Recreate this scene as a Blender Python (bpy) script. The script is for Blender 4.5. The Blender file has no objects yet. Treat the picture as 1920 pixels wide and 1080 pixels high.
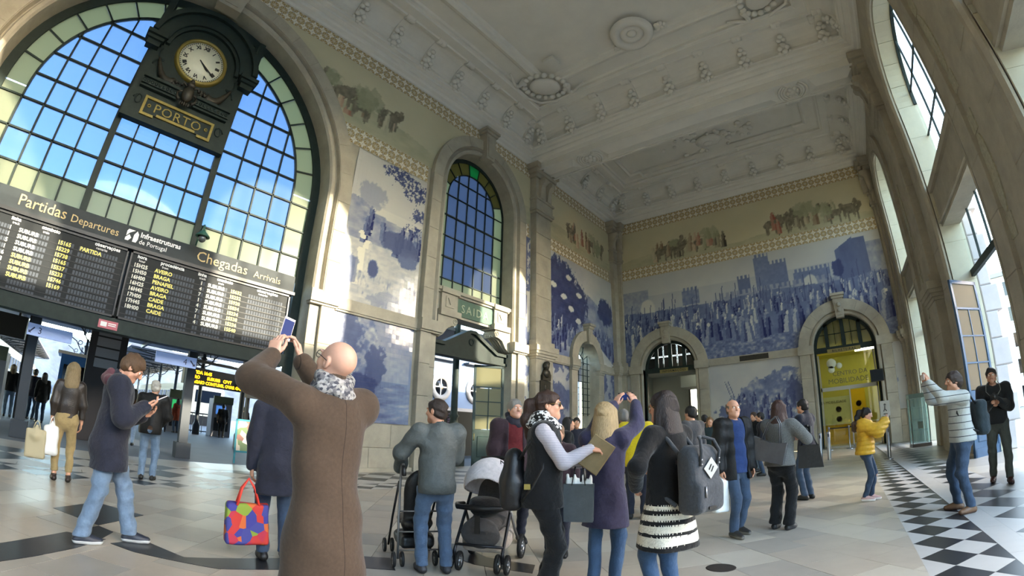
import bpy, bmesh, math, random
import numpy as np
from mathutils import Vector, Matrix
from mathutils.geometry import tessellate_polygon

SC = bpy.context.scene
COL = SC.collection
PI = math.pi
R = math.radians

# ------------------------------------------------------------------ camera (wide action-camera lens), sky, sun, exposure
CAM_H = 1.33
cd = bpy.data.cameras.new('camera')
cd.type = 'PANO'
cd.panorama_type = 'FISHEYE_LENS_POLYNOMIAL'
cd.sensor_width = 36.0
cd.sensor_fit = 'HORIZONTAL'
cd.fisheye_fov = R(178)
_th = np.linspace(0.0, 1.35, 200)
_r = (869 * _th + 58 * _th ** 3) * 36.0 / 1920.0
_A = np.stack([_r, _r ** 2, _r ** 3, _r ** 4], 1)
_k = np.linalg.lstsq(_A, _th, rcond=None)[0]
cd.fisheye_polynomial_k0 = 0.0
cd.fisheye_polynomial_k1 = -float(_k[0])
cd.fisheye_polynomial_k2 = -float(_k[1])
cd.fisheye_polynomial_k3 = -float(_k[2])
cd.fisheye_polynomial_k4 = -float(_k[3])
cd.clip_start = 0.05
cd.clip_end = 1000
cam = bpy.data.objects.new('camera', cd)
COL.objects.link(cam)
cam.matrix_world = (Matrix.Translation((0, 0, CAM_H)) @ Matrix.Rotation(R(38.93), 4, 'Z') @ Matrix.Rotation(R(17.74), 4, 'X')
                    @ Matrix.Rotation(R(-1.13), 4, 'Y') @ Matrix.Rotation(R(90), 4, 'X'))
SC.camera = cam

SUN_DIR = Vector((1.0, 0.47, 0.265)).normalized()      # towards the sun
world = bpy.data.worlds.new('sky')
SC.world = world
world.use_nodes = True
_n = world.node_tree.nodes
_n.clear()
_sky = _n.new('ShaderNodeTexSky')
_sky.sky_type = 'NISHITA'
_sky.sun_disc = False
_sky.sun_elevation = math.asin(SUN_DIR.z)
_sky.sun_rotation = math.atan2(SUN_DIR.x, SUN_DIR.y)
_sky.air_density = 1.0
_sky.dust_density = 1.0
_sky.ozone_density = 2.0
_bg = _n.new('ShaderNodeBackground')
_bg.inputs['Strength'].default_value = 1.0
_wo = _n.new('ShaderNodeOutputWorld')
_wb = _n.new('ShaderNodeMix')
_wb.data_type = 'RGBA'
_wb.blend_type = 'MULTIPLY'
_wb.inputs['Factor'].default_value = 1.0
_wb.inputs['B'].default_value = (1.13, 1.0, 0.86, 1)
world.node_tree.links.new(_sky.outputs[0], _wb.inputs['A'])
world.node_tree.links.new(_wb.outputs['Result'], _bg.inputs[0])
world.node_tree.links.new(_bg.outputs[0], _wo.inputs[0])

sd = bpy.data.lights.new('sun', 'SUN')
sd.energy = 6.5
sd.angle = R(0.8)
sd.color = (1.0, 0.86, 0.66)
sun = bpy.data.objects.new('sun', sd)
COL.objects.link(sun)
sun.rotation_euler = (-SUN_DIR).to_track_quat('-Z', 'Y').to_euler()
sun.location = (40, 20, 30)

SC.view_settings.view_transform = 'Standard'
SC.view_settings.look = 'None'
SC.view_settings.gamma = 1.0
SC.view_settings.use_curve_mapping = False
SC.view_settings.exposure = 1.82
SC.cycles.max_bounces = 10
SC.cycles.diffuse_bounces = 6
SC.cycles.transparent_max_bounces = 24
SC.cycles.sample_clamp_indirect = 8.0
SC.cycles.caustics_reflective = False
SC.cycles.caustics_refractive = False
SC.cycles.use_denoising = True

random.seed(4)
RNG = np.random.default_rng(5)

# ------------------------------------------------------------------ materials
MATS = {}

def srgb(c):
    return tuple((x / 12.92 if x <= 0.04045 else ((x + 0.055) / 1.055) ** 2.4) for x in c)

def mat(name, col, rough=0.6, metal=0.0, var=0.0, vscale=4.0, bump=0.0, bscale=30.0, emit=None, estr=1.0, spec=0.5, col2=None, sheen=0.0, coords='Object', stretch=None):
    """principled material with noise colour variation and fine relief"""
    if name in MATS:
        return MATS[name]
    m = bpy.data.materials.new(name)
    m.use_nodes = True
    nt = m.node_tree
    b = nt.nodes['Principled BSDF']
    b.inputs['Roughness'].default_value = rough
    b.inputs['Metallic'].default_value = metal
    b.inputs['Specular IOR Level'].default_value = spec
    c = tuple(srgb(col)) + (1,)
    b.inputs['Base Color'].default_value = c
    if sheen:
        b.inputs['Sheen Weight'].default_value = sheen
    if var or bump:
        if coords == 'World':
            tc = nt.nodes.new('ShaderNodeNewGeometry').outputs['Position']
        else:
            tc = nt.nodes.new('ShaderNodeTexCoord').outputs['Object']
        if stretch:
            mp = nt.nodes.new('ShaderNodeMapping')
            mp.inputs['Scale'].default_value = stretch
            nt.links.new(tc, mp.inputs[0])
            tc = mp.outputs[0]
    if var:
        no = nt.nodes.new('ShaderNodeTexNoise')
        no.inputs['Scale'].default_value = vscale
        no.inputs['Detail'].default_value = 6
        no.inputs['Roughness'].default_value = 0.65
        nt.links.new(tc, no.inputs['Vector'])
        rp = nt.nodes.new('ShaderNodeValToRGB')
        d = srgb(col2) if col2 else tuple(x * (1 - var) for x in c[:3])
        l = c[:3] if col2 else tuple(min(1, x * (1 + var)) for x in c[:3])
        rp.color_ramp.elements[0].position = 0.3
        rp.color_ramp.elements[1].position = 0.7
        rp.color_ramp.elements[0].color = tuple(d) + (1,)
        rp.color_ramp.elements[1].color = tuple(l) + (1,)
        nt.links.new(no.outputs['Fac'], rp.inputs['Fac'])
        nt.links.new(rp.outputs[0], b.inputs['Base Color'])
    if bump:
        n2 = nt.nodes.new('ShaderNodeTexNoise')
        n2.inputs['Scale'].default_value = bscale
        n2.inputs['Detail'].default_value = 4
        nt.links.new(tc, n2.inputs['Vector'])
        bp = nt.nodes.new('ShaderNodeBump')
        bp.inputs['Strength'].default_value = bump
        bp.inputs['Distance'].default_value = 0.02
        nt.links.new(n2.outputs['Fac'], bp.inputs['Height'])
        nt.links.new(bp.outputs[0], b.inputs['Normal'])
    if emit:
        b.inputs['Emission Color'].default_value = tuple(srgb(emit)) + (1,)
        b.inputs['Emission Strength'].default_value = estr
    MATS[name] = m
    return m

def glass_mat(name, tint, gloss=0.08, rough=0.03, diffuse=0.0, dcol=(0.8, 0.8, 0.75)):
    """window pane: see-through tint, a mirror share and (frosted glass) a translucent share"""
    if name in MATS:
        return MATS[name]
    m = bpy.data.materials.new(name)
    m.use_nodes = True
    nt = m.node_tree
    nt.nodes.clear()
    out = nt.nodes.new('ShaderNodeOutputMaterial')
    tr = nt.nodes.new('ShaderNodeBsdfTransparent')
    tr.inputs[0].default_value = tuple(srgb(tint)) + (1,)
    gl = nt.nodes.new('ShaderNodeBsdfGlossy')
    gl.inputs['Roughness'].default_value = rough
    mx = nt.nodes.new('ShaderNodeMixShader')
    mx.inputs[0].default_value = gloss
    nt.links.new(tr.outputs[0], mx.inputs[1])
    nt.links.new(gl.outputs[0], mx.inputs[2])
    last = mx
    if diffuse:
        df = nt.nodes.new('ShaderNodeBsdfTranslucent')
        df.inputs[0].default_value = tuple(srgb(dcol)) + (1,)
        d2 = nt.nodes.new('ShaderNodeBsdfDiffuse')
        d2.inputs[0].default_value = tuple(srgb(dcol)) + (1,)
        md = nt.nodes.new('ShaderNodeMixShader')
        md.inputs[0].default_value = 0.45
        nt.links.new(df.outputs[0], md.inputs[1])
        nt.links.new(d2.outputs[0], md.inputs[2])
        m2 = nt.nodes.new('ShaderNodeMixShader')
        m2.inputs[0].default_value = diffuse
        nt.links.new(mx.outputs[0], m2.inputs[1])
        nt.links.new(md.outputs[0], m2.inputs[2])
        last = m2
    nt.links.new(last.outputs[0], out.inputs[0])
    MATS[name] = m
    return m

def attr_mat(name, rough=0.35, tile=0.0, spec=0.5, axis='yz', bump=0.25):
    """painted surface: colour from the 'paint' colour attribute, glazed tile joints in fine relief"""
    if name in MATS:
        return MATS[name]
    m = bpy.data.materials.new(name)
    m.use_nodes = True
    nt = m.node_tree
    b = nt.nodes['Principled BSDF']
    b.inputs['Roughness'].default_value = rough
    b.inputs['Specular IOR Level'].default_value = spec
    a = nt.nodes.new('ShaderNodeVertexColor')
    a.layer_name = 'paint'
    nt.links.new(a.outputs[0], b.inputs['Base Color'])
    if tile:
        g = nt.nodes.new('ShaderNodeNewGeometry')
        sx = nt.nodes.new('ShaderNodeSeparateXYZ')
        nt.links.new(g.outputs['Position'], sx.inputs[0])
        pr = []
        for ax in axis:
            mu = nt.nodes.new('ShaderNodeMath'); mu.operation = 'DIVIDE'
            mu.inputs[1].default_value = tile
            nt.links.new(sx.outputs[ax.upper()], mu.inputs[0])
            fr = nt.nodes.new('ShaderNodeMath'); fr.operation = 'FRACT'
            nt.links.new(mu.outputs[0], fr.inputs[0])
            gt = nt.nodes.new('ShaderNodeMath'); gt.operation = 'GREATER_THAN'
            gt.inputs[1].default_value = 0.07
            nt.links.new(fr.outputs[0], gt.inputs[0])
            pr.append(gt)
        ml = nt.nodes.new('ShaderNodeMath'); ml.operation = 'MULTIPLY'
        nt.links.new(pr[0].outputs[0], ml.inputs[0]); nt.links.new(pr[1].outputs[0], ml.inputs[1])
        bp = nt.nodes.new('ShaderNodeBump')
        bp.inputs['Strength'].default_value = bump
        bp.inputs['Distance'].default_value = 0.01
        nt.links.new(ml.outputs[0], bp.inputs['Height'])
        nt.links.new(bp.outputs[0], b.inputs['Normal'])
    MATS[name] = m
    return m

# ------------------------------------------------------------------ object helpers
def tag(o, label=None, cat=None, group=None, kind=None):
    if label: o['label'] = label
    if cat: o['category'] = cat
    if group: o['group'] = group
    if kind: o['kind'] = kind
    return o

def empty(name, loc=(0, 0, 0), rz=0.0, label=None, cat=None, group=None, kind=None, parent=None):
    o = bpy.data.objects.new(name, None)
    o.empty_display_size = 0.1
    COL.objects.link(o)
    o.location = loc
    o.rotation_euler = (0, 0, rz)
    if parent: o.parent = parent
    return tag(o, label, cat, group, kind)

def link(name, me, parent=None, loc=None, rot=None):
    o = bpy.data.objects.new(name, me)
    COL.objects.link(o)
    if parent: o.parent = parent
    if loc is not None: o.location = loc
    if rot is not None: o.rotation_euler = rot
    return o

def copy_tree(o, parent=None):
    c = o.copy()
    COL.objects.link(c)
    c.parent = parent
    for ch in list(o.children):
        copy_tree(ch, c)
    return c

IDENT = lambda u, v, w: (u, v, w)
AX, BY, CX = -11.7, 24.5, 3.69
FA = lambda u, v, w: (AX + w, u, v)          # left (platform) wall: u along +y, v up, w into the room
FB = lambda u, v, w: (u, BY - w, v)          # far (ticket office) wall
FC = lambda u, v, w: (CX - w, u, v)          # right (street) wall
def FO(x, y, z=0.0, rz=0.0):                 # object frame
    c, s = math.cos(rz), math.sin(rz)
    return lambda u, v, w: (x + u * c - v * s, y + u * s + v * c, z + w)

class MB:
    """collects shapes into one mesh"""
    def __init__(self, F=IDENT):
        self.v, self.f, self.mi, self.F, self.sm = [], [], [], F, []
        self.cur = 0
    def add(self, vs, fs, smooth=False, F=None):
        F = F or self.F
        n = len(self.v)
        self.v += [F(*p) for p in vs]
        self.f += [tuple(i + n for i in f) for f in fs]
        self.mi += [self.cur] * len(fs)
        self.sm += [smooth] * len(fs)
        return self
    def box(self, u0, u1, v0, v1, w0, w1):
        vs = [(u, v, w) for w in (w0, w1) for v in (v0, v1) for u in (u0, u1)]
        return self.add(vs, [(0, 2, 3, 1), (4, 5, 7, 6), (0, 1, 5, 4), (2, 6, 7, 3), (0, 4, 6, 2), (1, 3, 7, 5)])
    def bbox(self, u0, u1, v0, v1, w0, w1, b):
        """box bevelled round its +w face"""
        vs = [(u, v, w0) for v in (v0, v1) for u in (u0, u1)]
        vs += [(u, v, w1 - b) for v in (v0, v1) for u in (u0, u1)]
        vs += [(u, v, w1) for v in (v0 + b, v1 - b) for u in (u0 + b, u1 - b)]
        fs = [(0, 2, 3, 1)]
        for a in (0, 4):
            fs += [(a, a + 1, a + 5, a + 4), (a + 1, a + 3, a + 7, a + 5), (a + 3, a + 2, a + 6, a + 7), (a + 2, a, a + 4, a + 6)]
        fs += [(8, 9, 11, 10)]
        return self.add(vs, fs)
    def prism(self, poly, w0, w1, holes=()):
        """polygon in u,v (with holes) extruded along w"""
        loops = [list(poly)] + [list(h) for h in holes]
        flat = [p for l in loops for p in l]
        tri = tessellate_polygon([[Vector((p[0], p[1], 0)) for p in l] for l in loops])
        n = len(flat)
        vs = [(p[0], p[1], w0) for p in flat] + [(p[0], p[1], w1) for p in flat]
        fs = [tuple(t) for t in tri] + [tuple(i + n for i in reversed(t)) for t in tri]
        k = 0
        for l in loops:
            m = len(l)
            for i in range(m):
                a, b = k + i, k + (i + 1) % m
                fs.append((a, b, b + n, a + n))
            k += m
        return self.add(vs, fs)
    def ring(self, uc, vc, r0, r1, a0, a1, n, w0, w1):
        """arched block between two radii (angles in radians, 0 = +u)"""
        vs, fs = [], []
        for i in range(n + 1):
            a = a0 + (a1 - a0) * i / n
            c, s = math.cos(a), math.sin(a)
            vs += [(uc + r0 * c, vc + r0 * s, w0), (uc + r1 * c, vc + r1 * s, w0), (uc + r1 * c, vc + r1 * s, w1), (uc + r0 * c, vc + r0 * s, w1)]
        for i in range(n):
            k = 4 * i
            for j in range(4):
                fs.append((k + j, k + (j + 1) % 4, k + 4 + (j + 1) % 4, k + 4 + j))
        fs += [(0, 3, 2, 1), (4 * n, 4 * n + 1, 4 * n + 2, 4 * n + 3)]
        return self.add(vs, fs)
    def tube(self, pts, r, n=8, caps=True):
        """tube along a path; r is a number or a list"""
        P = [Vector(p) for p in pts]
        rs = r if isinstance(r, (list, tuple)) else [r] * len(P)
        vs, fs = [], []
        up = None
        for i, p in enumerate(P):
            t = (P[min(i + 1, len(P) - 1)] - P[max(i - 1, 0)])
            t = t.normalized() if t.length > 1e-9 else Vector((0, 0, 1))
            if up is None:
                up = Vector((0, 0, 1)) if abs(t.z) < 0.9 else Vector((1, 0, 0))
            s = t.cross(up)
            s = s.normalized() if s.length > 1e-6 else t.orthogonal().normalized()
            up = s.cross(t).normalized()
            for j in range(n):
                a = 2 * PI * j / n
                vs.append(tuple(p + (s * math.cos(a) + up * math.sin(a)) * rs[i]))
        for i in range(len(P) - 1):
            for j in range(n):
                k = (j + 1) % n
                fs.append((i * n + j, i * n + k, (i + 1) * n + k, (i + 1) * n + j))
        self.add(vs, fs, smooth=True)
        if caps:
            m = len(P) - 1
            self.add(vs[:n], [tuple(range(n))]); self.add(vs[m * n:], [tuple(reversed(range(n)))])
        return self
    def lathe(self, prof, c=(0, 0, 0), n=20, axis='w', smooth=True, a0=0.0, a1=2 * PI):
        """profile [(r, h)] turned about an axis through c"""
        full = abs(a1 - a0 - 2 * PI) < 1e-6
        m = n if full else n + 1
        vs, fs = [], []
        for (r, h) in prof:
            for j in range(m):
                a = a0 + (a1 - a0) * j / n
                x, y = r * math.cos(a), r * math.sin(a)
                if axis == 'w': vs.append((c[0] + x, c[1] + y, c[2] + h))
                elif axis == 'u': vs.append((c[0] + h, c[1] + x, c[2] + y))
                else: vs.append((c[0] + x, c[1] + h, c[2] + y))
        for i in range(len(prof) - 1):
            for j in range(n):
                k = (j + 1) % m
                fs.append((i * m + j, i * m + k, (i + 1) * m + k, (i + 1) * m + j))
        return self.add(vs, fs, smooth)
    def ball(self, c, r, n=10, m=7):
        rr = r if isinstance(r, (tuple, list)) else (r, r, r)
        vs, fs = [(c[0], c[1], c[2] - rr[2])], []
        for i in range(1, m):
            t = -PI / 2 + PI * i / m
            for j in range(n):
                a = 2 * PI * j / n
                vs.append((c[0] + rr[0] * math.cos(t) * math.cos(a), c[1] + rr[1] * math.cos(t) * math.sin(a), c[2] + rr[2] * math.sin(t)))
        vs.append((c[0], c[1], c[2] + rr[2]))
        for j in range(n):
            k = (j + 1) % n
            fs.append((0, 1 + k, 1 + j))
            for i in range(m - 2):
                fs.append((1 + i * n + j, 1 + i * n + k, 1 + (i + 1) * n + k, 1 + (i + 1) * n + j))
            fs.append((len(vs) - 1, 1 + (m - 2) * n + j, 1 + (m - 2) * n + k))
        return self.add(vs, fs, True)
    def sweep(self, path, prof, closed=False):
        """moulding: profile [(out, w)] carried along a u,v path; 'out' is to the path's left"""
        n, m = len(path), len(prof)
        vs, fs = [], []
        for i in range(n):
            p = Vector(path[i])
            a = Vector(path[i - 1]) if (i > 0 or closed) else None
            b = Vector(path[(i + 1) % n]) if (i < n - 1 or closed) else None
            d1 = (p - a).normalized() if a is not None else (b - p).normalized()
            d2 = (b - p).normalized() if b is not None else d1
            n1, n2 = Vector((-d1.y, d1.x)), Vector((-d2.y, d2.x))
            nn = (n1 + n2)
            nn = nn / max(0.2, nn.length_squared / 2)
            for (o, w) in prof:
                vs.append((p.x + nn.x * o, p.y + nn.y * o, w))
        for i in range(n if closed else n - 1):
            k = (i + 1) % n
            for j in range(m - 1):
                fs.append((i * m + j, k * m + j, k * m + j + 1, i * m + j + 1))
        return self.add(vs, fs)
    def mesh(self, name, mats, recalc=True):
        me = bpy.data.meshes.new(name)
        me.from_pydata(self.v, [], self.f)
        ms = mats if isinstance(mats, (list, tuple)) else [mats]
        for m in ms: me.materials.append(m)
        if len(ms) > 1: me.polygons.foreach_set('material_index', self.mi)
        me.polygons.foreach_set('use_smooth', self.sm)
        if recalc:
            bm = bmesh.new(); bm.from_mesh(me)
            bmesh.ops.remove_doubles(bm, verts=bm.verts, dist=1e-5)
            bmesh.ops.recalc_face_normals(bm, faces=bm.faces)
            bm.to_mesh(me); bm.free()
        me.update()
        return me
    def build(self, name, mats, parent=None, recalc=True):
        return link(name, self.mesh(name, mats, recalc), parent)

def text_obj(name, s, size, F, parent, m, u, v, w, depth=0.008, align='LEFT', spacing=1.0, shear=0.0, vertical=False, offset=0.0, flip=False):
    """lettering as real mesh, laid on a surface frame at u,v (baseline) w"""
    cu = bpy.data.curves.new('lettering', 'FONT')
    cu.body = s
    cu.size = size
    cu.extrude = depth / 2
    cu.align_x = align
    cu.space_character = spacing
    cu.offset = offset
    cu.shear = shear
    cu.resolution_u = 2
    o = bpy.data.objects.new('lettering', cu)
    COL.objects.link(o)
    dg = bpy.context.evaluated_depsgraph_get()
    me = bpy.data.meshes.new_from_object(o.evaluated_get(dg))
    bpy.data.objects.remove(o)
    bpy.data.curves.remove(cu)
    sg = -1 if flip else 1
    for q in me.vertices:
        x, y, z = q.co
        if vertical: x, y = -y, x
        q.co = F(u + sg * x, v + y, w + z + depth / 2)
    me.materials.clear()
    me.materials.append(m)
    bm = bmesh.new(); bm.from_mesh(me); bmesh.ops.recalc_face_normals(bm, faces=bm.faces); bm.to_mesh(me); bm.free()
    return link(name, me, parent)

def arc(uc, vc, r, a0, a1, n):
    return [(uc + r * math.cos(a0 + (a1 - a0) * i / n), vc + r * math.sin(a0 + (a1 - a0) * i / n)) for i in range(n + 1)]

def arch_poly(uc, hw, v0, vs, n=24):
    """outline of a round-arched opening, counter-clockwise"""
    return [(uc - hw, v0), (uc + hw, v0)] + arc(uc, vs, hw, 0, PI, n)
# ------------------------------------------------------------------ building materials
M_STONE = mat('granite_beige', (0.655, 0.625, 0.555), 0.75, var=0.16, vscale=1.6, bump=0.25, bscale=26, coords='World')
M_STONE2 = mat('granite_joint', (0.42, 0.39, 0.33), 0.9, var=0.1, vscale=3, coords='World')
M_PLASTER = mat('plaster_white', (0.85, 0.84, 0.805), 0.8, var=0.05, vscale=1.2, bump=0.05, bscale=12, coords='World')
M_DARKWALL = mat('plaster_plain', (0.6, 0.57, 0.5), 0.85, var=0.1, vscale=0.8, coords='World')
M_GREEN = mat('painted_iron_green', (0.125, 0.17, 0.155), 0.6, spec=0.3, var=0.25, vscale=6, bump=0.1)
M_GREEN2 = mat('painted_green_sign', (0.20, 0.36, 0.30), 0.5, var=0.15, vscale=8)
M_BLACK = mat('black_metal', (0.045, 0.047, 0.05), 0.45)
M_BOARD = mat('board_black', (0.09, 0.105, 0.115), 0.6, spec=0.25, var=0.2, vscale=1.2, coords='World')
M_HDR = mat('header_slate', (0.16, 0.185, 0.195), 0.6, spec=0.3, var=0.25, vscale=1.5, coords='World')
M_BRONZE = mat('dark_bronze', (0.20, 0.185, 0.15), 0.45, 0.25, var=0.3, vscale=9)
M_BRASS = mat('brass_trim', (0.52, 0.46, 0.22), 0.4, 0.3, var=0.15, vscale=9)
M_CREAM = mat('cream_enamel', (0.88, 0.87, 0.78), 0.4, var=0.06, vscale=5)
M_WHITE = mat('white_paint', (0.9, 0.9, 0.89), 0.5)
M_GLASS = glass_mat('clear_pane', (0.97, 0.98, 0.98), 0.06)
M_GLASSB = glass_mat('blue_tinted_pane', (0.52, 0.59, 0.67), 0.04, 0.05, 0.14, (0.72, 0.76, 0.82))
M_GLASSG = glass_mat('grey_blue_pane', (0.37, 0.40, 0.46), 0.06, 0.05, 0.15, (0.62, 0.66, 0.72))
M_FROST = glass_mat('frosted_pane', (0.55, 0.58, 0.52), 0.05, 0.2, 0.78, (0.62, 0.63, 0.54))
M_FROSTG = glass_mat('stained_green_pane', (0.2, 0.5, 0.33), 0.05, 0.2, 0.6, (0.22, 0.5, 0.34))
M_FROSTA = glass_mat('stained_amber_pane', (0.4, 0.38, 0.25), 0.05, 0.2, 0.75, (0.42, 0.4, 0.28))
M_AZUL = attr_mat('azulejo_paint', 0.12, 0.0, 0.45)
M_AZULB = attr_mat('azulejo_paint_back', 0.4, 0.145, 0.3, 'xz')
M_AZULL = attr_mat('azulejo_paint_left', 0.3, 0.145, 0.35, 'yz')
M_FRIEZE_L = attr_mat('frieze_paint_left', 0.4, 0.145, 0.4, 'yz')
M_FRIEZE_B = attr_mat('frieze_paint_back', 0.4, 0.145, 0.4, 'xz')

def band_mat():
    """star-and-leaf pattern of one border tile, in the tile's own coordinates"""
    m = bpy.data.materials.new('border_tile')
    m.use_nodes = True
    nt = m.node_tree
    b = nt.nodes['Principled BSDF']
    b.inputs['Roughness'].default_value = 0.35
    at = nt.nodes.new('ShaderNodeVertexColor'); at.layer_name = 'paint'
    nt.links.new(at.outputs[0], b.inputs['Base Color'])
    return m
M_BAND = band_mat()

# ------------------------------------------------------------------ painting (generic blue-and-white scenes)
def vnoise(x, y, seed):
    xi, yi = np.floor(x).astype(np.int64), np.floor(y).astype(np.int64)
    xf, yf = x - xi, y - yi
    def h(a, b):
        n = (a * 374761393 + b * 668265263 + seed * 982451653) & 0x7fffffff
        n = (n ^ (n >> 13)) * 1274126177 & 0x7fffffff
        return ((n ^ (n >> 16)) & 0xffff) / 65535.0
    sx, sy = xf * xf * (3 - 2 * xf), yf * yf * (3 - 2 * yf)
    return (h(xi, yi) * (1 - sx) + h(xi + 1, yi) * sx) * (1 - sy) + (h(xi, yi + 1) * (1 - sx) + h(xi + 1, yi + 1) * sx) * sy

def fbm(x, y, seed, o=4):
    s, a, t = 0, 0.5, 0
    for i in range(o):
        s = s + a * vnoise(x * 2 ** i, y * 2 ** i, seed + i * 7); t += a; a *= 0.55
    return s / t

def blob(T, U, V, cu, cv, ru, rv, val, k=1.0, edge=0.25, seed=1, fr=6.0):
    d = ((U - cu) / ru) ** 2 + ((V - cv) / rv) ** 2
    d = d + (fbm(U * fr, V * fr, seed) - 0.5) * edge * 4
    m = np.clip((1.15 - d) / 0.3, 0, 1) * k
    return T * (1 - m) + val * m

def figure(T, U, V, cu, cv, h, val, rng):
    w = h * rng.uniform(.13, .2)
    ln = rng.uniform(-.15, .15)
    u = (U - cu - ln * (V - cv)) / w
    v = (V - cv) / h
    body = (np.abs(u) < np.where(v < .45, .95 - .35 * v, .8 - np.abs(v - .62) * 1.3)) & (v > 0) & (v < .84)
    head = ((U - cu - ln * h * .9) / (h * .065)) ** 2 + ((v - .92) / .085) ** 2 < 1
    sh = val + .22 * np.sign(u - .15) * -.5 + .12 * (vnoise(U * 22, V * 14, int(cu * 91) & 255) - .5)
    T = np.where(body, sh, T)
    return np.where(head, min(.95, val + rng.uniform(.0, .3)), T)

def crowd(T, U, V, u0, u1, v0, v1, n, h0, h1, rng, lo=.15, hi=.8):
    P = sorted([(rng.uniform(u0, u1), rng.uniform(v0, v1)) for _ in range(n)], key=lambda p: -p[1])
    for (a, b) in P:
        h = h1 + (h0 - h1) * (b - v0) / max(.01, v1 - v0)
        m = (np.abs(U - a) < h * .5) & (V > b - .1) & (V < b + h * 1.1)
        if m.any():
            T[m] = figure(T[m], U[m], V[m], a, b, h, rng.uniform(lo, hi), rng)
    return T

def box_in(T, U, V, u0, u1, v0, v1, val, crenel=0.0):
    top = v1 + (np.where((U / max(crenel, 1e-3)) % 1 < .55, crenel * .8, 0) if crenel else 0)
    m = (U > u0) & (U < u1) & (V > v0) & (V < top)
    return np.where(m, val + .08 * (vnoise(U * 9, V * 9, 5) - .5), T)

def blue(T):
    T = np.clip((T - .5) * 1.3 + .46, 0, 1)[..., None]
    a, b, c = np.array(srgb((.13, .16, .36))), np.array(srgb((.45, .49, .60))), np.array(srgb((.88, .86, .78)))
    return np.where(T < .5, a + (b - a) * T * 2, b + (c - b) * (T - .5) * 2)

def poly_cols(T, H):
    """coloured frieze: T light value, H hue pick"""
    T = np.clip(T, 0, 1)[..., None]
    base = np.array(srgb((.84, .80, .67)))
    pal = np.array([srgb(c) for c in ((.33, .40, .26), (.42, .29, .20), (.25, .22, .19), (.60, .33, .27), (.55, .52, .42))])
    c = pal[np.clip((H * 5).astype(int), 0, 4)]
    return c * (1 - T) + base * T

def mural_left_upper(U, V):                     # light field under a leafy tree
    rng = np.random.default_rng(11)
    T = .86 - .1 * fbm(U * .9, V * .9, 3) - .04 * (V > 8.2)
    hill = 7.9 + .25 * np.sin(U * 1.3) + .3 * fbm(U * 2, V * 0 + 2, 4)
    T = np.where(V < hill, .75 - .25 * fbm(U * 3, V * 5, 8), T)
    T = blob(T, U, V, 7.2, 8.5, .5, .5, .55, .6, .5, 4)
    T = np.where(V < 6.9, .86 - .22 * fbm(U * 4, V * 9, 9), T)
    T = crowd(T, U, V, 6.9, 9.3, 6.7, 7.5, 11, .7, .85, rng, .2, .55)
    T = blob(T, U, V, 8.5, 7.2, .75, .38, .34, .9, .35, 7)
    T = blob(T, U, V, 8.9, 6.75, .4, .3, .4, .8, .4, 3)
    T = figure(T, U, V, 7.15, 5.45, 1.75, .9, rng)
    T = blob(T, U, V, 7.55, 6.1, .2, .3, .3, .9, .3, 3)
    T = blob(T, U, V, 6.75, 5.9, .28, .45, .5, .8, .4, 5)
    T = np.where(V < 5.9, np.minimum(T, 1 - .55 * np.clip(fbm(U * 11, V * 4, 21) - .35, 0, 1) * 1.6), T)
    T = blob(T, U, V, 9.1, 5.6, .22, .28, .22, 1, .3, 9)
    T = blob(T, U, V, 8.3, 5.15, .75, .3, .55, .6, .7, 13)
    for (a, b, r) in ((8.9, 9.4, .6), (8.3, 9.7, .55), (9.2, 8.5, .35), (9.0, 7.9, .3), (7.8, 9.75, .35)):
        m = blob(np.zeros_like(T), U, V, a, b, r, r * .7, 1.0, 1.0, .9, 17, 9.0)
        lf = fbm(U * 12, V * 12, 33) > .44
        T = np.where((m > .4) & lf, .2 + .2 * vnoise(U * 20, V * 20, 3), T)
    return blue(T)

def mural_left_lower(U, V):                     # water, mill and trees
    T = .74 - .35 * fbm(U * 1.5, V * 1.5, 41)
    T = np.where((U < 7.6 + .4 * np.sin(V * 2)) & (V > 2.6), .35 + .5 * fbm(U * 5, V * 5, 42), T)
    T = box_in(T, U, V, 7.9, 9.3, 2.7, 3.6, .62)
    T = blob(T, U, V, 8.0, 3.1, .35, .7, .3, .8, .6, 43)
    T = np.where(V < 2.5 + .15 * np.sin(U * 3), .22 + .55 * fbm(U * 2.2, V * 9, 44), T)
    T = blob(T, U, V, 7.4, 2.5, .7, .35, .22, .8, .6, 47)
    T = blob(T, U, V, 6.9, 3.9, .6, .5, .35, .7, .8, 48)
    return blue(T)

def mural_left_bay3(U, V):                      # dark grove and a crowd
    rng = np.random.default_rng(23)
    T = .8 - .15 * fbm(U * .7, V * .7, 50)
    T = np.where(V < 8.2 + .4 * np.sin(U), .5 + .35 * (fbm(U * 2, V * 2, 51) - .3), T)
    for (a, b, r) in ((18.2, 8.6, 1.5), (19.3, 7.8, 1.5), (18.4, 7.0, 1.6), (22.9, 8.0, .9)):
        T = blob(T, U, V, a, b, r, r * .8, .16 + .12 * fbm(U * 4, V * 4, 5), .95, .35, 52)
    for (a, b) in ((17.6, 8.3), (18.5, 7.9), (19.2, 7.4), (19.0, 9.0), (20.0, 8.3), (19.9, 6.9)):
        T = blob(T, U, V, a, b, .28, .14, .85, .9, .3, 61)
    T = crowd(T, U, V, 17.2, 24, 4.9, 6.4, 100, .55, 1.0, rng, .08, .6)
    m = (V < 6.2 - (U - 21.5) * .5) & (U > 21.3) & (V < 5.9)
    T = np.where(m, .68 + .2 * fbm(U * 6, V * 3, 57), T)
    return blue(T)

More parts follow.
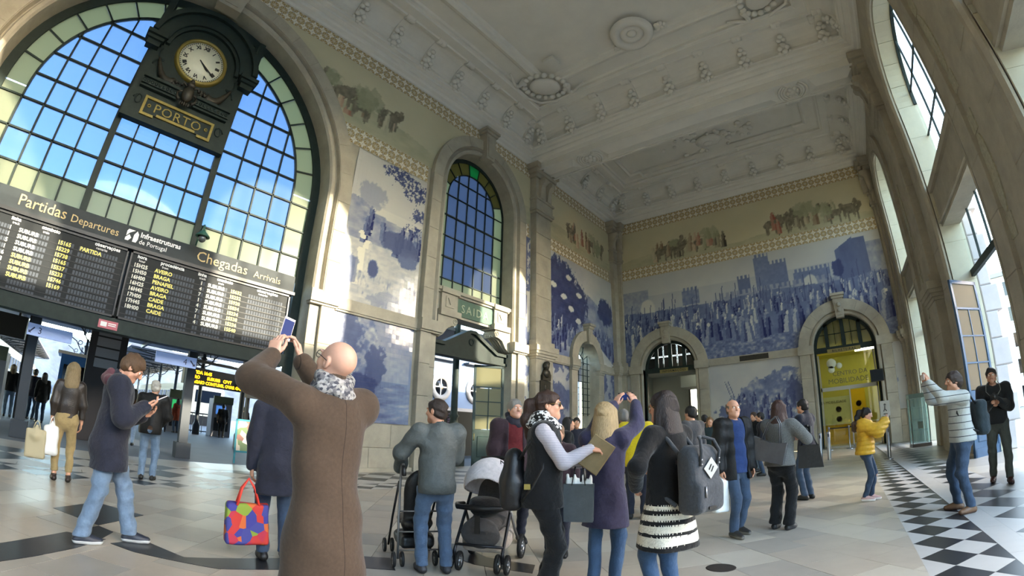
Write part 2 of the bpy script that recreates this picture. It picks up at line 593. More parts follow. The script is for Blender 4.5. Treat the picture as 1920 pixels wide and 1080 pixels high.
def mural_left_bay3_low(U, V):
    T = .8 - .25 * fbm(U * 1.2, V * 1.2, 70)
    T = np.where(fbm(U * 1.6, V * 1.3, 71) > .5, .22 + .3 * fbm(U * 6, V * 6, 72), T)
    return blue(T)

def mural_strip(U, V):
    T = .85 - .2 * fbm(U * 2, V * 1.2, 80)
    T = np.where((V > 7.4) & (fbm(U * 7, V * 5, 81) > .42), .25 + .25 * fbm(U * 9, V * 9, 82), T)
    T = np.where((np.abs(U - 15.42 - .03 * np.sin(V * 3)) < .05) & (V > 6.2), .3, T)
    T = np.where((V < 6) & (fbm(U * 5, V * 3, 83) > .5), .45, T)
    return blue(T)

def mural_back_upper(U, V):                     # walled town with a large crowd
    rng = np.random.default_rng(31)
    T = .80 - .12 * fbm(U * .5, V * .6, 90) - .05 * (V < 9)
    T = box_in(T, U, V, -11.4, -9.6, 6.0, 9.4, .62)
    T = blob(T, U, V, -9.7, 8.2, .45, .6, .8, 1, .1, 3)
    for (a, b, c, d) in ((-7.6, -6.6, 8.1, 8.9), (-4.4, -3.7, 7.8, 9.0), (-3.4, -2.6, 7.9, 10.0), (-2.7, -1.7, 8.0, 9.5), (-1.4, .5, 7.6, 8.8)):
        T = box_in(T, U, V, a, b, c, d, rng.uniform(.42, .56), .22)
    T = box_in(T, U, V, -5.4, 1.2, 7.2, 8.2, .6, .3)
    T = blob(T, U, V, -.6, 8.1, .35, .45, .78, 1, .1, 3)
    roof = (V < 10.1 - (1.9 - U) * .55) & (U > .9) & (U < 1.9)
    T = np.where(roof | ((U > 1.9) & (U < 2.5) & (V < 10.0)), .33 + .12 * fbm(U * 4, V * 2, 7), T)
    T = np.where((U > 2.5) & (V < 9.7), .62 + .2 * (fbm(U * 5, V * 4, 8) - .5), T)
    T = np.where(V < 7.9 + .35 * fbm(U * .8, U * 0, 6), .45 + .3 * (fbm(U * 3, V * 3, 91) - .5), T)
    T = crowd(T, U, V, -11.3, 3.3, 6.6, 7.7, 190, .45, .75, rng, .12, .7)
    T = crowd(T, U, V, -11.3, 3.3, 5.5, 6.6, 110, .75, 1.35, rng, .12, .68)
    for i in range(60):
        a = rng.uniform(-11, 3); b = rng.uniform(7, 8)
        T = np.where((np.abs(U - a - .06 * (V - b)) < .022) & (V > b) & (V < b + rng.uniform(.5, 1.1)), .3, T)
    T = blob(T, U, V, .9, 8.6, .3, .45, .22, .9, .4, 13)
    g = 5.75 + .12 * np.sin(U * 2)
    T = np.where(V < g, .45 + .6 * (fbm(U * 6, V * 9, 95) - .45), T)
    return blue(T)

def mural_back_lower(U, V):
    rng = np.random.default_rng(37)
    T = .80 - .14 * fbm(U * .8, V * .8, 100)
    m = blob(np.zeros_like(T), U, V, -2.9, 2.6, 1.9, 1.3, 1.0, 1.0, .5, 101, 2.0)
    T = np.where(m > .5, .5 + .5 * (fbm(U * 4, V * 4, 102) - .45), T)
    T = crowd(T, U, V, -5.6, -1.8, 1.5, 2.6, 70, .5, .75, rng, .15, .65)
    T = blob(T, U, V, -2.1, 2.9, .4, .7, .25, .8, .6, 104)
    T = blob(T, U, V, -4.9, 2.1, 1.1, .5, .3, .8, .6, 105)
    for k in (0, .16):
        T = np.where((np.abs(U + 5.55 - k - (3.6 - V) * .35) < .02) & (V < 3.7) & (V > 2.8), .3, T)
    return blue(T)

def frieze(U, V, seed):
    rng = np.random.default_rng(seed)
    T = .92 - .2 * fbm(U * .6, V * .9, seed)
    Hh = vnoise(U * .8, V * 1.2, seed + 5) * .2
    g = 11.25 + .25 * np.sin(U * .7 + seed) + .2 * fbm(U, U * 0, seed)
    low = V < g
    T = np.where(low, .62 + .3 * (fbm(U * 2, V * 5, seed + 1) - .4), T)
    n = int((U.max() - U.min()) * 5.5)
    for i in range(n):
        a = rng.uniform(U.min(), U.max())
        if math.sin(a * .9 + seed) < -.45: continue
        b = rng.uniform(10.95, 11.4)
        if rng.random() < .35:                      # a beast of burden
            for (du, dv, ru, rv) in ((0, .55, .42, .2), (.42, .78, .13, .2), (-.25, .25, .07, .3), (.25, .25, .07, .3)):
                d = ((U - a - du) / ru) ** 2 + ((V - b - dv) / rv) ** 2
                T = np.where(d < 1, .12 + .25 * vnoise(U * 9, V * 9, i), T); Hh = np.where(d < 1, .45, Hh)
        else:
            T0 = T
            T = figure(T, U, V, a, b, rng.uniform(.8, 1.1), rng.uniform(.1, .6), rng)
            Hh = np.where(T != T0, rng.uniform(.05, .95), Hh)
    for i in range(int(n * .1)):
        a = rng.uniform(U.min(), U.max())
        if math.sin(a * .9 + seed) < 0: continue
        T0 = T
        T = blob(T, U, V, a, rng.uniform(11.6, 12.4), rng.uniform(.3, .7), rng.uniform(.25, .5), .45, .7, .8, i)
        Hh = np.where(T != T0, .1, Hh)
    return poly_cols(T, Hh)

def painted_grid(name, F, u0, u1, v0, v1, w, step, fn, m, parent, hole=None):
    nu, nv = max(2, int((u1 - u0) / step)), max(2, int((v1 - v0) / step))
    us, vs = np.linspace(u0, u1, nu + 1), np.linspace(v0, v1, nv + 1)
    U, V = np.meshgrid(us, vs, indexing='ij')
    C = fn(U, V)
    idx = np.arange((nu + 1) * (nv + 1)).reshape(nu + 1, nv + 1)
    q = np.stack([idx[:-1, :-1], idx[1:, :-1], idx[1:, 1:], idx[:-1, 1:]], -1).reshape(-1, 4)
    if hole is not None:
        cu, cv = (U[:-1, :-1] + U[1:, 1:]) / 2, (V[:-1, :-1] + V[1:, 1:]) / 2
        q = q[~hole(cu, cv).reshape(-1)]
    co = np.array([F(a, b, w) for a, b in zip(U.ravel(), V.ravel())])
    me = bpy.data.meshes.new(name)
    me.from_pydata(co.tolist(), [], q.tolist())
    ca = me.color_attributes.new('paint', 'FLOAT_COLOR', 'POINT')
    ca.data.foreach_set('color', np.concatenate([C.reshape(-1, 3), np.ones((C.size // 3, 1))], 1).astype(np.float32).ravel())
    me.materials.append(m)
    me.validate(); me.update()
    return link(name, me, parent)

def tile_panel(panel, F, u0, u1, v0, v1, w, t, fn, mobj, near, limit=300, hole=None):
    """single glazed tiles, each its own object, slightly uneven; past the limit the rest is one part"""
    nu, nv = int(round((u1 - u0) / t)), int(round((v1 - v0) / t))
    cells = [(i, j) for i in range(nu) for j in range(nv)]
    if hole: cells = [(i, j) for (i, j) in cells if not hole(u0 + (i + .5) * (u1 - u0) / nu, v0 + (j + .5) * (v1 - v0) / nv)]
    cells.sort(key=lambda c: (u0 + (c[0] + .5) * t - near[0]) ** 2 + (v0 + (c[1] + .5) * t - near[1]) ** 2)
    tu, tv = (u1 - u0) / nu, (v1 - v0) / nv
    rest_v, rest_f, rest_c = [], [], []
    K = 5
    for n, (i, j) in enumerate(cells):
        cu, cv = u0 + (i + .5) * tu, v0 + (j + .5) * tv
        a, b = RNG.normal(0, .007), RNG.normal(0, .007)
        du, dv = (tu - .0016) / 2, (tv - .0016) / 2
        lu, lv = np.linspace(-du, du, K), np.linspace(-dv, dv, K)
        LU, LV = np.meshgrid(lu, lv, indexing='ij')
        C = fn(cu + LU, cv + LV).reshape(-1, 3)
        vs = [F(cu + p, cv + q, w + p * a + q * b) for p, q in zip(LU.ravel(), LV.ravel())]
        fs = [(x * K + y, (x + 1) * K + y, (x + 1) * K + y + 1, x * K + y + 1) for x in range(K - 1) for y in range(K - 1)]
        o = len(vs)
        rim = [y * 1 for y in range(K)] + [x * K + K - 1 for x in range(1, K)] + [(K - 1) * K + y for y in range(K - 2, -1, -1)] + [x * K for x in range(K - 2, 0, -1)]
        vs += [F(cu + LU.ravel()[k], cv + LV.ravel()[k], w - .012) for k in rim]
        fs += [(rim[k], rim[(k + 1) % len(rim)], o + (k + 1) % len(rim), o + k) for k in range(len(rim))]
        C = np.concatenate([C, C[rim]])
        if n < limit:
            me = bpy.data.meshes.new('tile')
            me.from_pydata(vs, [], fs)
            ca = me.color_attributes.new('paint', 'FLOAT_COLOR', 'POINT')
            ca.data.foreach_set('color', np.concatenate([C, np.ones((len(C), 1))], 1).astype(np.float32).ravel())
            me.materials.append(mobj)
            me.update()
            link('tile', me, panel)
        else:
            k = len(rest_v)
            rest_v += vs; rest_f += [tuple(x + k for x in f) for f in fs]; rest_c.append(C)
    if rest_v:
        me = bpy.data.meshes.new('tiles')
        me.from_pydata(rest_v, [], rest_f)
        C = np.concatenate(rest_c)
        ca = me.color_attributes.new('paint', 'FLOAT_COLOR', 'POINT')
        ca.data.foreach_set('color', np.concatenate([C, np.ones((len(C), 1))], 1).astype(np.float32).ravel())
        me.materials.append(mobj); me.update()
        tag(link('tile_field', me, panel), kind='stuff')

# one border tile: painted star, shared by every copy
def border_tile_mesh(F, name):
    K = 15
    s = np.linspace(-.5, .5, K)
    X, Y = np.meshgrid(s, s, indexing='ij')
    r = np.hypot(X, Y); a = np.arctan2(Y, X)
    star = (r < .42 * (0.45 + .55 * np.abs(np.cos(2 * a)) ** 2.2)) 
    leaf = (np.abs(np.abs(X) - np.abs(Y)) < .06) & (r > .2)
    edge = (np.maximum(np.abs(X), np.abs(Y)) > .45)
    C = np.ones(X.shape + (3,)) * np.array(srgb((.63, .53, .30)))
    C[star] = srgb((.88, .86, .80))
    C[leaf] = srgb((.86, .83, .76))
    C[r < .07] = srgb((.30, .36, .52))
    C[(r > .36) & (np.minimum(np.abs(X), np.abs(Y)) < .05)] = srgb((.45, .50, .66))
    C[edge] = srgb((.80, .77, .68))
    T = .335
    vs = [F(x * T, y * T, .0) for x, y in zip(X.ravel(), Y.ravel())]
    fs = [(i * K + j, (i + 1) * K + j, (i + 1) * K + j + 1, i * K + j + 1) for i in range(K - 1) for j in range(K - 1)]
    me = bpy.data.meshes.new(name)
    me.from_pydata(vs, [], fs)
    ca = me.color_attributes.new('paint', 'FLOAT_COLOR', 'POINT')
    ca.data.foreach_set('color', np.concatenate([C.reshape(-1, 3), np.ones((K * K, 1))], 1).astype(np.float32).ravel())
    me.materials.append(M_BAND)
    me.update()
    return me
BT_A = border_tile_mesh(lambda u, v, w: (w, u, v), 'border_tile')
BT_B = border_tile_mesh(lambda u, v, w: (u, -w, v), 'border_tile')
def border_run(parent, F, me, u0, u1, v0, w, rows=2, t=.34, skip=None):
    n = int((u1 - u0) / t)
    for i in range(n):
        for j in range(rows):
            u, v = u0 + (i + .5) * (u1 - u0) / n, v0 + (j + .5) * t
            if skip and skip(u, v): continue
            link('border_tile', me, parent, loc=F(u, v, w))

# ------------------------------------------------------------------ masonry helpers
def blocks(parent, F, u0, u1, v0, v1, w0, w1, course=.95, m=None, bev=.012, split=None):
    """ashlar pier: every block its own object, joints open by a few millimetres"""
    n = max(1, round((v1 - v0) / course))
    h = (v1 - v0) / n
    for i in range(n):
        cuts = [u0, u1]
        if split:
            k = max(1, round((u1 - u0) / split))
            off = .5 if i % 2 else 0.0
            cuts = [u0] + [u0 + (u1 - u0) * (j + off) / k for j in range(1 if not off else 0, k) if .05 < (j + off) / k < .99] + [u1]
        for a, b in zip(cuts[:-1], cuts[1:]):
            MB(F).bbox(a + .003, b - .003, v0 + i * h + .003, v0 + (i + 1) * h - .003, w0, w1 + random.uniform(-.004, .004), bev).build('stone_block', m or M_STONE, parent, recalc=False)

def voussoirs(parent, F, uc, vc, r0, r1, n, w0, w1, a0=0.0, a1=PI, seg=4, m=None):
    for i in range(n):
        b0, b1 = a0 + (a1 - a0) * i / n, a0 + (a1 - a0) * (i + 1) / n
        g = .003 / r1
        MB(F).ring(uc, vc, r0, r1, b0 + g, b1 - g, seg, w0, w1 + random.uniform(-.004, .004)).build('voussoir', m or M_STONE, parent, recalc=False)

def moulding_arch(parent, F, uc, hw, v0, vs, prof, n=28, m=None, name='arch_moulding'):
    path = [(uc + hw, v0), (uc + hw, vs)] + arc(uc, vs, hw, 0, PI, n)[1:-1] + [(uc - hw, vs), (uc - hw, v0)]
    return MB(F).sweep(path, [(-o, w) for (o, w) in prof]).build(name, m or M_STONE, parent, recalc=False)

def keystone(parent, F, uc, v0, v1, wa, wb, w1, m=None):
    o = MB(F).prism([(uc - wa / 2, v0), (uc + wa / 2, v0), (uc + wb / 2, v1 - .25), (uc - wb / 2, v1 - .25)], 0, w1).build('keystone', m or M_STONE, parent)
    MB(F).prism([(uc - wa * .3, v0 + .12), (uc + wa * .3, v0 + .12), (uc + wb * .32, v1 - .4), (uc - wb * .32, v1 - .4)], w1, w1 + .03).build('keystone_panel', m or M_STONE, o)
    c = MB(F)
    c.box(uc - wb * .6, uc + wb * .6, v1 - .25, v1 - .12, 0, w1 + .06)
    c.box(uc - wb * .7, uc + wb * .7, v1 - .12, v1, 0, w1 + .14)
    c.build('keystone_cap', m or M_STONE, o)
    return o

def stepped(parent, F, u0, u1, steps, name, m=None, side=True):
    """stack of slabs: steps [(v0, v1, w, side overhang)]"""
    b = MB(F)
    for (a, c, w, s) in steps:
        b.box(u0 - s, u1 + s, a, c, 0, w)
    return b.build(name, m or M_STONE, parent, recalc=False)

def pilaster(parent, F, u0, u1, w, top=13.9, base=True):
    p = empty('pilaster', parent=parent)
    blocks(p, F, u0, u1, 1.5, 4.45, 0, w, .98)
    blocks(p, F, u0 + .05, u1 - .05, 5.25, 11.3, 0, w - .04, 1.0)
    if base:
        blocks(p, F, u0 - .1, u1 + .1, 0, 1.5, 0, w + .1, .75)
    stepped(p, F, u0, u1, [(4.45, 4.55, w + .04, .04), (4.55, 4.66, w + .1, .1), (4.66, 4.78, w + .16, .16), (4.78, 5.02, w + .2, .2), (5.02, 5.25, w + .06, .06)], 'impost_capital')
    stepped(p, F, u0, u1, [(11.3, 11.42, w + .03, .03), (11.42, 11.55, w + .09, .09), (11.55, 12.0, w + .03, .03), (12.0, 12.1, w + .1, .1), (13.2, 13.4, w + .1, .1), (13.4, 13.6, w + .2, .2), (13.6, top, w + .3, .3)], 'capital')
    b = MB(F)
    b.box(u0, u1, 12.1, 13.2, 0, w)
    q = [(0, 0), (.34, 0), (.40, -.1), (.36, -.25), (.22, -.35), (.16, -.55), (.10, -1.0), (0, -1.05)]
    c = (u0 + u1) / 2
    for s in (-.3, .3):
        pts = [(w + a, 13.15 + b2) for a, b2 in q]
        n = len(pts)
        vs = [(c + s - .14, z, ww) for ww, z in pts] + [(c + s + .14, z, ww) for ww, z in pts]
        fs = [tuple(range(n)), tuple(reversed(range(n, 2 * n)))] + [(i, (i + 1) % n, n + (i + 1) % n, n + i) for i in range(n)]
        b.add(vs, fs)
    b.build('capital_scrolls', M_STONE, p)
    return p

# ------------------------------------------------------------------ left wall (platform side)
wall_left = tag(empty('wall_left', (0, 0, 0)), 'tall stone and blue tile wall with a giant arched window', None, None, 'structure')
BC, BR, BS = .81, 4.75, 7.75                 # big arch: centre, half width on the face, spring height
SC_, SR, SS = 12.35, 2.05, 10.47             # exit arch
NC, NR, NS = 20.6, 1.1, 4.85                 # small side window
YB0, YB1 = -22.9, 24.5
core = MB(FA)
outer = [(YB0, 0), (BC - BR, 0)] + [(BC - BR, BS)] + arc(BC, BS, BR, PI, 0, 40)[1:-1] + [(BC + BR, BS), (BC + BR, 0), (SC_ - SR, 0), (SC_ - SR, SS)] + arc(SC_, SS, SR, PI, 0, 24)[1:-1] + [(SC_ + SR, SS), (SC_ + SR, 0), (YB1, 0), (YB1, 14.6), (YB0, 14.6)]
nh = arch_poly(NC, NR, 1.0, NS, 16)
core.prism(outer, -.9, 0, [list(reversed(nh))])
core.build('wall_core', M_STONE, wall_left)

# great arch surround
surround = empty('arch_surround', parent=wall_left)
voussoirs(surround, FA, BC, BS, BR + .32, 5.5, 17, 0, .22, seg=5)
for s in (-1, 1):
    a, b = sorted((BC + s * (BR + .32), BC + s * 5.5))
    blocks(surround, FA, a, b, 1.35, 4.5, 0, .22, 1.05)
    blocks(surround, FA, a, b, 4.9, BS, 0, .22, 1.0)
    blocks(surround, FA, a - .05, b + .05, 0, 1.35, 0, .3, .7)
    a2, b2 = sorted((BC + s * (BR - .06), BC + s * 5.56))
    stepped(surround, FA, a2, b2, [(4.5, 4.56, .26, 0), (4.56, 4.9, .32, 0.02)], 'impost')
moulding_arch(surround, FA, BC, BR, 4.9, BS, [(0, 0), (0, .10), (.05, .16), (.14, .18), (.2, .12), (.22, .06), (.27, .06), (.30, .2), (.34, .2)], 44)
moulding_arch(surround, FA, BC, BR, 0, 4.5, [(0, 0), (0, .12), (.06, .16), (.16, .16), (.2, .06), (.27, .06), (.34, .2)], 1, name='jamb_moulding') if False else None
for s in (-1, 1):
    a, b = sorted((BC + s * BR, BC + s * (BR + .32)))
    blocks(surround, FA, a, b, 0, 4.5, 0, .12, 1.1)
keystone(surround, FA, BC, 12.15, 13.85, .75, .95, .38)

# tile panel beside the great arch
ringhole = lambda u, v: np.hypot(u - BC, np.maximum(v - BS, 0)) < 5.45
panel = empty('azulejo_panel', parent=wall_left)
tag(panel, 'blue and white tile panel of a field under a leafy tree')
tile_panel(panel, FA, 6.38, 9.40, 4.92, 9.98, .03, .1455, mural_left_upper, M_AZUL, (7.2, 5.5), 300, lambda u, v: math.hypot(u - BC, max(v - BS, 0)) < 5.42 or math.hypot(u - SC_, max(v - SS, 0)) < 2.75)
panel2 = empty('azulejo_panel', parent=wall_left)
tag(panel2, 'blue and white tile panel of water and trees, low on the wall')
tile_panel(panel2, FA, 6.38, 9.40, 1.44, 4.5, .03, .1455, mural_left_lower, M_AZUL, (8.4, 3.2), 300)
stepped(wall_left, FA, 6.36, 9.45, [(4.5, 4.56, .1, 0), (4.56, 4.9, .14, 0)], 'string_course')
blocks(wall_left, FA, 6.36, 9.45, 0, 1.42, 0, .12, .71, split=1.6)
stepped(wall_left, FA, 6.3, 9.5, [(0, .12, .2, 0)], 'plinth')

# exit arch surround
ex = empty('arch_surround', parent=wall_left)
voussoirs(ex, FA, SC_, SS, SR + .3, 2.82, 11, 0, .22, seg=5)
moulding_arch(ex, FA, SC_, SR, 4.9, SS, [(0, 0), (0, .10), (.05, .16), (.14, .18), (.2, .10), (.25, .06), (.3, .2)], 26)
for s in (-1, 1):
    a, b = sorted((SC_ + s * (SR + .3), SC_ + s * 2.82))
    blocks(ex, FA, a, b, 1.35, 4.5, 0, .22, 1.05)
    blocks(ex, FA, a, b, 4.9, SS, 0, .22, 1.1)
    a1, b1 = sorted((SC_ + s * SR, SC_ + s * (SR + .3)))
    blocks(ex, FA, a1, b1, 0, 4.5, 0, .13, 1.1)
    blocks(ex, FA, a - .05, b + .05, 0, 1.35, 0, .3, .7)
    a2, b2 = sorted((SC_ + s * (SR - .08), SC_ + s * 2.88))
    stepped(ex, FA, a2, b2, [(4.5, 4.56, .28, 0), (4.56, 4.92, .36, 0.02)], 'impost')
keystone(ex, FA, SC_, 12.35, 13.88, .5, .62, .42)

strip = painted_grid('azulejo_panel', FA, 15.2, 15.72, 5.0, 10.0, .03, .04, mural_strip, M_AZULL, wall_left)
painted_grid('azulejo_panel', FA, 15.2, 15.72, 1.45, 4.5, .03, .04, lambda U, V: blue(.8 - .5 * (fbm(U * 4, V * 2.5, 84) > .52) * fbm(U * 8, V * 8, 85)), M_AZULL, wall_left)
pil_a = pilaster(wall_left, FA, 15.75, 17.05, .35)
hole3 = lambda u, v: np.hypot(u - NC, np.maximum(v - NS, 0)) < 1.6
painted_grid('azulejo_panel', FA, 17.1, 23.9, 4.95, 10.0, .03, .05, mural_left_bay3, M_AZULL, wall_left, hole3)
painted_grid('azulejo_panel', FA, 17.1, 18.95, 1.45, 4.5, .03, .05, mural_left_bay3_low, M_AZULL, wall_left)
painted_grid('azulejo_panel', FA, 22.25, 23.9, 1.45, 4.5, .03, .05, mural_left_bay3_low, M_AZULL, wall_left)
for (a, b) in ((17.1, 18.95), (22.25, 23.9)):
    stepped(wall_left, FA, a, b, [(4.5, 4.56, .1, 0), (4.56, 4.92, .14, 0)], 'string_course')
    blocks(wall_left, FA, a, b, 0, 1.42, 0, .1, .71)
sm = empty('arch_surround', parent=wall_left)
voussoirs(sm, FA, NC, NS, NR, 1.65, 9, 0, .2, seg=4)
for s in (-1, 1):
    a, b = sorted((NC + s * NR, NC + s * 1.65))
    blocks(sm, FA, a, b, 0, 4.35, 0, .18, 1.1)
    stepped(sm, FA, a, b, [(4.35, 4.45, .22, .03), (4.45, 4.55, .26, .06), (4.55, 4.92, .3, .1)], 'impost')
keystone(sm, FA, NC, 5.8, 6.85, .32, .42, .34)
pilaster(wall_left, FA, 23.75, 24.45, .3)

# friezes and borders of the left wall
def skipA(u, v):
    return math.hypot(u - BC, max(v - BS, 0)) < 5.5 or math.hypot(u - SC_, max(v - SS, 0)) < 2.8 or 15.6 < u < 17.15 or u > 23.7
skA = lambda u, v: (np.hypot(u - BC, np.maximum(v - BS, 0)) < 5.45) | (np.hypot(u - SC_, np.maximum(v - SS, 0)) < 2.78)
painted_grid('frieze_panel', FA, 1.5, 15.7, 10.68, 13.2, .03, .05, lambda U, V: frieze(U, V, 3), M_FRIEZE_L, wall_left, skA)
painted_grid('frieze_panel', FA, 17.1, 23.75, 10.68, 13.2, .03, .05, lambda U, V: frieze(U, V, 8), M_FRIEZE_L, wall_left)
painted_grid('frieze_panel', FA, -9, .0, 10.68, 13.2, .03, .07, lambda U, V: frieze(U, V, 5), M_FRIEZE_L, wall_left, skA)
painted_grid('azulejo_panel', FA, -7.8, -4.76, 4.92, 10.0, .03, .06, lambda U, V: mural_left_upper(U + 14.2, V), M_AZULL, wall_left, skA)
for v in (10.0, 13.2):
    border_run(wall_left, FA, BT_A, -2.0 if v > 13 else 4.9, 23.9, v, .035, skip=skipA)

# ---- clock window of the great arch
WX = -.55
win = tag(empty('window_1', FA(BC, 5.1, WX)), 'giant arched window of clear panes with a frosted border', None, None, 'structure')
win.location = (0, 0, 0)
bars = MB(FA)
def bar(u0, v0, u1, v1, t=.022, d=.05, mb=None):
    mb = mb or bars
    du, dv = u1 - u0, v1 - v0
    L = math.hypot(du, dv)
    nu, nv = -dv / L * t, du / L * t
    mb.prism([(u0 + nu, v0 + nv), (u0 - nu, v0 - nv), (u1 - nu, v1 - nv), (u1 + nu, v1 + nv)], WX - d, WX + d)
OFF = [-3.90, -3.30, -2.73, -2.14, -1.44, -.8625, -.2875, .2875, .8625, 1.44, 2.14, 2.73, 3.30, 3.90]
ROWS = [5.12, 5.88, 6.67, 7.47, 8.19, 8.91, 9.65, 10.45, 11.2]
RI, RO = 3.90, 4.52
def topz(o, r):                              # height of a circle above an offset
    return BS + math.sqrt(max(0, r * r - o * o))
for o in OFF:
    if abs(abs(o) - 1.44) < .01:
        bar(BC + o, 5.0, BC + o, topz(o, RO), .085, .09)
    elif abs(o) < 1.4:
        bar(BC + o, 5.0, BC + o, 8.1)
    else:
        bar(BC + o, 5.0, BC + o, topz(o, RI) if abs(o) < 3.89 else BS)
for z in ROWS[1:]:
    for s in (-1, 1):
        x1 = math.sqrt(max(0, RI ** 2 - max(0, z - BS) ** 2))
        e = RO if z < BS - .01 else x1
        if x1 > 1.5: bar(BC + s * 1.44, z, BC + s * e, z)
    if z < 8.0: bar(BC - 1.44, z, BC + 1.44, z)
bars.ring(BC, BS, RI - .025, RI + .025, 0, PI, 48, WX - .05, WX + .05)
bars.ring(BC, BS, RO - .03, RO + .3, 0, PI, 48, WX - .06, WX + .06)
for s in (-1, 1):
    a, b = sorted((BC + s * (RO - .03), BC + s * (RO + .3)))
    bars.box(a, b, 0, BS, WX - .06, WX + .06)
NJ = 16
for i in range(1, NJ):
    a = PI * i / NJ
    bar(BC + RI * math.cos(a), BS + RI * math.sin(a), BC + RO * math.cos(a), BS + RO * math.sin(a))
bars.build('glazing_bars', M_GREEN, win, recalc=False)

def clip_cell(u0, u1, v0, v1, inside, res=10):
    """the part of a cell for which inside(u, v) holds on its boundary fan (convex clip by sampling)"""
    pts = []
    for i in range(res): pts.append((u0 + (u1 - u0) * i / res, v0))
    for i in range(res): pts.append((u1, v0 + (v1 - v0) * i / res))
    for i in range(res): pts.append((u1 - (u1 - u0) * i / res, v1))
    for i in range(res): pts.append((u0, v1 - (v1 - v0) * i / res))
    return pts

def pane(u0, u1, v0, v1, m, parent, F=FA, w=WX, rad=None, c=None, g=.012):
    """one pane, cut by the arch circle where it meets it"""
    u0, u1, v0, v1 = u0 + g, u1 - g, v0 + g, v1 - g
    if rad is None:
        MB(F).box(u0, u1, v0, v1, w - .004, w + .004).build('pane', m, parent, recalc=False); return
    cu, cv = c
    poly = []
    for (p, q) in clip_cell(u0, u1, v0, v1, None):
        du, dv = p - cu, q - cv
        d = math.hypot(du, max(dv, 0)) if dv > 0 else abs(du)
        if d > rad:
            if dv > 0:
                if abs(du) > 1e-6 and v0 < cv + math.sqrt(max(0, rad * rad - min(abs(du), rad) ** 2)) and abs(du) < rad:
                    q = cv + math.sqrt(rad * rad - du * du)
                else:
                    k = rad / d; p, q = cu + du * k, cv + dv * k
                q = max(q, v0)
            else:
                p = cu + math.copysign(rad, du)
        poly.append((p, q))
    out = []
    for p in poly:
        if not out or math.hypot(p[0] - out[-1][0], p[1] - out[-1][1]) > 1e-4: out.append(p)
    ar = sum(out[i][0] * out[(i + 1) % len(out)][1] - out[(i + 1) % len(out)][0] * out[i][1] for i in range(len(out))) / 2
    if len(out) > 2 and abs(ar) > .01:
        MB(F).prism(out, w - .004, w + .004).build('pane', m, parent, recalc=False)

for i in range(len(OFF) - 1):
    o0, o1 = OFF[i], OFF[i + 1]
    mid = abs(o0) <= 1.45 and abs(o1) <= 1.45
    for j in range(len(ROWS)):
        z0 = ROWS[j]
        z1 = ROWS[j + 1] if j + 1 < len(ROWS) else 11.9
        if mid:
            if z0 > 7.9: continue
            z1 = min(z1, 8.1)
        lo = min(abs(o0), abs(o1))
        if not mid and z0 > topz(lo, RI) - .06: continue
        pane(BC + o0, BC + o1, z0, z1, M_FROST if j == 0 else M_GLASSB, win, rad=RI if z1 > BS and not mid else None, c=(BC, BS))
for s in (-1, 1):                                   # frosted border, straight part then the ring
    a, b = sorted((BC + s * RI, BC + s * RO))
    for j in range(4):
        z1 = min(ROWS[j + 1], BS)
        if z1 > ROWS[j]: pane(a, b, ROWS[j], z1, M_FROST, win)
for i in range(NJ):
    a0, a1 = PI * i / NJ, PI * (i + 1) / NJ
    MB(FA).ring(BC, BS, RI + .03, RO - .02, a0 + .006, a1 - .006, 5, WX - .004, WX + .004).build('pane', M_FROST, win, recalc=False)

# ---- station clock panel
clk = tag(empty('station_clock', (AX + .05, BC, 7.9)), 'dark green iron clock panel with a round white dial and a PORTO plate', 'clock')
FK = lambda u, v, w: (w - .42, u - BC, v - 7.9)     # relative to the empty; w from the glass plane outwards
def kb(fn, name, m):
    b = MB(FK); fn(b); return b.build(name, m, clk)
CZ = 10.28
kb(lambda b: b.prism([(BC - 1.47, 7.88), (BC + 1.47, 7.88), (BC + 1.47, 10.6)] + arc(BC, 10.45, 1.32, .1, PI - .1, 24) + [(BC - 1.47, 10.6)], -.08, .16), 'panel', M_GREEN)
def hood(b):
    b.ring(BC, 10.35, 1.12, 1.55, 0.06, PI - .06, 30, .16, .34)
    b.ring(BC, 10.35, 1.02, 1.14, 0.0, PI, 30, .16, .27)
    b.ring(BC, 10.35, 1.5, 1.66, .1, PI - .1, 30, .16, .46)
    for s in (-1, 1):
        b.box(BC + s * 1.45 - .28, BC + s * 1.45 + .28, 10.28, 10.40, .1, .52)
        b.box(BC + s * 1.45 - .24, BC + s * 1.45 + .24, 10.18, 10.28, .1, .44)
        b.box(BC + s * 1.45 - .19, BC + s * 1.45 + .19, 10.02, 10.18, .1, .36)
kb(hood, 'hood', M_GREEN)
for s in (-1, 1):
    kb(lambda b: b.prism([(BC + s * 1.52 - .09, 10.4), (BC + s * 1.52 + .09, 10.4), (BC + s * 1.5 + .09, 11.95), (BC + s * 1.5 - .09, 11.95)], .05, .25), 'support_strut', M_GREEN)
face = kb(lambda b: b.lathe([(0, .225), (.66, .225), (.66, .16)], (BC, CZ, 0), 40), 'dial', M_CREAM)
rimb = MB(FK); rimb.lathe([(.66, .16), (.66, .27), (.70, .30), (.76, .27), (.78, .16)], (BC, CZ, 0), 40)
rimb.build('dial_rim', M_BRASS, face).parent = clk
NUM = ['XII', 'I', 'II', 'III', 'IIII', 'V', 'VI', 'VII', 'VIII', 'IX', 'X', 'XI']
for i, s in enumerate(NUM):
    a = PI / 2 - i * PI / 6
    ca, sa = math.cos(a), math.sin(a)
    FN = lambda u, v, w, ca=ca, sa=sa: FK(BC + ca * (.50 + v) + sa * u, CZ + sa * (.50 + v) - ca * u, w)
    text_obj('numeral', s, .17, FN, clk, M_BLACK, 0, -.06, .226, .006, 'CENTER', .85, offset=.004)
tk = MB(FK)
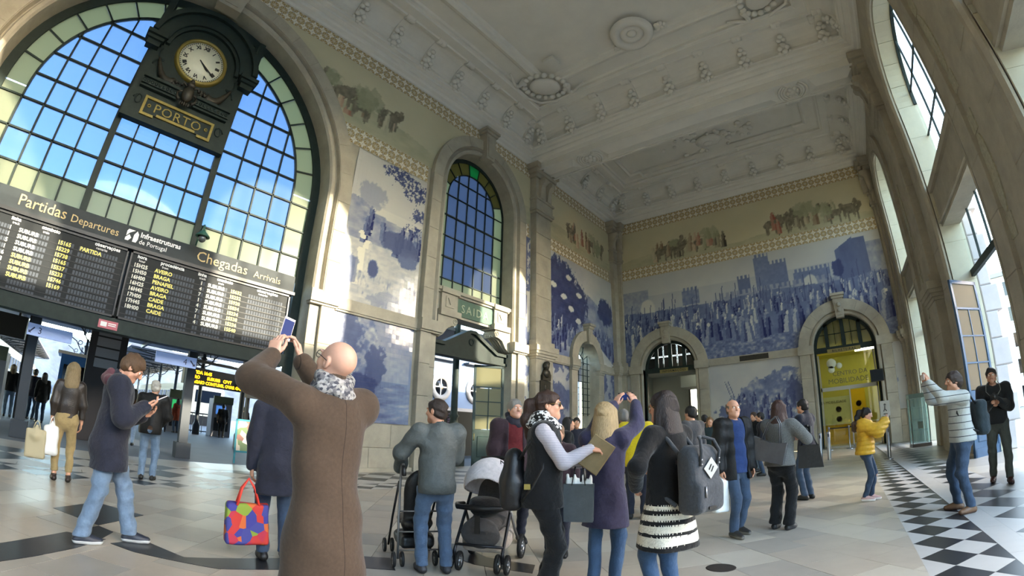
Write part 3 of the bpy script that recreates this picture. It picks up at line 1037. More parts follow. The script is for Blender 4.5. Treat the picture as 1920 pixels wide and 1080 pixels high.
for i in range(60):
    a = i * PI / 30
    ca, sa = math.cos(a), math.sin(a)
    r0, r1, t = (.605, .635, .012)
    tk.prism([(BC + ca * r0 - sa * t, CZ + sa * r0 + ca * t), (BC + ca * r0 + sa * t, CZ + sa * r0 - ca * t), (BC + ca * r1 + sa * t, CZ + sa * r1 - ca * t), (BC + ca * r1 - sa * t, CZ + sa * r1 + ca * t)], .225, .231)
tag(tk.build('minute_marks', M_BLACK, clk), kind='stuff')
for (nm, ang, L, wd) in (('hour_hand', 130.5, .36, .03), ('minute_hand', 124, .56, .022)):
    a = R(90 - ang)
    ca, sa = math.cos(a), math.sin(a)
    kb(lambda b: b.prism([(BC - ca * .08 - sa * wd * .5, CZ - sa * .08 + ca * wd * .5), (BC - ca * .08 + sa * wd * .5, CZ - sa * .08 - ca * wd * .5), (BC + ca * L * .75 + sa * wd, CZ + sa * L * .75 - ca * wd), (BC + ca * L, CZ + sa * L), (BC + ca * L * .75 - sa * wd, CZ + sa * L * .75 + ca * wd)], .236 if nm[0] == 'h' else .246, .243 if nm[0] == 'h' else .252), nm, M_BLACK)
def shelf(b):
    for s in (-1, 1):
        a, c = sorted((BC + s * .25, BC + s * 1.27))
        b.box(a, c, 9.02, 9.10, .16, .42); b.box(a, c, 8.86, 9.02, .16, .34); b.box(a, c, 8.80, 8.86, .16, .28)
        for k in range(9): b.ball((a + .06 + k * .11, 8.94, .34), (.045, .06, .035), 6, 4)
kb(shelf, 'shelf_moulding', M_GREEN)
for s in (-1, 1):                                   # horns of plenty
    pts, rad = [], []
    for i in range(12):
        t = i / 11
        pts.append((BC + s * (.48 + .62 * t), 9.2 - .05 * math.sin(t * 3) + .62 * t ** 2.6, .3 - .06 * t)); rad.append(.12 * (1 - t) ** .7 + .025 + (.012 if i % 2 else 0))
    h = kb(lambda b: b.tube(pts, rad, 10), 'cornucopia', M_BRONZE)
    fr = MB(FK)
    for k in range(14):
        fr.ball((BC + s * (.40 + random.uniform(-.1, .1)), 9.2 + random.uniform(-.08, .12), .32 + random.uniform(-.04, .08)), random.uniform(.035, .055), 7, 5)
    fr.build('fruit', M_BRONZE, h)
def crest(b):
    b.ball((BC, 9.05, .34), (.17, .26, .12), 12, 8); b.ball((BC, 9.36, .32), (.13, .1, .09), 10, 6); b.ball((BC, 9.5, .3), (.07, .08, .06), 8, 6)
    for s in (-1, 1):
        pts = [(BC + s * (.16 + .12 * math.cos(t)), 8.98 + .14 * math.sin(t) * (1 - t / 9), .32) for t in np.linspace(-1.5, 4.5, 14)]
        b.tube(pts, [.045 - .002 * i for i in range(14)], 7)
        b.tube([(BC + s * .1, 9.3, .3), (BC + s * .22, 9.38, .3), (BC + s * .26, 9.26, .3)], .035, 7)
    for k in range(5): b.ball((BC - .12 + k * .06, 8.74, .34), (.035, .07, .04), 7, 5)
kb(crest, 'crest', M_BRONZE)
for s in (-1, 1):
    kb(lambda b: b.tube([(BC + s * (1.08 + .14 * math.cos(t) * (1 - t / 14)), 9.9 + .5 * (t / 7) - .3 + .12 * math.sin(t), .18) for t in np.linspace(0, 7, 22)], .022, 6), 'scroll', M_GREEN)
    kb(lambda b: b.tube([(BC + s * (1.17 + .13 * math.cos(t) * (1 - t / 12)), 8.45 + .13 * math.sin(t), .18) for t in np.linspace(0, 8, 22)], .02, 6), 'scroll', M_GREEN)
def plate(b):
    o = [(BC - 1.0, 8.05), (BC - .62, 8.05), (BC - .62, 8.12), (BC + .62, 8.12), (BC + .62, 8.05), (BC + 1.0, 8.05), (BC + 1.0, 8.62), (BC - 1.0, 8.62)]
    i = [(BC - .93, 8.12), (BC - .55, 8.12), (BC - .55, 8.19), (BC + .55, 8.19), (BC + .55, 8.12), (BC + .93, 8.12), (BC + .93, 8.55), (BC - .93, 8.55)]
    b.prism(o, .16, .21, [list(reversed(i))])
    for s in (-1, 1): b.lathe([(.025, .17), (.025, .2), (.05, .2), (.05, .17)], (BC + s * .82, 8.36, 0), 12)
kb(plate, 'name_plate_frame', M_BRASS)
text_obj('lettering', 'PORTO', .38, FK, clk, M_BRASS, BC, 8.23, .165, .02, 'CENTER', 1.12)

# ---- departure and arrival boards under the great window
hdr = tag(empty('board_header', (AX, BC, 5.1)), 'slate header beam lettered Partidas Departures and Chegadas Arrivals', 'sign')
FH = lambda u, v, w: (w, u - BC, v - 5.1)
MB(FH).box(BC - 4.55, BC + 4.25, 4.68, 5.13, -.5, .02).build('beam', M_HDR, hdr)
MB(FH).box(BC - 4.55, BC + 4.28, 4.60, 4.68, -.5, .08).build('ledge', M_BLACK, hdr)
M_GOLD = mat('gold_letter', (0.72, 0.63, 0.42), 0.5)
text_obj('lettering', 'Partidas', .36, FH, hdr, M_GOLD, -2.05, 4.80, .02, .012)
text_obj('lettering', 'Departures', .25, FH, hdr, M_GOLD, -.9 + .1, 4.80, .02, .012)
text_obj('lettering', 'Chegadas', .36, FH, hdr, M_GOLD, 2.3, 4.80, .02, .012)
text_obj('lettering', 'Arrivals', .25, FH, hdr, M_GOLD, 3.86, 4.80, .02, .012)
text_obj('lettering', 'Infraestruturas', .17, FH, hdr, M_WHITE, .86, 4.94, .02, .01, offset=.004)
text_obj('lettering', 'de Portugal', .15, FH, hdr, M_WHITE, .86, 4.78, .02, .01)
lg = MB(FH)
lg.prism([(.52, 4.78), (.60, 4.78), (.66, 4.86), (.60, 4.93), (.52, 4.84)], .02, .03)
lg.prism([(.53, 4.88), (.6, 4.97), (.72, 5.05), (.56, 5.05), (.53, 5.0)], .02, .03)
lg.prism([(.70, 4.78), (.79, 4.78), (.82, 4.86), (.82, 4.98), (.77, 5.05), (.71, 4.95)], .02, .03)
lg.build('emblem', M_WHITE, hdr)

M_FLAP = mat('flap_grey', (0.27, 0.29, 0.32), 0.6, spec=0.25, var=0.2, vscale=3, coords='World')
M_YEL = mat('flap_yellow', (0.90, 0.84, 0.42), 0.5, emit=(0.9, 0.84, 0.4), estr=0.04)
M_WHT = mat('flap_white', (0.80, 0.80, 0.74), 0.5, emit=(0.8, 0.8, 0.75), estr=0.02)
def board(uc0, uc1, cols, heads, rows, label, rowtext):
    t = tag(empty('timetable_board', (AX, (uc0 + uc1) / 2, 3.0)), label, 'timetable board')
    FT = lambda u, v, w: (w, u - (uc0 + uc1) / 2, v - 3.0)
    MB(FT).box(uc0, uc1, 3.005, 4.595, -.4, -.02).build('case', M_BOARD, t)
    fr = MB(FT)
    for (a, b, c, d) in ((uc0, uc1, 4.54, 4.595), (uc0, uc1, 3.005, 3.05), (uc0, uc0 + .04, 3.005, 4.595), (uc1 - .04, uc1, 3.005, 4.595)):
        fr.box(a, b, c, d, -.05, .02)
    fr.build('frame', M_BLACK, t)
    cell, line = MB(FT), MB(FT)
    z0, dz = 4.27, .137
    for r in range(rows):
        z = z0 - r * dz
        line.box(uc0 + .06, uc1 - .06, z - .034, z - .026, -.02, -.012)
        for (c0, c1) in cols:
            n = int((c1 - c0) / .071)
            for k in range(n):
                u = c0 + k * .071
                cell.box(u, u + .052, z - .02, z + .068, -.02, -.014)
    cell.cur = 0
    tag(cell.build('flap_cells', M_FLAP, t, recalc=False), kind='stuff')
    line.build('row_rails', M_BLACK, t, recalc=False)
    for (s, u, sub) in heads:
        text_obj('lettering', s, .12, FT, t, M_WHITE, u, 4.465, -.02, .006, offset=.003)
        text_obj('lettering', sub, .08, FT, t, M_WHITE, u + .05, 4.385, -.02, .006)
    for r, items in enumerate(rowtext):
        z = z0 - r * dz - .02
        for (s, u, c) in items:
            text_obj('lettering', s, .125, FT, t, M_YEL if c else M_WHT, u, z, -.012, .006, spacing=1.0, offset=.003)
    return t
dep = [('1', '15165', 'PARTIDA'), ('1', '15229', ''), ('5', '15738', ''), ('1', '15165', ''), ('6', '15537', ''), ('3', '15233', ''), ('4', '15746', ''), ('2', '15169', '')]
board(-3.7, .70, [(-3.5, -2.6), (-2.45, -2.0), (-1.75, -1.05), (-.88, -.5), (-.42, .55)],
      [('linha', -2.06, 'track'), ('comboio', -1.35, 'train'), ('observações', -.1, 'remarks'), ('destino', -3.3, 'to')], 10,
      'black departures board with yellow train numbers, left of the pair',
      [[(a, -2.05, 0), ('SUBURB', -1.82, 1 if i > 3 else 0), (b, -.92, 1)] + ([(c, -.4, 1)] if c else []) for i, (a, b, c) in enumerate(dep)])
arr = [('15H25', 'AVEIRO', '15632'), ('15H50', 'BRAGA', '15232'), ('16H00', 'PENAFIEL', '15920'), ('16H25', 'AVEIRO', '15834'), ('16H45', 'BRAGA', '15234'), ('17H00', 'CAIDE', '15538'), ('17H45', 'BRAGA', '15236'), ('18H00', 'CAIDE', '15540')]
board(.76, 5.0, [(.95, 1.3), (1.42, 2.42), (2.55, 2.7), (2.78, 3.3), (3.38, 3.7), (3.84, 4.85)],
      [('hora', .93, 'hour'), ('procedência', 1.5, 'from'), ('linha', 2.45, 'track'), ('comboio', 2.95, 'train'), ('observações', 4.05, 'remarks')], 10,
      'black arrivals board listing times and towns, right of the pair',
      [[(a, .88, 0), (b, 1.4, 1), (str((i * 3) % 9 + 1), 2.55, 0), ('SUBURB', 2.74, 0), (c, 3.34, 1)] for i, (a, b, c) in enumerate(arr)])
bm_ = tag(MB(FA).box(-3.75, 5.1, 2.68, 3.0, -.45, -.02).build('board_beam', M_GREEN), 'dark green beam with small lights under the timetable boards', 'beam')
# lamp on the header, seen against the frosted panes
lamp = tag(empty('bracket_lamp', FA(2.22, 5.15, .09)), 'small green bracket lamp with a round globe above the arrivals board', 'lamp')
lb = MB(); lb.tube([(-.06, 0, .0), (.02, 0, .25), (.25, 0, .42), (.45, 0, .38), (.5, 0, .22)], .022, 8); lb.build('bracket', M_GREEN2, lamp)
lb = MB(); lb.lathe([(.03, .25), (.06, .2), (.17, .1), (.18, .07), (.12, .07)], (.5, 0, 0), 16); lb.build('shade', M_GREEN2, lamp)
lb = MB(); lb.ball((.5, 0, .03), .1, 14, 9); lb.build('globe', mat('lamp_globe', (0.3, 0.32, 0.33), 0.05, spec=0.8), lamp)
# ------------------------------------------------------------------ exit portal of the left wall
exw = tag(empty('window_2'), 'tall arched window over the exit with a coloured glass border', None, None, 'structure')
SW = -.55
GC, GR, GS = 12.37, 1.98, 10.4
eb = MB(FA)
def ebar(u0, v0, u1, v1, t=.018, d=.04):
    du, dv = u1 - u0, v1 - v0
    L = math.hypot(du, dv); nu, nv = -dv / L * t, du / L * t
    eb.prism([(u0 + nu, v0 + nv), (u0 - nu, v0 - nv), (u1 - nu, v1 - nv), (u1 + nu, v1 + nv)], SW - d, SW + d)
EO = [-1.4, -.84, -.28, .28, .84, 1.4]
ER = [6.35, 6.88, 7.75, 8.62, 9.5, 10.4, 11.2]
GI = 1.4
for o in EO: ebar(GC + o, 6.2, GC + o, GS + math.sqrt(max(0, GI * GI - o * o)), .02)
for z in ER[1:]:
    x = GR if z < GS + .01 else math.sqrt(max(0, GI ** 2 - (z - GS) ** 2))
    ebar(GC - x, z, GC + x, z, .03 if abs(z - 9.5) < .01 or abs(z - 7.75) < .01 else .018)
eb.ring(GC, GS, GI - .02, GI + .02, 0, PI, 28, SW - .04, SW + .04)
eb.ring(GC, GS, GR - .03, GR + .2, 0, PI, 28, SW - .05, SW + .05)
for s in (-1, 1):
    a, b = sorted((GC + s * (GR - .03), GC + s * (GR + .2)))
    eb.box(a, b, 5.9, GS, SW - .05, SW + .05)
for i in range(1, 9):
    a = PI * i / 9
    ebar(GC + GI * math.cos(a), GS + GI * math.sin(a), GC + GR * math.cos(a), GS + GR * math.sin(a))
eb.build('glazing_bars', M_GREEN, exw, recalc=False)
for i in range(5):
    for j in range(len(ER)):
        z1 = ER[j + 1] if j + 1 < len(ER) else 12.0
        if ER[j] > GS + math.sqrt(max(0, GI ** 2 - min(abs(EO[i]), abs(EO[i + 1])) ** 2)) - .05: continue
        pane(GC + EO[i], GC + EO[i + 1], ER[j], z1, M_FROST if j == 0 else M_GLASSG, exw, w=SW, rad=GI if z1 > GS else None, c=(GC, GS))
for s in (-1, 1):
    a, b = sorted((GC + s * GI, GC + s * GR))
    for j in range(5): pane(a, b, ER[j], ER[j + 1], M_FROST, exw, w=SW)
for i in range(9):
    m = M_FROSTG if i == 4 else (M_FROSTA if 0 < i < 8 else M_FROST)
    MB(FA).ring(GC, GS, GI + .02, GR - .02, PI * i / 9 + .01, PI * (i + 1) / 9 - .01, 4, SW - .004, SW + .004).build('pane', m, exw, recalc=False)

lint = tag(empty('trim_1'), 'stone lintel of the exit carried on scroll corbels', None, None, 'structure')
lb = MB(FA)
lb.box(10.3, 14.4, 5.35, 6.12, -.75, -.1); lb.box(10.3, 14.4, 6.12, 6.2, -.75, -.02); lb.box(10.3, 14.4, 6.2, 6.32, -.75, .06)
lb.build('lintel', M_STONE, lint, recalc=False)
for s in (-1, 1):
    c = GC + s * 1.42
    b = MB(FA)
    b.box(c - .4, c + .4, 5.5, 6.12, -.1, .02); b.box(c - .45, c + .45, 6.12, 6.32, -.1, .1); b.box(c - .5, c + .5, 5.28, 5.5, -.6, .14)
    b.prism([(c - .2, 5.62), (c + .2, 5.62), (c + .2, 6.02), (c - .2, 6.02)], .02, .04)
    b.build('sign_block', M_STONE, lint)
    MB(FA).prism([(c - .12, 5.95), (c + .12, 5.95), (c, 5.72)], .04, .07).build('diamond_boss', M_STONE, lint)
    cb = MB(FA)                                     # scroll corbel: profile in the wall plane, leaning towards the jamb
    e = GC + s * 1.98
    pr = [(e, 5.28), (e - s * .9, 5.28), (e - s * .98, 5.16), (e - s * .88, 5.0), (e - s * .7, 4.98), (e - s * .5, 4.9), (e - s * .28, 4.62), (e - s * .1, 4.5), (e, 4.5)]
    cb.prism(pr if s < 0 else pr[::-1], -.55, .06)
    cb.build('scroll_corbel', M_STONE, lint)
    cv = MB(FA)
    cv.tube([(e - s * (.82 + .11 * math.cos(t) * (1 - t / 12)), 5.13 + .11 * math.sin(t) * (1 - t / 12), .07) for t in np.linspace(0, 9, 22)], .018, 6)
    for k in range(4): cv.tube([(e - s * .95, 5.1 - .02 * k, -.45 + k * .12), (e - s * .6, 4.92, -.45 + k * .12), (e - s * .15, 4.5, -.45 + k * .12)], .03, 6)
    cv.build('scroll', M_STONE, lint)
sg = tag(MB(FA).prism([(11.32, 5.5), (11.4, 5.44), (13.3, 5.44), (13.38, 5.5), (13.38, 6.0), (13.3, 6.08), (11.4, 6.08), (11.32, 6.0)], -.1, -.06).build('exit_sign', M_GREEN2), 'green enamel sign lettered SAIDA on the stone lintel', 'sign')
text_obj('lettering', 'SAIDA', .44, FA, sg, mat('sign_cream', (0.62, 0.68, 0.58), 0.5), 12.35, 5.6, -.06, .012, 'CENTER', 1.3)

gp = tag(empty('iron_portal', (AX - .3, 12.35, 0)), 'dark green iron portal with a small gable under the exit sign', 'portal')
FG = lambda u, v, w: (w, u - 12.35, v)
g = MB(FG)
g.prism([(10.2, 4.0), (14.5, 4.0), (14.5, 4.34), (13.75, 4.34), (12.5, 4.98), (12.2, 4.98), (10.95, 4.34), (10.2, 4.34)], -.12, .12)
g.build('gable', M_GREEN, gp)
g = MB(FG)
g.prism([(10.2, 4.30), (10.95, 4.30), (12.25, 4.93), (12.45, 4.93), (13.75, 4.30), (14.5, 4.30), (14.5, 4.42), (13.78, 4.42), (12.5, 5.06), (12.2, 5.06), (10.92, 4.42), (10.2, 4.42)], -.2, .22)
g.box(10.2, 14.5, 3.95, 4.05, -.18, .18)
g.build('gable_moulding', M_GREEN, gp)
g = MB(FG); g.lathe([(.09, .12), (.09, .16), (.14, .16), (.14, .12)], (12.35, 4.62, 0), 18); g.build('rosette', M_GREEN, gp)
M_GREENDOOR = mat('door_green', (0.11, 0.20, 0.18), 0.5, var=0.2, vscale=5)
M_FROSTW = glass_mat('frosted_door_pane', (0.6, 0.6, 0.5), 0.06, 0.15, 0.7, (0.72, 0.70, 0.55))
def door_leaf(name, loc, rz, w, h, m, mg, label, cols=2, rows=3, top_light=.75, panel_h=1.35, group=None, frame=.09):
    """panelled leaf hinged at its origin, running along +u"""
    t = tag(empty(name, loc, rz), label, 'door')
    F = lambda u, v, ww: (u, ww, v)
    fr = MB(F)
    for (a, b, c, d) in ((0, frame, 0, h), (w - frame, w, 0, h), (0, w, h - frame, h), (0, w, 0, .22), (0, w, panel_h - .06, panel_h + .06), (0, w, h - frame - top_light - .05, h - frame - top_light)):
        fr.box(a, b, c, d, -.03, .03)
    g0, g1 = panel_h + .06, h - frame - top_light - .05
    for i in range(1, cols):
        u = frame + (w - 2 * frame) * i / cols
        fr.box(u - .015, u + .015, g0, g1, -.025, .025)
    for j in range(1, rows):
        v = g0 + (g1 - g0) * j / rows
        fr.box(frame, w - frame, v - .018, v + .018, -.025, .025)
    fr.build('door_frame', m, t, recalc=False)
    pn = MB(F)
    pn.box(frame, w - frame, .22, panel_h - .06, -.015, .015)
    pn.build('kick_panel', m, t, recalc=False)
    pm = MB(F)
    pm.bbox(frame + .1, w - frame - .1, .36, panel_h - .2, .015, .035, .02)
    pm.add([(u, v, -ww) for (u, v, ww) in [(frame + .1, .36, .035), (w - frame - .1, .36, .035), (w - frame - .1, panel_h - .2, .035), (frame + .1, panel_h - .2, .035)]], [(0, 1, 2, 3)])
    pm.build('raised_panel', m, t, recalc=False)
    for i in range(cols):
        for j in range(rows):
            a, b = frame + (w - 2 * frame) * i / cols, frame + (w - 2 * frame) * (i + 1) / cols
            c, d = g0 + (g1 - g0) * j / rows, g0 + (g1 - g0) * (j + 1) / rows
            MB(F).box(a + .016, b - .016, c + .018, d - .018, -.004, .004).build('pane', mg, t, recalc=False)
    MB(F).box(frame, w - frame, h - frame - top_light, h - frame, -.004, .004).build('pane', mg, t, recalc=False)
    hb = MB(F); hb.tube([(w - .05, 1.0, .04), (w - .05, 1.0, .09), (w - .05, 1.25, .09), (w - .05, 1.25, .04)], .012, 6); hb.build('handle', M_BRASS, t)
    return t
door_leaf('exit_door', (AX - .1, 14.2, 0), R(-118), 1.25, 3.92, M_GREENDOOR, M_FROSTW, 'dark green glazed door standing open beside the exit')
post = tag(empty('iron_column', (AX - 1.2, 12.6, 0)), 'dark cast iron column standing outside the exit', 'column')
pb = MB(); pb.lathe([(.26, 0), (.26, .9), (.22, .95), (.2, 1.3), (.24, 1.36), (.2, 1.42), (.13, 1.8), (.2, 1.9), (.13, 1.98), (.125, 6.0)], (0, 0, 0), 16); pb.build('shaft', M_GREEN, post)
pb = MB(); pb.box(-.32, .32, -.32, .32, 0, .5); pb.build('base', M_GREEN, post)

# small barred window in the last bay
w3 = tag(empty('window_3'), 'narrow arched window with an iron grid beside the corner', None, None, 'structure')
nb = MB(FA)
for i in range(5):
    o = -.9 + i * .45
    nb.box(NC + o - .012, NC + o + .012, 2.2, NS + math.sqrt(max(0, 1.1 - o * o)), -.45, -.41)
for j in range(9): nb.box(NC - 1.1, NC + 1.1, 2.3 + j * .33, 2.325 + j * .33, -.45, -.41)
nb.ring(NC, NS, .5, .53, 0, PI, 18, -.45, -.41)
for i in range(1, 6):
    a = PI * i / 6
    nb.prism([(NC + .5 * math.cos(a) - .012, NS + .5 * math.sin(a)), (NC + .5 * math.cos(a) + .012, NS + .5 * math.sin(a)), (NC + 1.1 * math.cos(a) + .012, NS + 1.1 * math.sin(a)), (NC + 1.1 * math.cos(a) - .012, NS + 1.1 * math.sin(a))], -.45, -.41)
nb.build('window_grid', M_GREEN, w3, recalc=False)
for i in range(5):
    pane(NC - 1.1 + i * .44, NC - 1.1 + (i + 1) * .44, 1.0, NS, M_GLASS, w3, w=-.5)
MB(FA).prism(arc(NC, NS, 1.1, 0, PI, 20), -.504, -.496).build('pane', M_GLASS, w3)

# bronze bust plaque on the pilaster
bu = tag(empty('bronze_bust', (AX + .35, 16.4, 2.75)), 'dark bronze bust relief with a plaque on the stone pilaster', 'sculpture')
FBU = lambda u, v, w: (w, u, v)
b = MB(FBU); b.box(-.38, .38, 0, .78, 0, .06); b.build('plaque', M_BRONZE, bu)
b = MB(FBU); b.prism([(-.3, .8), (.3, .8), (.34, 1.05), (.2, 1.25), (-.1, 1.3), (-.3, 1.0)], 0, .12); b.ball((0, 1.1, .1), (.26, .2, .12), 12, 7); b.ball((-.06, 1.42, .12), (.17, .2, .14), 12, 8); b.ball((-.2, 1.38, .15), (.06, .07, .06), 8, 5); b.ball((.05, 1.55, .1), (.15, .1, .12), 10, 6); b.tube([(0, 1.2, .1), (-.03, 1.35, .12)], .1, 10); b.build('bust', M_BRONZE, bu)
b = MB(FBU); b.prism([(-.2, .1), (.2, .1), (.2, .3), (-.2, .3)], .06, .075); b.ball((0, .52, .06), (.13, .15, .04), 10, 6); b.build('plaque_relief', M_BRONZE, bu)

# ------------------------------------------------------------------ far wall (ticket office side)
wall_back = tag(empty('wall_back'), 'far end wall with two round-arched doors under a wide blue tile mural', None, None, 'structure')
D1, D2, DH, DS = -8.65, .58, 1.52, 4.78
XL, XR = AX, CX
out = [(XL, 0), (D1 - DH, 0), (D1 - DH, DS)] + arc(D1, DS, DH, PI, 0, 20)[1:-1] + [(D1 + DH, DS), (D1 + DH, 0), (D2 - DH, 0), (D2 - DH, DS)] + arc(D2, DS, DH, PI, 0, 20)[1:-1] + [(D2 + DH, DS), (D2 + DH, 0), (XR, 0), (XR, 14.6), (XL, 14.6)]
MB(FB).prism(out, -.7, 0).build('wall_core', M_STONE, wall_back)
hB = lambda u, v: (np.hypot(u - D1, np.maximum(v - DS, 0)) < 2.2) | (np.hypot(u - D2, np.maximum(v - DS, 0)) < 2.2)
painted_grid('azulejo_panel', FB, -11.25, 3.3, 4.97, 10.2, .03, .045, mural_back_upper, M_AZULB, wall_back, hB)
painted_grid('azulejo_panel', FB, D1 + 2.25, D2 - 2.25, 1.5, 4.6, .03, .045, mural_back_lower, M_AZULB, wall_back)
painted_grid('azulejo_panel', FB, -11.3, D1 - 2.25, 1.5, 4.6, .03, .06, lambda U, V: mural_back_lower(U + 5, V), M_AZULB, wall_back)
painted_grid('azulejo_panel', FB, D2 + 2.25, 3.4, 1.5, 4.6, .03, .06, lambda U, V: mural_back_lower(U - 4, V), M_AZULB, wall_back)
painted_grid('frieze_panel', FB, -11.25, 3.3, 10.88, 13.2, .03, .05, lambda U, V: frieze(U, V, 14), M_FRIEZE_B, wall_back)
for v in (10.2, 13.2):
    border_run(wall_back, FB, BT_B, -11.2, 3.3, v, .035)
stepped(wall_back, FB, D1 + 2.2, D2 - 2.2, [(4.6, 4.97, .12, 0)], 'string_course')
tag(MB(FB).box(-4.7, -3.2, 4.66, 4.92, .12, .14).build('bronze_plate', M_BRONZE), 'brown oblong plate on the stone course between the doors', 'plaque')
for c in (D1, D2):
    sr = empty('arch_surround', parent=wall_back)
    voussoirs(sr, FB, c, DS, DH + .2, 2.25, 11, 0, .2, seg=4)
    moulding_arch(sr, FB, c, DH, 0, DS, [(0, -.3), (0, .08), (.06, .12), (.14, .1), (.2, .06), (.22, .2)], 22)
    for s in (-1, 1):
        a, b = sorted((c + s * (DH + .2), c + s * 2.25))
        blocks(sr, FB, a, b, 0, 4.55, 0, .2, 1.15)
        a, b = sorted((c + s * DH, c + s * 2.3))
        stepped(sr, FB, a, b, [(4.55, 4.97, .26, 0)], 'impost')
    k = keystone(sr, FB, c, 6.1, 7.3, .4, .5, .32)
    bb = MB(FB); bb.ball((c, 6.45, .36), (.1, .1, .05), 10, 6); bb.ball((c, 6.72, .36), (.12, .12, .06), 10, 6); bb.build('keystone_boss', M_STONE, k)
for (a, b) in ((D1 + 2.25, D2 - 2.25), (-11.3, D1 - 2.25), (D2 + 2.25, 3.4)):
    blocks(wall_back, FB, a, b, 0, 1.48, 0, .1, .74, split=1.6)
pilaster(wall_back, FB, -11.7 + .05, -11.15, .25)
pilaster(wall_back, FB, 3.3, 3.66, .2)

def fanlight(name, c, label, mg):
    t = tag(empty(name), label, None, None, 'structure')
    f = MB(FB)
    f.ring(c, DS, DH - .16, DH + .02, 0, PI, 26, -.42, -.28)
    f.box(c - DH, c + DH, DS - .2, DS + .06, -.45, -.25)
    for o in (-.82, 0, .82):
        f.box(c + o - .1, c + o + .1, DS, DS + math.sqrt(DH ** 2 - o * o) - .08, -.42, -.28)
    for o in (-.41, .41): f.box(c + o - .018, c + o + .018, DS, DS + math.sqrt(DH ** 2 - o * o) - .1, -.38, -.32)
    f.box(c - DH + .08, c + DH - .08, DS + .66, DS + .70, -.38, -.32)
    f.build('fanlight_frame', M_GREEN, t, recalc=False)
    xs = [-DH + .15, -.92, -.72, -.41, -.1, .1, .41, .72, .92, DH - .15]
    for a, b in ((-1.36, -.92), (-.72, -.43), (-.39, -.1), (.1, .39), (.43, .72), (.92, 1.36)):
        pane(c + a, c + b, DS + .06, DS + .66, mg, t, FB, -.35, rad=DH - .16, c=(c, DS))
        if abs(a) < 1.2 or True: pane(c + a, c + b, DS + .7, DS + 1.5, mg, t, FB, -.35, rad=DH - .17, c=(c, DS))
    for s in (-1, 1):
        a, b = sorted((c + s * (DH - .1), c + s * (DH + .02)))
        MB(FB).box(a, b, 0, DS - .2, -.45, -.25).build('door_post', M_GREEN, t, recalc=False)
    return t
M_FANY = glass_mat('fanlight_pane_warm', (0.8, 0.78, 0.55), 0.06, 0.1, 0.5, (0.80, 0.78, 0.58))
M_FAND = mat('fanlight_dark', (0.09, 0.11, 0.11), 0.25)
fanlight('door_1', D2, 'ticket office doorway with a fanlight of warm panes', M_FANY)
fanlight('door_2', D1, 'information office doorway with a dark panelled fanlight', M_FAND)
M_SIGNY = mat('sign_ochre', (0.55, 0.49, 0.28), 0.5)
for (c, s, lab) in ((D2 - .05, 'BILHETEIRAS', 'ochre sign lettered BILHETEIRAS over the ticket office door'), (D1 + .2, 'INFORMAÇÕES', 'ochre sign lettered INFORMAÇÕES over the information door')):
    t = tag(MB(FB).box(c - .82, c + .82, 4.52, 4.72, -.25, -.21).build('door_sign', M_SIGNY), lab, 'sign')
    text_obj('lettering', s, .17, FB, t, M_BLACK, c, 4.565, -.21, .008, 'CENTER', 1.25, offset=.002)

# rooms behind the two doors
M_YWALL = mat('yellow_green_wall', (0.80, 0.78, 0.40), 0.6, var=0.05, vscale=2)
M_YEL2 = mat('yellow_panel', (0.93, 0.76, 0.10), 0.5)
M_LAMP = mat('office_light', (1, 1, 0.92), 0.5, emit=(1, 1, 0.9), estr=6.0)
off = tag(empty('wall_office'), 'yellow walls and ceiling of the ticket office behind the door', None, None, 'structure')
o = MB(); o.box(-1.6, 3.3, 30.5, 30.6, 0, 5); o.box(-1.7, -1.6, 25.25, 30.5, 0, 5); o.box(3.2, 3.3, 25.25, 30.5, 0, 5); o.box(-1.6, 3.3, 25.25, 30.5, 5.0, 6.6)
o.build('office_wall', M_YWALL, off, recalc=False)
MB().box(-1.7, 3.3, 24.5, 30.6, -.1, 0.0).build('office_floor', mat('office_floor', (0.72, 0.69, 0.6), 0.3), off, recalc=False)
for (x, y, ll) in ((0.0, 26.6, 'bright ceiling light just inside the ticket office glass'), (1.8, 28.2, 'bright ceiling light over the ticket counter')):
    l = tag(MB().box(x - .6, x + .6, y - .15, y + .15, 4.9, 4.99).build('ceiling_light', M_LAMP), ll, 'light')
ct = tag(empty('ticket_counter', (.5, 28.6, 0)), 'yellow and white ticket counter inside the office', 'counter')
c = MB(); c.box(-1.9, 1.9, -.35, .35, 0, 1.05); c.build('counter_body', M_YEL2, ct)
c = MB(); c.box(-2.0, 2.0, -.45, .4, 1.05, 1.12); c.build('counter_top', M_WHITE, ct)
M_PANELW = mat('counter_screen', (0.78, 0.80, 0.70), 0.4)
M_CIRC = mat('print_grey', (0.25, 0.26, 0.27), 0.5)
c = MB(); c.box(-1.9, .15, .3, .36, 1.12, 2.6); c.build('screen_panel', M_PANELW, ct)
c = MB(); c.box(.2, 1.0, .2, .36, 0.2, 2.9); c.build('yellow_banner', M_YEL2, ct)
for (x, z) in ((.6, 2.1), (.6, 1.55), (-.55, 1.9), (-.55, 1.35)):
    c = MB(); c.lathe([(0, 0), (.16, 0), (.16, .02)], (0, 0, 0), 20); q = c.build('print_circle', M_CIRC, ct); q.rotation_euler = (PI / 2, 0, 0); q.location = (x, .2 if x > 0 else .3, z)
text_obj('lettering', 'LOJA MOBILIDADE', .2, lambda u, v, w: (u, .29 - w, v), ct, M_CIRC, -1.75, 2.25, 0, .01)
gf = tag(empty('office_glass_front', (D2, 24.95, 0)), 'glass front and sliding door of the ticket office', 'glass door')
c = MB()
for (a, b, d, e) in ((-1.4, 1.4, 2.72, 2.9), (-1.4, -1.33, 0, 4.5), (1.33, 1.4, 0, 4.5), (-.03, .03, 0, 2.72), (-1.4, 1.4, 0, .08)):
    c.box(a, b, -.03, .03, d, e)
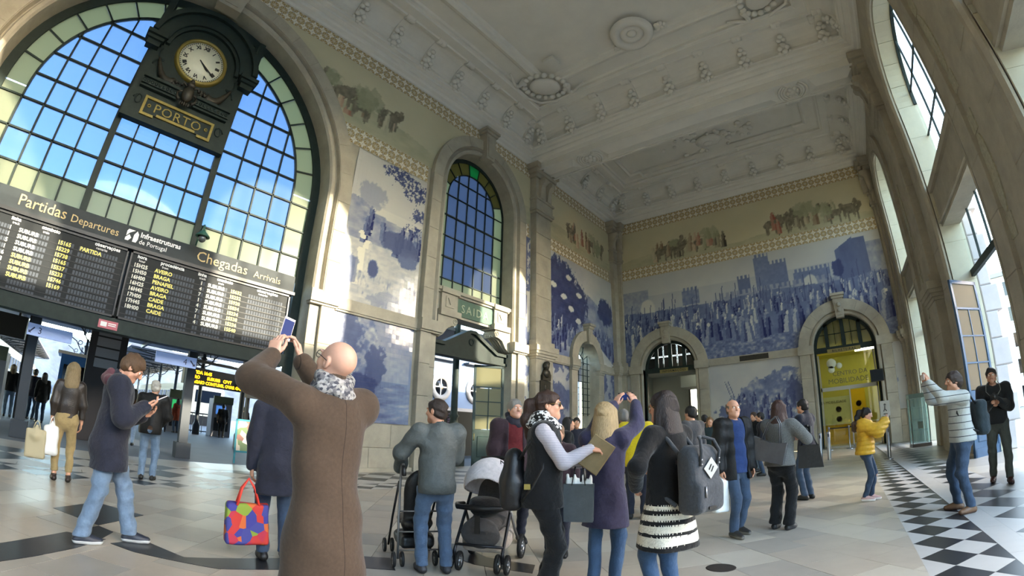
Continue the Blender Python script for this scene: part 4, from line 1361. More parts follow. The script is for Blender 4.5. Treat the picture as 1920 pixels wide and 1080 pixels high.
c.build('door_frame', mat('aluminium', (0.66, 0.66, 0.62), 0.4, 0.5), gf, recalc=False)
M_GLO = glass_mat('office_pane', (0.93, 0.94, 0.88), 0.10, 0.02)
for (a, b, d, e) in ((-1.33, 1.33, 2.9, 4.5), (-1.33, -.03, .08, 2.72), (.03, 1.33, .08, 2.72)):
    MB().box(a, b, -.004, .004, d, e).build('pane', M_GLO, gf, recalc=False)
FGL = lambda u, v, w: (u, -.006 - w, v)
M_PRINT = mat('grey_glass_print', (0.36, 0.37, 0.28), 0.6)
text_obj('lettering', 'CENTRO DA', .3, FGL, gf, M_PRINT, -.75, 3.42, 0, .002)
text_obj('lettering', 'MOBILIDADE', .34, FGL, gf, M_PRINT, -1.0, 3.05, 0, .002)
c = MB()
for (x, z, r) in ((-.75, 4.05, .24), (-.78, 3.75, .17), (-.38, 3.9, .15)):
    c.lathe([(0, 0), (r, 0), (r, .004)], (x, -.006, z), 20, axis='v')
c.build('emblem', mat('print_pale', (0.85, 0.85, 0.72), 0.6), gf)
scr = tag(empty('screen_monitor', (D2 + 1.35, 24.3, 3.15)), 'black monitor hung beside the ticket office glass', 'monitor')
c = MB(); c.box(-.32, .3, -.04, .04, -.28, .28); c.build('case', M_BLACK, scr)
c = MB(); c.box(-.28, .26, -.045, -.04, -.24, .24); c.build('screen', M_BOARD, scr)

inf = tag(empty('wall_information'), 'pale walls of the information room behind the door', None, None, 'structure')
M_PALE = mat('pale_wall', (0.68, 0.70, 0.68), 0.7)
o = MB(); o.box(-12, -6.2, 30.5, 30.6, 0, 2.3); o.box(-12, -6.2, 30.5, 30.6, 4.3, 5); o.box(-12, -9.3, 30.5, 30.6, 2.3, 4.3); o.box(-7.6, -6.2, 30.5, 30.6, 2.3, 4.3); o.box(-12.1, -12, 25.2, 30.5, 0, 5); o.box(-6.3, -6.2, 25.2, 30.5, 0, 5); o.box(-12, -6.2, 25.2, 30.5, 5, 5.1)
o.build('information_wall', M_PALE, inf, recalc=False)
MB().box(-12, -6.2, 24.5, 30.6, -.1, 0).build('information_floor', mat('info_floor', (0.5, 0.5, 0.48), 0.4), inf, recalc=False)
MB().box(-9.0, -6.3, 27.5, 29.5, 3.9, 4.6).build('bulkhead', M_PALE, inf, recalc=False)
c = MB(); c.box(-9.35, -7.55, 30.4, 30.5, 2.2, 2.32); c.box(-9.35, -7.55, 30.4, 30.5, 4.25, 4.35); c.box(-8.1, -7.5, 30.3, 30.5, 1.0, 4.3); c.box(-9.4, -9.3, 30.4, 30.5, 2.2, 4.3); c.build('window_frame', M_BLACK, inf, recalc=False)
il = tag(MB().box(-7.9, -7.4, 26.4, 26.6, 4.9, 4.98).build('ceiling_light', M_LAMP), 'small bright ceiling light inside the information room', 'light')

# ------------------------------------------------------------------ right wall (street side)
wall_right = tag(empty('wall_right'), 'shadowed stone street wall with deep arched windows', None, None, 'structure')
CA = [(BC, 6.1, 7.0), (12.15, 2.15, 10.2), (21.5, 1.55, 10.9), (1.62 - 12.3, 2.0, 10.3)]
out = [(YB0, 0)]
for (c, h, s) in sorted(CA):
    out += [(c - h, 0), (c - h, s)] + arc(c, s, h, PI, 0, 30)[1:-1] + [(c + h, s), (c + h, 0)]
out += [(YB1, 0), (YB1, 14.6), (YB0, 14.6)]
MB(FC).prism(out, -.7, 0).build('wall_core', M_STONE, wall_right)
M_SUNLITST = mat('reveal_sunlit_stone', (0.74, 0.72, 0.63), 0.75, var=0.08, vscale=1.5, bump=0.1, coords='World')  # paler, yellower copy of the wall stone: sunlight painted into the reveals
for (c, h, s) in CA:
    if c < 0: continue
    sr = empty('arch_surround', parent=wall_right)
    voussoirs(sr, FC, c, s, h + .22, h + .85, 13, 0, .12, seg=4)
    moulding_arch(sr, FC, c, h, 0, s, [(0, -.02), (0, .06), (.1, .12), (.16, .05), (.22, .12)], 30)
    for sd_ in (-1, 1):
        a, b = sorted((c + sd_ * (h + .22), c + sd_ * (h + .85)))
        blocks(sr, FC, a, b, 0, s, 0, .12, 1.15)
        # lining of the deep reveal
    n = 9
    for i in range(n):
        MB(FC).ring(c, s, h - .03, h + .0, PI * i / n + .003, PI * (i + 1) / n - .003, 4, -.7, -.03).build('reveal_stone', M_SUNLITST, sr, recalc=False)
    for sd_ in (-1, 1):
        a, b = sorted((c + sd_ * (h - .03), c + sd_ * h))
        for i in range(int(s / 1.1)):
            MB(FC).box(a, b, i * s / int(s / 1.1) + .003, (i + 1) * s / int(s / 1.1) - .003, -.7, -.03).build('reveal_stone', M_SUNLITST, sr, recalc=False)
pilaster(wall_right, FC, 15.75, 17.05, .3)
pilaster(wall_right, FC, 23.9, 24.4, .25)
# carved and tiled medallion strips between the arches
M_CARV = mat('pale_tile_strip', (0.66, 0.64, 0.55), 0.6, var=0.2, vscale=14, bump=0.4, bscale=30)
for u in (9.0, 15.3, 18.6):
    for (v0, v1) in ((3.9, 6.5), (7.0, 9.6)):
        st = empty('medallion_strip', parent=wall_right)
        b = MB(FC); vc, hh = (v0 + v1) / 2, (v1 - v0) / 2
        b.prism(arc(u, vc, .2, 0, 2 * PI, 20)[:-1], 0, .03); b.v = [(x, y, vc + (z - vc) * hh * .62 / .2) for (x, y, z) in b.v]
        b.build('medallion', M_CARV, st)
        b = MB(FC)
        for s in (-1, 1):
            z = vc + s * hh * .82
            b.prism([(u - .16, z - .22), (u + .16, z - .22), (u + .16, z + .22), (u - .16, z + .22)], 0, .025)
        b.build('strip_block', M_CARV, st)
# glazing of the street arches
for k, (c, h, s) in enumerate(CA):
    t = tag(empty('window_%d' % (4 + k)), ('great street window over the main doors', 'tall street window beside the open door', 'narrow street window near the far corner', 'tall street window behind the viewer')[k], None, None, 'structure')
    W = -.62
    b = MB(FC)
    nC = max(3, int(h * 2 / .95))
    low = 6.15
    for i in range(1, nC):
        o = -h + 2 * h * i / nC
        b.box(c + o - .02, c + o + .02, low + 1.3, s + math.sqrt(h * h - o * o), W - .03, W + .03)
        b.box(c + o - .02, c + o + .02, 4.7, low, W - .03, W + .03)
    for z in np.arange(low + 1.3, s + h - .3, 1.6):
        x = h if z < s else math.sqrt(max(0, h * h - (z - s) ** 2))
        b.box(c - x, c + x, z - .02, z + .02, W - .03, W + .03)
    b.box(c - h, c + h, 4.6, 4.78, W - .06, W + .06)
    b.ring(c, s, h - .08, h - .02, 0, PI, 26, W - .05, W + .05)
    b.build('glazing_bars', M_GREEN, t, recalc=False)
    for i in range(nC):
        a0, a1 = c - h + 2 * h * i / nC, c - h + 2 * h * (i + 1) / nC
        for (z0, z1) in ((low + 1.3, 9.0), (9.0, s + h)):
            pane(a0, a1, z0, z1, M_GLASS, t, FC, W, rad=h - .05 if z1 > s else None, c=(c, s), g=.02)
        pane(a0, a1, 4.78, low, M_GLASS, t, FC, W, g=.02)
    tb = MB(FC); tb.box(c - h, c + h, low, low + 1.25, -.66, -.12); tb.box(c - h, c + h, low + .1, low + .2, -.12, -.04); tb.box(c - h, c + h, low + 1.05, low + 1.25, -.12, -.02)
    tb.build('stone_transom', M_STONE, t, recalc=False)
M_BLUEDOOR = mat('door_blue_green', (0.16, 0.29, 0.40), 0.45, var=0.15, vscale=4)
M_DPANE = glass_mat('ribbed_door_pane', (0.66, 0.6, 0.5), 0.1, 0.2, 0.7, (0.72, 0.64, 0.52))
door_leaf('street_door', (4.22, 14.1, 0), R(-137), 1.25, 4.4, M_BLUEDOOR, M_DPANE, 'tall blue-grey street door with ribbed glass standing open', cols=2, rows=3, top_light=.62, panel_h=1.55)
# rusticated outer jamb seen through the open door
qj = tag(empty('outer_portal'), 'pale rusticated stone jamb outside the street door', None, None, 'structure')
qj.name = 'wall_portal'
M_PALEST = mat('pale_granite', (0.72, 0.70, 0.70), 0.8, var=0.08, vscale=2, bump=0.15)
for i in range(11):
    d = .16 if i % 2 else .0
    bq = MB(lambda u, v, w: (u, 14.75 - w, v))
    bq.bbox(4.42, 4.78 + d, i * .72 + .004, (i + 1) * .72 - .004, 0, .45, .03)
    bq.build('quoin', M_PALEST, qj, recalc=False)

# end wall behind the viewer
wf = tag(MB().box(AX - .9, CX + 1.1, YB0 - .3, YB0, 0, 15).build('wall_front', M_DARKWALL), 'plain end wall behind the viewer', None, None, 'structure')
# ------------------------------------------------------------------ ceiling
ceil = tag(empty('ceiling'), 'white plaster ceiling of deep coffers with scroll brackets', None, None, 'structure')
def coffer(y0, y1, flat):
    path = [(AX, y0), (CX, y0), (CX, y1), (AX, y1)]          # counter-clockwise: left of the path is inside
    cor = [(0, 13.88), (.08, 13.9), (.12, 14.0), (.22, 14.05), (.26, 14.12), (.26, 14.2), (.4, 14.26), (.42, 14.36), (.54, 14.4), (.56, 14.5), (.62, 14.52), (.62, 14.58), (.5, 14.6)]
    MB().sweep(path, cor, True).build('cornice', M_PLASTER, ceil, recalc=False)
    cove = [(.5, 14.58)] + [(.5 + .95 * (1 - math.cos(t)), 14.6 + .72 * math.sin(t)) for t in np.linspace(0, PI / 2, 9)]
    MB().sweep(path, cove, True).build('cove', M_PLASTER, ceil, recalc=False)
    fr = [(1.38, 15.32), (1.38, 15.26), (1.5, 15.24), (1.54, 15.3), (1.6, 15.3), (1.9, 15.3), (1.94, 15.36), (2.02, 15.38), (2.02, 15.5), (2.1, 15.55), (2.75, 15.55)]
    MB().sweep(path, fr, True).build('coffer_frame', M_PLASTER, ceil, recalc=False)
    if flat:
        fld = [(2.7, 15.55), (2.8, 15.46), (2.92, 15.42), (3.0, 15.46), (3.06, 15.56), (3.14, 15.6), (3.2, 15.7)]
        MB().sweep(path, fld, True).build('field_moulding', M_PLASTER, ceil, recalc=False)
        MB().box(AX + 3.15, CX - 3.15, y0 + 3.15, y1 - 3.15, 15.7, 15.8).build('field', M_PLASTER, ceil, recalc=False)
    else:
        MB().box(AX + 2.0, CX - 2.0, y0 + 2.0, y1 - 2.0, 15.6, 15.75).build('field', M_PLASTER, ceil, recalc=False)
    return path
YBM0, YBM1 = 15.75, 17.05
YC0 = 2 * BC - YBM0
coffer(YC0, YBM0, True)
coffer(YBM1, YB1, False)
# beams across the hall
for (a, b) in ((YBM0, YBM1), (2 * BC - YBM1, YC0)):
    bm = empty('beam', parent=ceil)
    x = MB(); x.box(AX, CX, a, b, 13.62, 15.3)
    x.build('beam_body', M_PLASTER, bm, recalc=False)
    c = (a + b) / 2
    x = MB()
    for s in (-1, 1):
        e = c + s * (b - a) / 2
        x.box(AX, CX, min(e, e - s * .1), max(e, e - s * .1), 13.56, 13.62)
    for (u0, u1) in ((AX + .5, AX + 2.3), (AX + 3.7, CX - 3.7), (CX - 2.3, CX - .5)):
        x.add([(u0, a + .2, 13.62), (u1, a + .2, 13.62), (u1, b - .2, 13.62), (u0, b - .2, 13.62), (u0 + .25, c, 13.5), (u1 - .25, c, 13.5)], [(0, 1, 5, 4), (1, 2, 5), (2, 3, 4, 5), (3, 0, 4)])
    x.build('beam_panel', M_PLASTER, bm)
    for u in (AX + 3.0, CX - 3.0):
        x = MB()
        x.ball((u, c, 13.6), (.2, .2, .12), 12, 7)
        for k in range(6):
            t = k * PI / 3
            x.ball((u + .2 * math.cos(t), c + .2 * math.sin(t), 13.58), (.1, .1, .1), 8, 5)
        for s in (-1, 1):
            for k in range(3):
                r = .36 + .11 * k
                x.tube([(u + s * r * math.cos(t) , c + (r * .9 + .08) * math.sin(t), 13.58) for t in np.linspace(-1, 1, 9)], [.025, .04, .05, .055, .055, .055, .05, .04, .025], 7)
        x.build('beam_rosette', M_PLASTER, bm)
MB().box(AX, CX, YB0, 2 * BC - YBM1, 14.4, 14.6).build('end_bay_ceiling', M_PLASTER, ceil, recalc=False)
MB().box(AX - .9, CX + 1.1, YB0 - .3, YB1 + .7, 15.9, 16.1).build('roof_slab', M_DARKWALL, ceil, recalc=False)

# scroll bracket, one mesh, many copies
def bracket_mesh():
    b = MB()
    prof = [(0, 0), (.1, -.02), (.16, .06), (.16, .2), (.24, .34), (.42, .5), (.62, .58), (.78, .6), (.86, .66), (.84, .74), (.0, .74)]
    # profile: (out, z) from the cornice edge up the cove; body 0.3 wide
    n = len(prof)
    for (s0, s1) in ((-.13, .13),):
        vs = [(s0, o, z) for o, z in prof] + [(s1, o, z) for o, z in prof]
        fs = [tuple(range(n)), tuple(reversed(range(n, 2 * n)))] + [(i, (i + 1) % n, n + (i + 1) % n, n + i) for i in range(n)]
        b.add(vs, fs)
    for k in (-1, 0, 1):                                  # fluted volute at the top
        b.tube([(k * .1 - .05, .80, .60), (k * .1 + .05, .80, .60)], .13, 10)
        b.ball((k * .1, .8, .6), (.055, .14, .14), 8, 6)
    for (x, o, z, r) in ((0, .2, .16, .12), (-.1, .2, .05, .09), (.1, .2, .05, .09), (0, .12, -.06, .1), (-.07, .32, .3, .09), (.07, .32, .3, .09), (0, .42, .38, .09), (-.16, .12, -.08, .06), (.16, .12, -.08, .06), (0, .08, -.16, .06)):
        b.ball((x, o, z), (r, r * .9, r), 7, 5)
    return b.mesh('scroll_bracket', M_PLASTER)
BRK = bracket_mesh()
def put_bracket(x, y, rz):
    link('scroll_bracket', BRK, ceil, loc=(x, y, 14.62), rot=(0, 0, rz)).scale = (1.35, 1.15, 1.15)
def bracket_rows(y0, y1):
    nx = 9
    for i in range(nx):
        x = (AX + CX) / 2 + (i - (nx - 1) / 2) * 1.63
        put_bracket(x, y1 - .5, PI); put_bracket(x, y0 + .5, 0)
    ny = max(2, int(round((y1 - y0 - 2.3) / 1.65)))
    for i in range(ny + 1):
        y = y0 + 1.15 + (y1 - y0 - 2.3) * i / ny
        put_bracket(AX + .5, y, -PI / 2); put_bracket(CX - .5, y, PI / 2)
bracket_rows(YC0, YBM0)
bracket_rows(YBM1, YB1)
# corner cartouches and wreath on the field moulding
def cartouche(x, y, rz, s=1.25):
    b = MB(FO(x, y, 15.4, rz))
    b.ball((0, 0, -.02), (.55 * s, .42 * s, .16), 16, 8)
    for k in range(18):
        t = 2 * PI * k / 18
        b.ball((.72 * s * math.cos(t), .56 * s * math.sin(t), 0), (.11 * s, .11 * s, .1), 7, 5)
    for sgn in (-1, 1):
        b.tube([(sgn * (.75 + .5 * t) * s, (-.2 + .35 * math.sin(t * 4)) * s, 0) for t in np.linspace(0, 1, 9)], [.1 * s * (1 - .7 * t) for t in np.linspace(0, 1, 9)], 7)
        for k in range(4): b.ball((sgn * (.95 + .14 * k) * s, (.1 + .1 * (k % 2)) * s, 0), .08 * s, 7, 5)
    b.tube([(-.95 * s, .55 * s, .0), (-.4 * s, .72 * s, -.02), (0, .9 * s, 0), (.4 * s, .72 * s, -.02), (.95 * s, .55 * s, 0)], .07, 7)
    b.build('cartouche', M_PLASTER, ceil)
    d = MB(FO(x, y, 15.45, rz)); d.prism([(-.35, -1.15 * s), (0, -1.45 * s), (.35, -1.15 * s), (0, -.85 * s)], -.06, .05); d.build('diamond', M_PLASTER, ceil)
for (x, y, rz) in ((AX + 3.0, YBM0 - 3.0, R(45)), (CX - 3.0, YBM0 - 3.0, R(-45))):
    cartouche(x, y, rz + PI if False else rz)
b = MB(); b.lathe([(.18, -.02), (.3, -.12), (.42, -.1), (.46, 0), (.5, -.16), (.66, -.2), (.8, -.14), (.84, 0)], (-4.25, 12.2, 15.5), 28)
b.ball((-4.25, 12.2, 15.48), (.2, .2, .08), 12, 6)
for k in range(9): b.ball((-4.25 + .95 + .1 * (k % 4), 12.35 + .1 * (k // 3), 15.55), .09, 7, 5); b.ball((-4.25 - .8 - .05 * (k % 4), 12.6 + .1 * (k // 3), 15.55), .08, 7, 5)
b.build('wreath', M_PLASTER, ceil)
# key-pattern frame and foliage of the far coffer
b = MB()
cx, cy = (AX + CX) / 2, (YBM1 + YB1) / 2
hx, hy = 5.0, 1.5
pth = [(-hx, -hy + .5), (-hx + .6, -hy + .5), (-hx + .6, -hy), (-1.2, -hy), (-1.2, -hy - .3), (1.2, -hy - .3), (1.2, -hy), (hx - .6, -hy), (hx - .6, -hy + .5), (hx, -hy + .5), (hx, hy - .5), (hx - .6, hy - .5), (hx - .6, hy), (1.2, hy), (1.2, hy + .3), (-1.2, hy + .3), (-1.2, hy), (-hx + .6, hy), (-hx + .6, hy - .5), (-hx, hy - .5)]
b.sweep([(cx + p, cy + q) for p, q in pth], [(-.1, 15.6), (-.1, 15.48), (.0, 15.42), (.1, 15.48), (.1, 15.6)], True)
b.build('key_frame', M_PLASTER, ceil, recalc=False)
b = MB()
b.ball((cx, cy, 15.5), (.7, .5, .2), 14, 7); b.ball((cx, cy, 15.35), (.3, .25, .12), 10, 6)
for k in range(40):
    t = random.uniform(0, 2 * PI); q = random.uniform(.7, 1.9)
    b.ball((cx + q * math.cos(t) * 1.3, cy + q * math.sin(t) * .6, 15.55), (random.uniform(.08, .18),) * 2 + (.09,), 7, 4)
b.build('foliage', M_PLASTER, ceil)

# ------------------------------------------------------------------ floor
floor = tag(empty('floor'), 'stone slab floor with dark marble lines and checkered bands', None, None, 'structure')
M_SLAB = mat('slab_beige', (0.66, 0.62, 0.56), 0.36, var=0.10, vscale=2.2, coords='World')
M_SLAB2 = mat('slab_grey', (0.61, 0.585, 0.54), 0.36, var=0.10, vscale=2.2, coords='World')
M_SLAB3 = mat('slab_light', (0.70, 0.67, 0.61), 0.34, var=0.08, vscale=2.2, coords='World')
M_DARK = mat('marble_dark', (0.15, 0.155, 0.17), 0.32, var=0.25, vscale=3, coords='World')
M_PALEM = mat('marble_pale', (0.70, 0.69, 0.67), 0.4, var=0.06, vscale=2, coords='World')
M_SUB = mat('floor_bed', (0.45, 0.42, 0.38), 0.8)
MB().box(AX - .9, CX + 1.4, YB0, YB1, -.2, -.012).build('floor_bed', M_SUB, floor, recalc=False)
def clip_poly(poly, ax, lim, keep_less):
    out = []
    for i in range(len(poly)):
        a, b = poly[i], poly[(i + 1) % len(poly)]
        ia, ib = ((a[ax] <= lim) == keep_less), ((b[ax] <= lim) == keep_less)
        if ia: out.append(a)
        if ia != ib:
            t = (lim - a[ax]) / (b[ax] - a[ax])
            out.append((a[0] + (b[0] - a[0]) * t, a[1] + (b[1] - a[1]) * t))
    return out
FX0, FX1 = -8.38, .70
slabs = []
S = .56
for i in range(-60, 61):
    for j in range(-60, 61):
        off = (i % 2) * .28
        p, q = i * S, j * S * 1.0 + off
        cx, cy = (p - q) * .7071, (p + q) * .7071
        if not (FX0 - .5 < cx < FX1 + .5 and -9 < cy < 23.9): continue
        g = .0025
        poly = []
        for (a, b) in ((-1, -1), (1, -1), (1, 1), (-1, 1)):
            pp, qq = p + a * (S / 2 - g), q + b * (S / 2 - g)
            poly.append(((pp - qq) * .7071, (pp + qq) * .7071))
        poly = clip_poly(clip_poly(poly, 0, FX0, False), 0, FX1, True)
        if len(poly) > 2: slabs.append((cx * cx + cy * cy + (60 if cx * .78 > cy * .63 + 2 or cy < -1.2 - .0 * cx else 0), poly))
slabs.sort(key=lambda s: s[0])
rest = MB()
for k, (d, poly) in enumerate(slabs):
    r = random.random()
    mi = 0 if r < .45 else (1 if r < .7 else 2)
    if k < 300:
        MB().prism(poly, -.012, random.uniform(-.0012, .0004)).build('floor_slab', (M_SLAB, M_SLAB2, M_SLAB3)[mi], floor, recalc=False)
    else:
        rest.cur = mi
        rest.prism(poly, -.012, 0)
tag(rest.build('slab_field', (M_SLAB, M_SLAB2, M_SLAB3), floor, recalc=False), kind='stuff')
for (x0, x1) in ((1.49, 1.78), (-9.5, -9.2)):
    for k in range(26):
        MB().box(x0 + .002, x1 - .002, -4 + k * 1.1 + .002, -4 + (k + 1) * 1.1 - .002, -.012, 0).build('border_slab', M_PALEM, floor, recalc=False)
# checkered bands of lozenges
def lozenge_band(xa, xb, x0, hx, hy, y0, y1, name):
    """lozenges set point to point: dark ones centred on x0 + 2k*hx, pale ones between"""
    ds, ps = [], []
    ny = int((y1 - y0) / (2 * hy))
    for j in range(ny + 1):
        for k in range(-8, 9):
            for dark in (True, False):
                cx = x0 + 2 * k * hx + (0 if dark else hx)
                for cy in ((y0 + 2 * j * hy,) if dark else (y0 + (2 * j + 1) * hy,)):
                    poly = [(cx - hx + .002, cy), (cx, cy - hy + .002), (cx + hx - .002, cy), (cx, cy + hy - .002)]
                    poly = clip_poly(clip_poly(poly, 0, xa, False), 0, xb, True)
                    if len(poly) > 2 and max(p[0] for p in poly) - min(p[0] for p in poly) > .03:
                        MB().prism(poly, -.012, 0).build('dark_lozenge' if dark else 'pale_lozenge', M_DARK if dark else M_PALEM, floor, recalc=False)
lozenge_band(.70, 1.49, .965, .262, .2875, 2.0, 24, 'c')
lozenge_band(1.78, 2.62, 2.2, .42, .42, 3.0, 24, 'c2')
lozenge_band(-9.2, -8.38, -8.68, .28, .28, -2.0, 24, 'a')
lozenge_band(-11.3, -9.5, -10.0, .5, .5, -2.0, 24, 'a2')
for (x0, x1) in ((-12.6, -11.3), (2.62, 3.7), (3.7, 4.8)):
    for k in range(24):
        MB().box(x0 + .002, x1 - .002, -4 + k * 1.2 + .002, -4 + (k + 1) * 1.2 - .002, -.012, 0).build('edge_slab', M_SLAB2 if k % 3 else M_SLAB3, floor, recalc=False)
inl = [[(-4.2, -1.0), (-4.67, -.46), (-5.23, .11), (-5.04, .47), (-4.69, .17), (-4.38, -.18), (-3.9, -.8)],
       [(-5.08, .82), (-4.9, .5), (-4.64, .68), (-4.1, 1.3), (-3.76, 2.47), (-3.5, 2.73), (-3.87, 2.95), (-4.15, 2.64), (-4.47, 1.1)],
       [(-4.06, 3.82), (-3.79, 3.55), (-3.2, 3.45), (-2.6, 3.6), (-2.75, 3.85), (-3.3, 3.75), (-3.9, 3.97)],
       [(-6.23, -.03), (-5.58, .44), (-6.18, 1.01), (-6.79, .49)], [(-5.38, .28), (-5.01, .41), (-5.33, .57), (-5.56, .44)]]
for p in inl:
    MB().prism(p, -.008, .003).build('dark_inlay', M_DARK, floor)
mh = MB(); mh.lathe([(0, .002), (.13, .002), (.145, .001), (.145, -.01)], (-1.12, 4.56, 0), 28)
tag(mh.build('floor_cover', mat('rusty_iron', (0.23, 0.20, 0.18), 0.6, 0.5, var=0.2, vscale=20)), 'small round dark iron cover set in the floor', 'floor cover')

# ------------------------------------------------------------------ outside, platform side
M_ASPH = mat('platform_grey', (0.36, 0.38, 0.42), 0.6, var=0.10, vscale=1.0, coords='World')
gp = tag(MB().box(-95, AX - .9, -60, 60, -.25, -.005).build('platform_floor', M_ASPH), 'grey platform concourse beyond the great arch', None, None, 'structure')
st = tag(MB().box(CX + 1.4, 160, -90, 140, -.3, -.05).build('street_ground', mat('street_paving', (0.55, 0.53, 0.50), 0.7, var=0.1, vscale=.6, coords='World')), 'paved street outside the right wall', None, None, 'structure')
M_IRONB = mat('platform_iron', (0.12, 0.16, 0.20), 0.5)
M_ROOFM = mat('canopy_grey', (0.50, 0.50, 0.52), 0.6)
# station roof columns with brackets
def column(x, y, h=4.4):
    t = tag(empty('platform_column', (x, y, 0)), 'slender iron column carrying the platform roof', 'column', 'columns along the platforms')
    return t
cp = None
k = 0
for (x0, y0, ii) in ((-19, -6.0, (4, 5, 6)), (-19, 1.05, (1, 2, 3)), (-19, 6.6, (0, 1, 2, 3, 4, 5))):
    for i in ii:
        x, y = x0 - i * 7.5, y0 + (0 if i == 0 else (.5 if y0 > 3 else -.5)) * i * .3
        if cp is None:
            cp = tag(empty('platform_column', (x, y, 0)), 'slender iron column with ornate head along the platforms', 'column', 'columns along the platforms')
            b = MB(); b.lathe([(.2, 0), (.2, .5), (.14, .6), (.11, .7), (.1, 3.4), (.16, 3.5), (.1, 3.6), (.13, 3.9), (.2, 4.05), (.1, 4.1), (.1, 4.5)], (0, 0, 0), 10); b.build('shaft', M_IRONB, cp)
            b = MB()
            for s in (-1, 1):
                b.tube([(0, s * .1, 3.6), (0, s * .35, 3.75), (0, s * .7, 4.25), (0, s * 1.1, 4.45)], .035, 6)
                b.tube([(0, s * (.45 + .13 * math.cos(q)), 4.2 + .13 * math.sin(q)) for q in np.linspace(0, 6.2, 12)], .025, 5)
            b.build('bracket', M_IRONB, cp)
        else:
            c = copy_tree(cp); c.location = (x, y, 0)
        k += 1
for (y, lab) in ((-6.5, 'grey platform canopy with trusses beyond the departures board'), (6.9, 'grey platform canopy with trusses beyond the arrivals board')):
    t = tag(empty('platform_canopy', (-57.5, y, 4.5)), lab, 'canopy')
    b = MB(); b.prism([(-23, 0), (22, 0), (22, .12), (-23, .12)], -3.2, 3.2); b.v = [(p[0], p[2], p[1] + abs(p[2]) * .12) for p in b.v]; b.build('roof_sheet', M_ROOFM, t)
    for i in range(13):
        x = -22 + i * 3.6
        b = MB()
        b.tube([(x, -3.1, .3), (x, 0, -.05), (x, 3.1, .3)], .05, 6); b.tube([(x, -3.1, .3), (x, 3.1, .3)], .04, 6)
        for q in (-2, -1, 1, 2): b.tube([(x, q, .1 * abs(q)), (x, q, .33)], .03, 5)
        b.build('roof_truss', M_IRONB, t)
cc = tag(empty('concourse_shade_canopy', (-23, 0, 4.9)), 'low grey roof added to shade the concourse, mostly out of view', 'canopy')  # roof added to darken the concourse floor, mostly out of view
b = MB(); b.box(-11, 10, -32, 11.4, 0, .15); b.build('roof_sheet', M_ROOFM, cc, recalc=False)
for i in range(11): MB().box(-11, 10, -30 + i * 3.8, -29.85 + i * 3.8, -.22, 0).build('roof_beam', M_IRONB, cc, recalc=False)
c2 = tag(empty('exit_shade_canopy', (-15.5, 22, 5.2)), 'narrow grey roof added to darken the view outside the exit door', 'canopy')  # roof added so the ground beyond the exit falls darker
MB().box(-2.6, 2.6, -10.4, 13, 0, .15).build('roof_sheet', M_ROOFM, c2, recalc=False)
# trains
M_TRAIN = mat('train_cream', (0.80, 0.78, 0.70), 0.35)
M_TRAINY = mat('train_yellow', (0.85, 0.70, 0.20), 0.4)
M_DKGLASS = mat('dark_glass', (0.05, 0.06, 0.08), 0.08)
def train(x, y, L, lab, body):
    t = tag(empty('train', (x, y, 0)), lab, 'train')
    b = MB(); b.prism([(-1.4, .8), (1.4, .8), (1.45, 1.6), (1.4, 3.0), (1.0, 3.6), (-1.0, 3.6), (-1.4, 3.0), (-1.45, 1.6)], -L, 0); b.v = [(p[2], p[0], p[1]) for p in b.v]; b.build('body', body, t)
    b = MB(); b.box(-L, 0, -1.3, 1.3, 0, .8); b.build("underframe", M_BLACK, t)
    for i in range(int(L / 2.2)):
        for s in (-1, 1):
            MB().box(-L + .6 + i * 2.2, -L + 2.2 + i * 2.2, s * 1.44 - .02, s * 1.44 + .02, 1.9, 2.8).build('train_window', M_DKGLASS, t, recalc=False)
    MB().box(-.02, .03, -1.1, 1.1, 1.9, 2.9).build('windscreen', M_DKGLASS, t, recalc=False)
    for s in (-1, 1):
        MB().ball((.02, s * .9, 1.2), (.05, .14, .1), 10, 6).build('headlight', M_WHITE, t)
    return t
train(-33, -6.2, 45, 'cream train standing at the platform left of the columns', M_TRAIN)
train(-41, 11.2, 40, 'cream train behind the ticket gates and yellow display', M_TRAIN)
# hill, retaining wall and buildings behind the tracks
M_HILL = mat('far_hill', (0.22, 0.27, 0.33), 0.9, var=0.35, vscale=.5, bump=0.6, bscale=2, coords='World')
hb = MB()
n, m = 26, 6
vs = []
for i in range(n + 1):
    for j in range(m + 1):
        y = -55 + i * 4.4
        vs.append((-88 - j * 4 + 2 * math.sin(i * 1.7 + j), y, j * 2.1 + (1.1 * math.sin(i * .9) + .8 * math.sin(i * 2.3 + j)) * (j > 0)))
fs = [(i * (m + 1) + j, (i + 1) * (m + 1) + j, (i + 1) * (m + 1) + j + 1, i * (m + 1) + j + 1) for i in range(n) for j in range(m)]
hb.add(vs, fs, True)
tag(hb.build('rocky_hillside', M_HILL), 'blue-grey rocky hillside behind the tracks', None, None, 'structure')
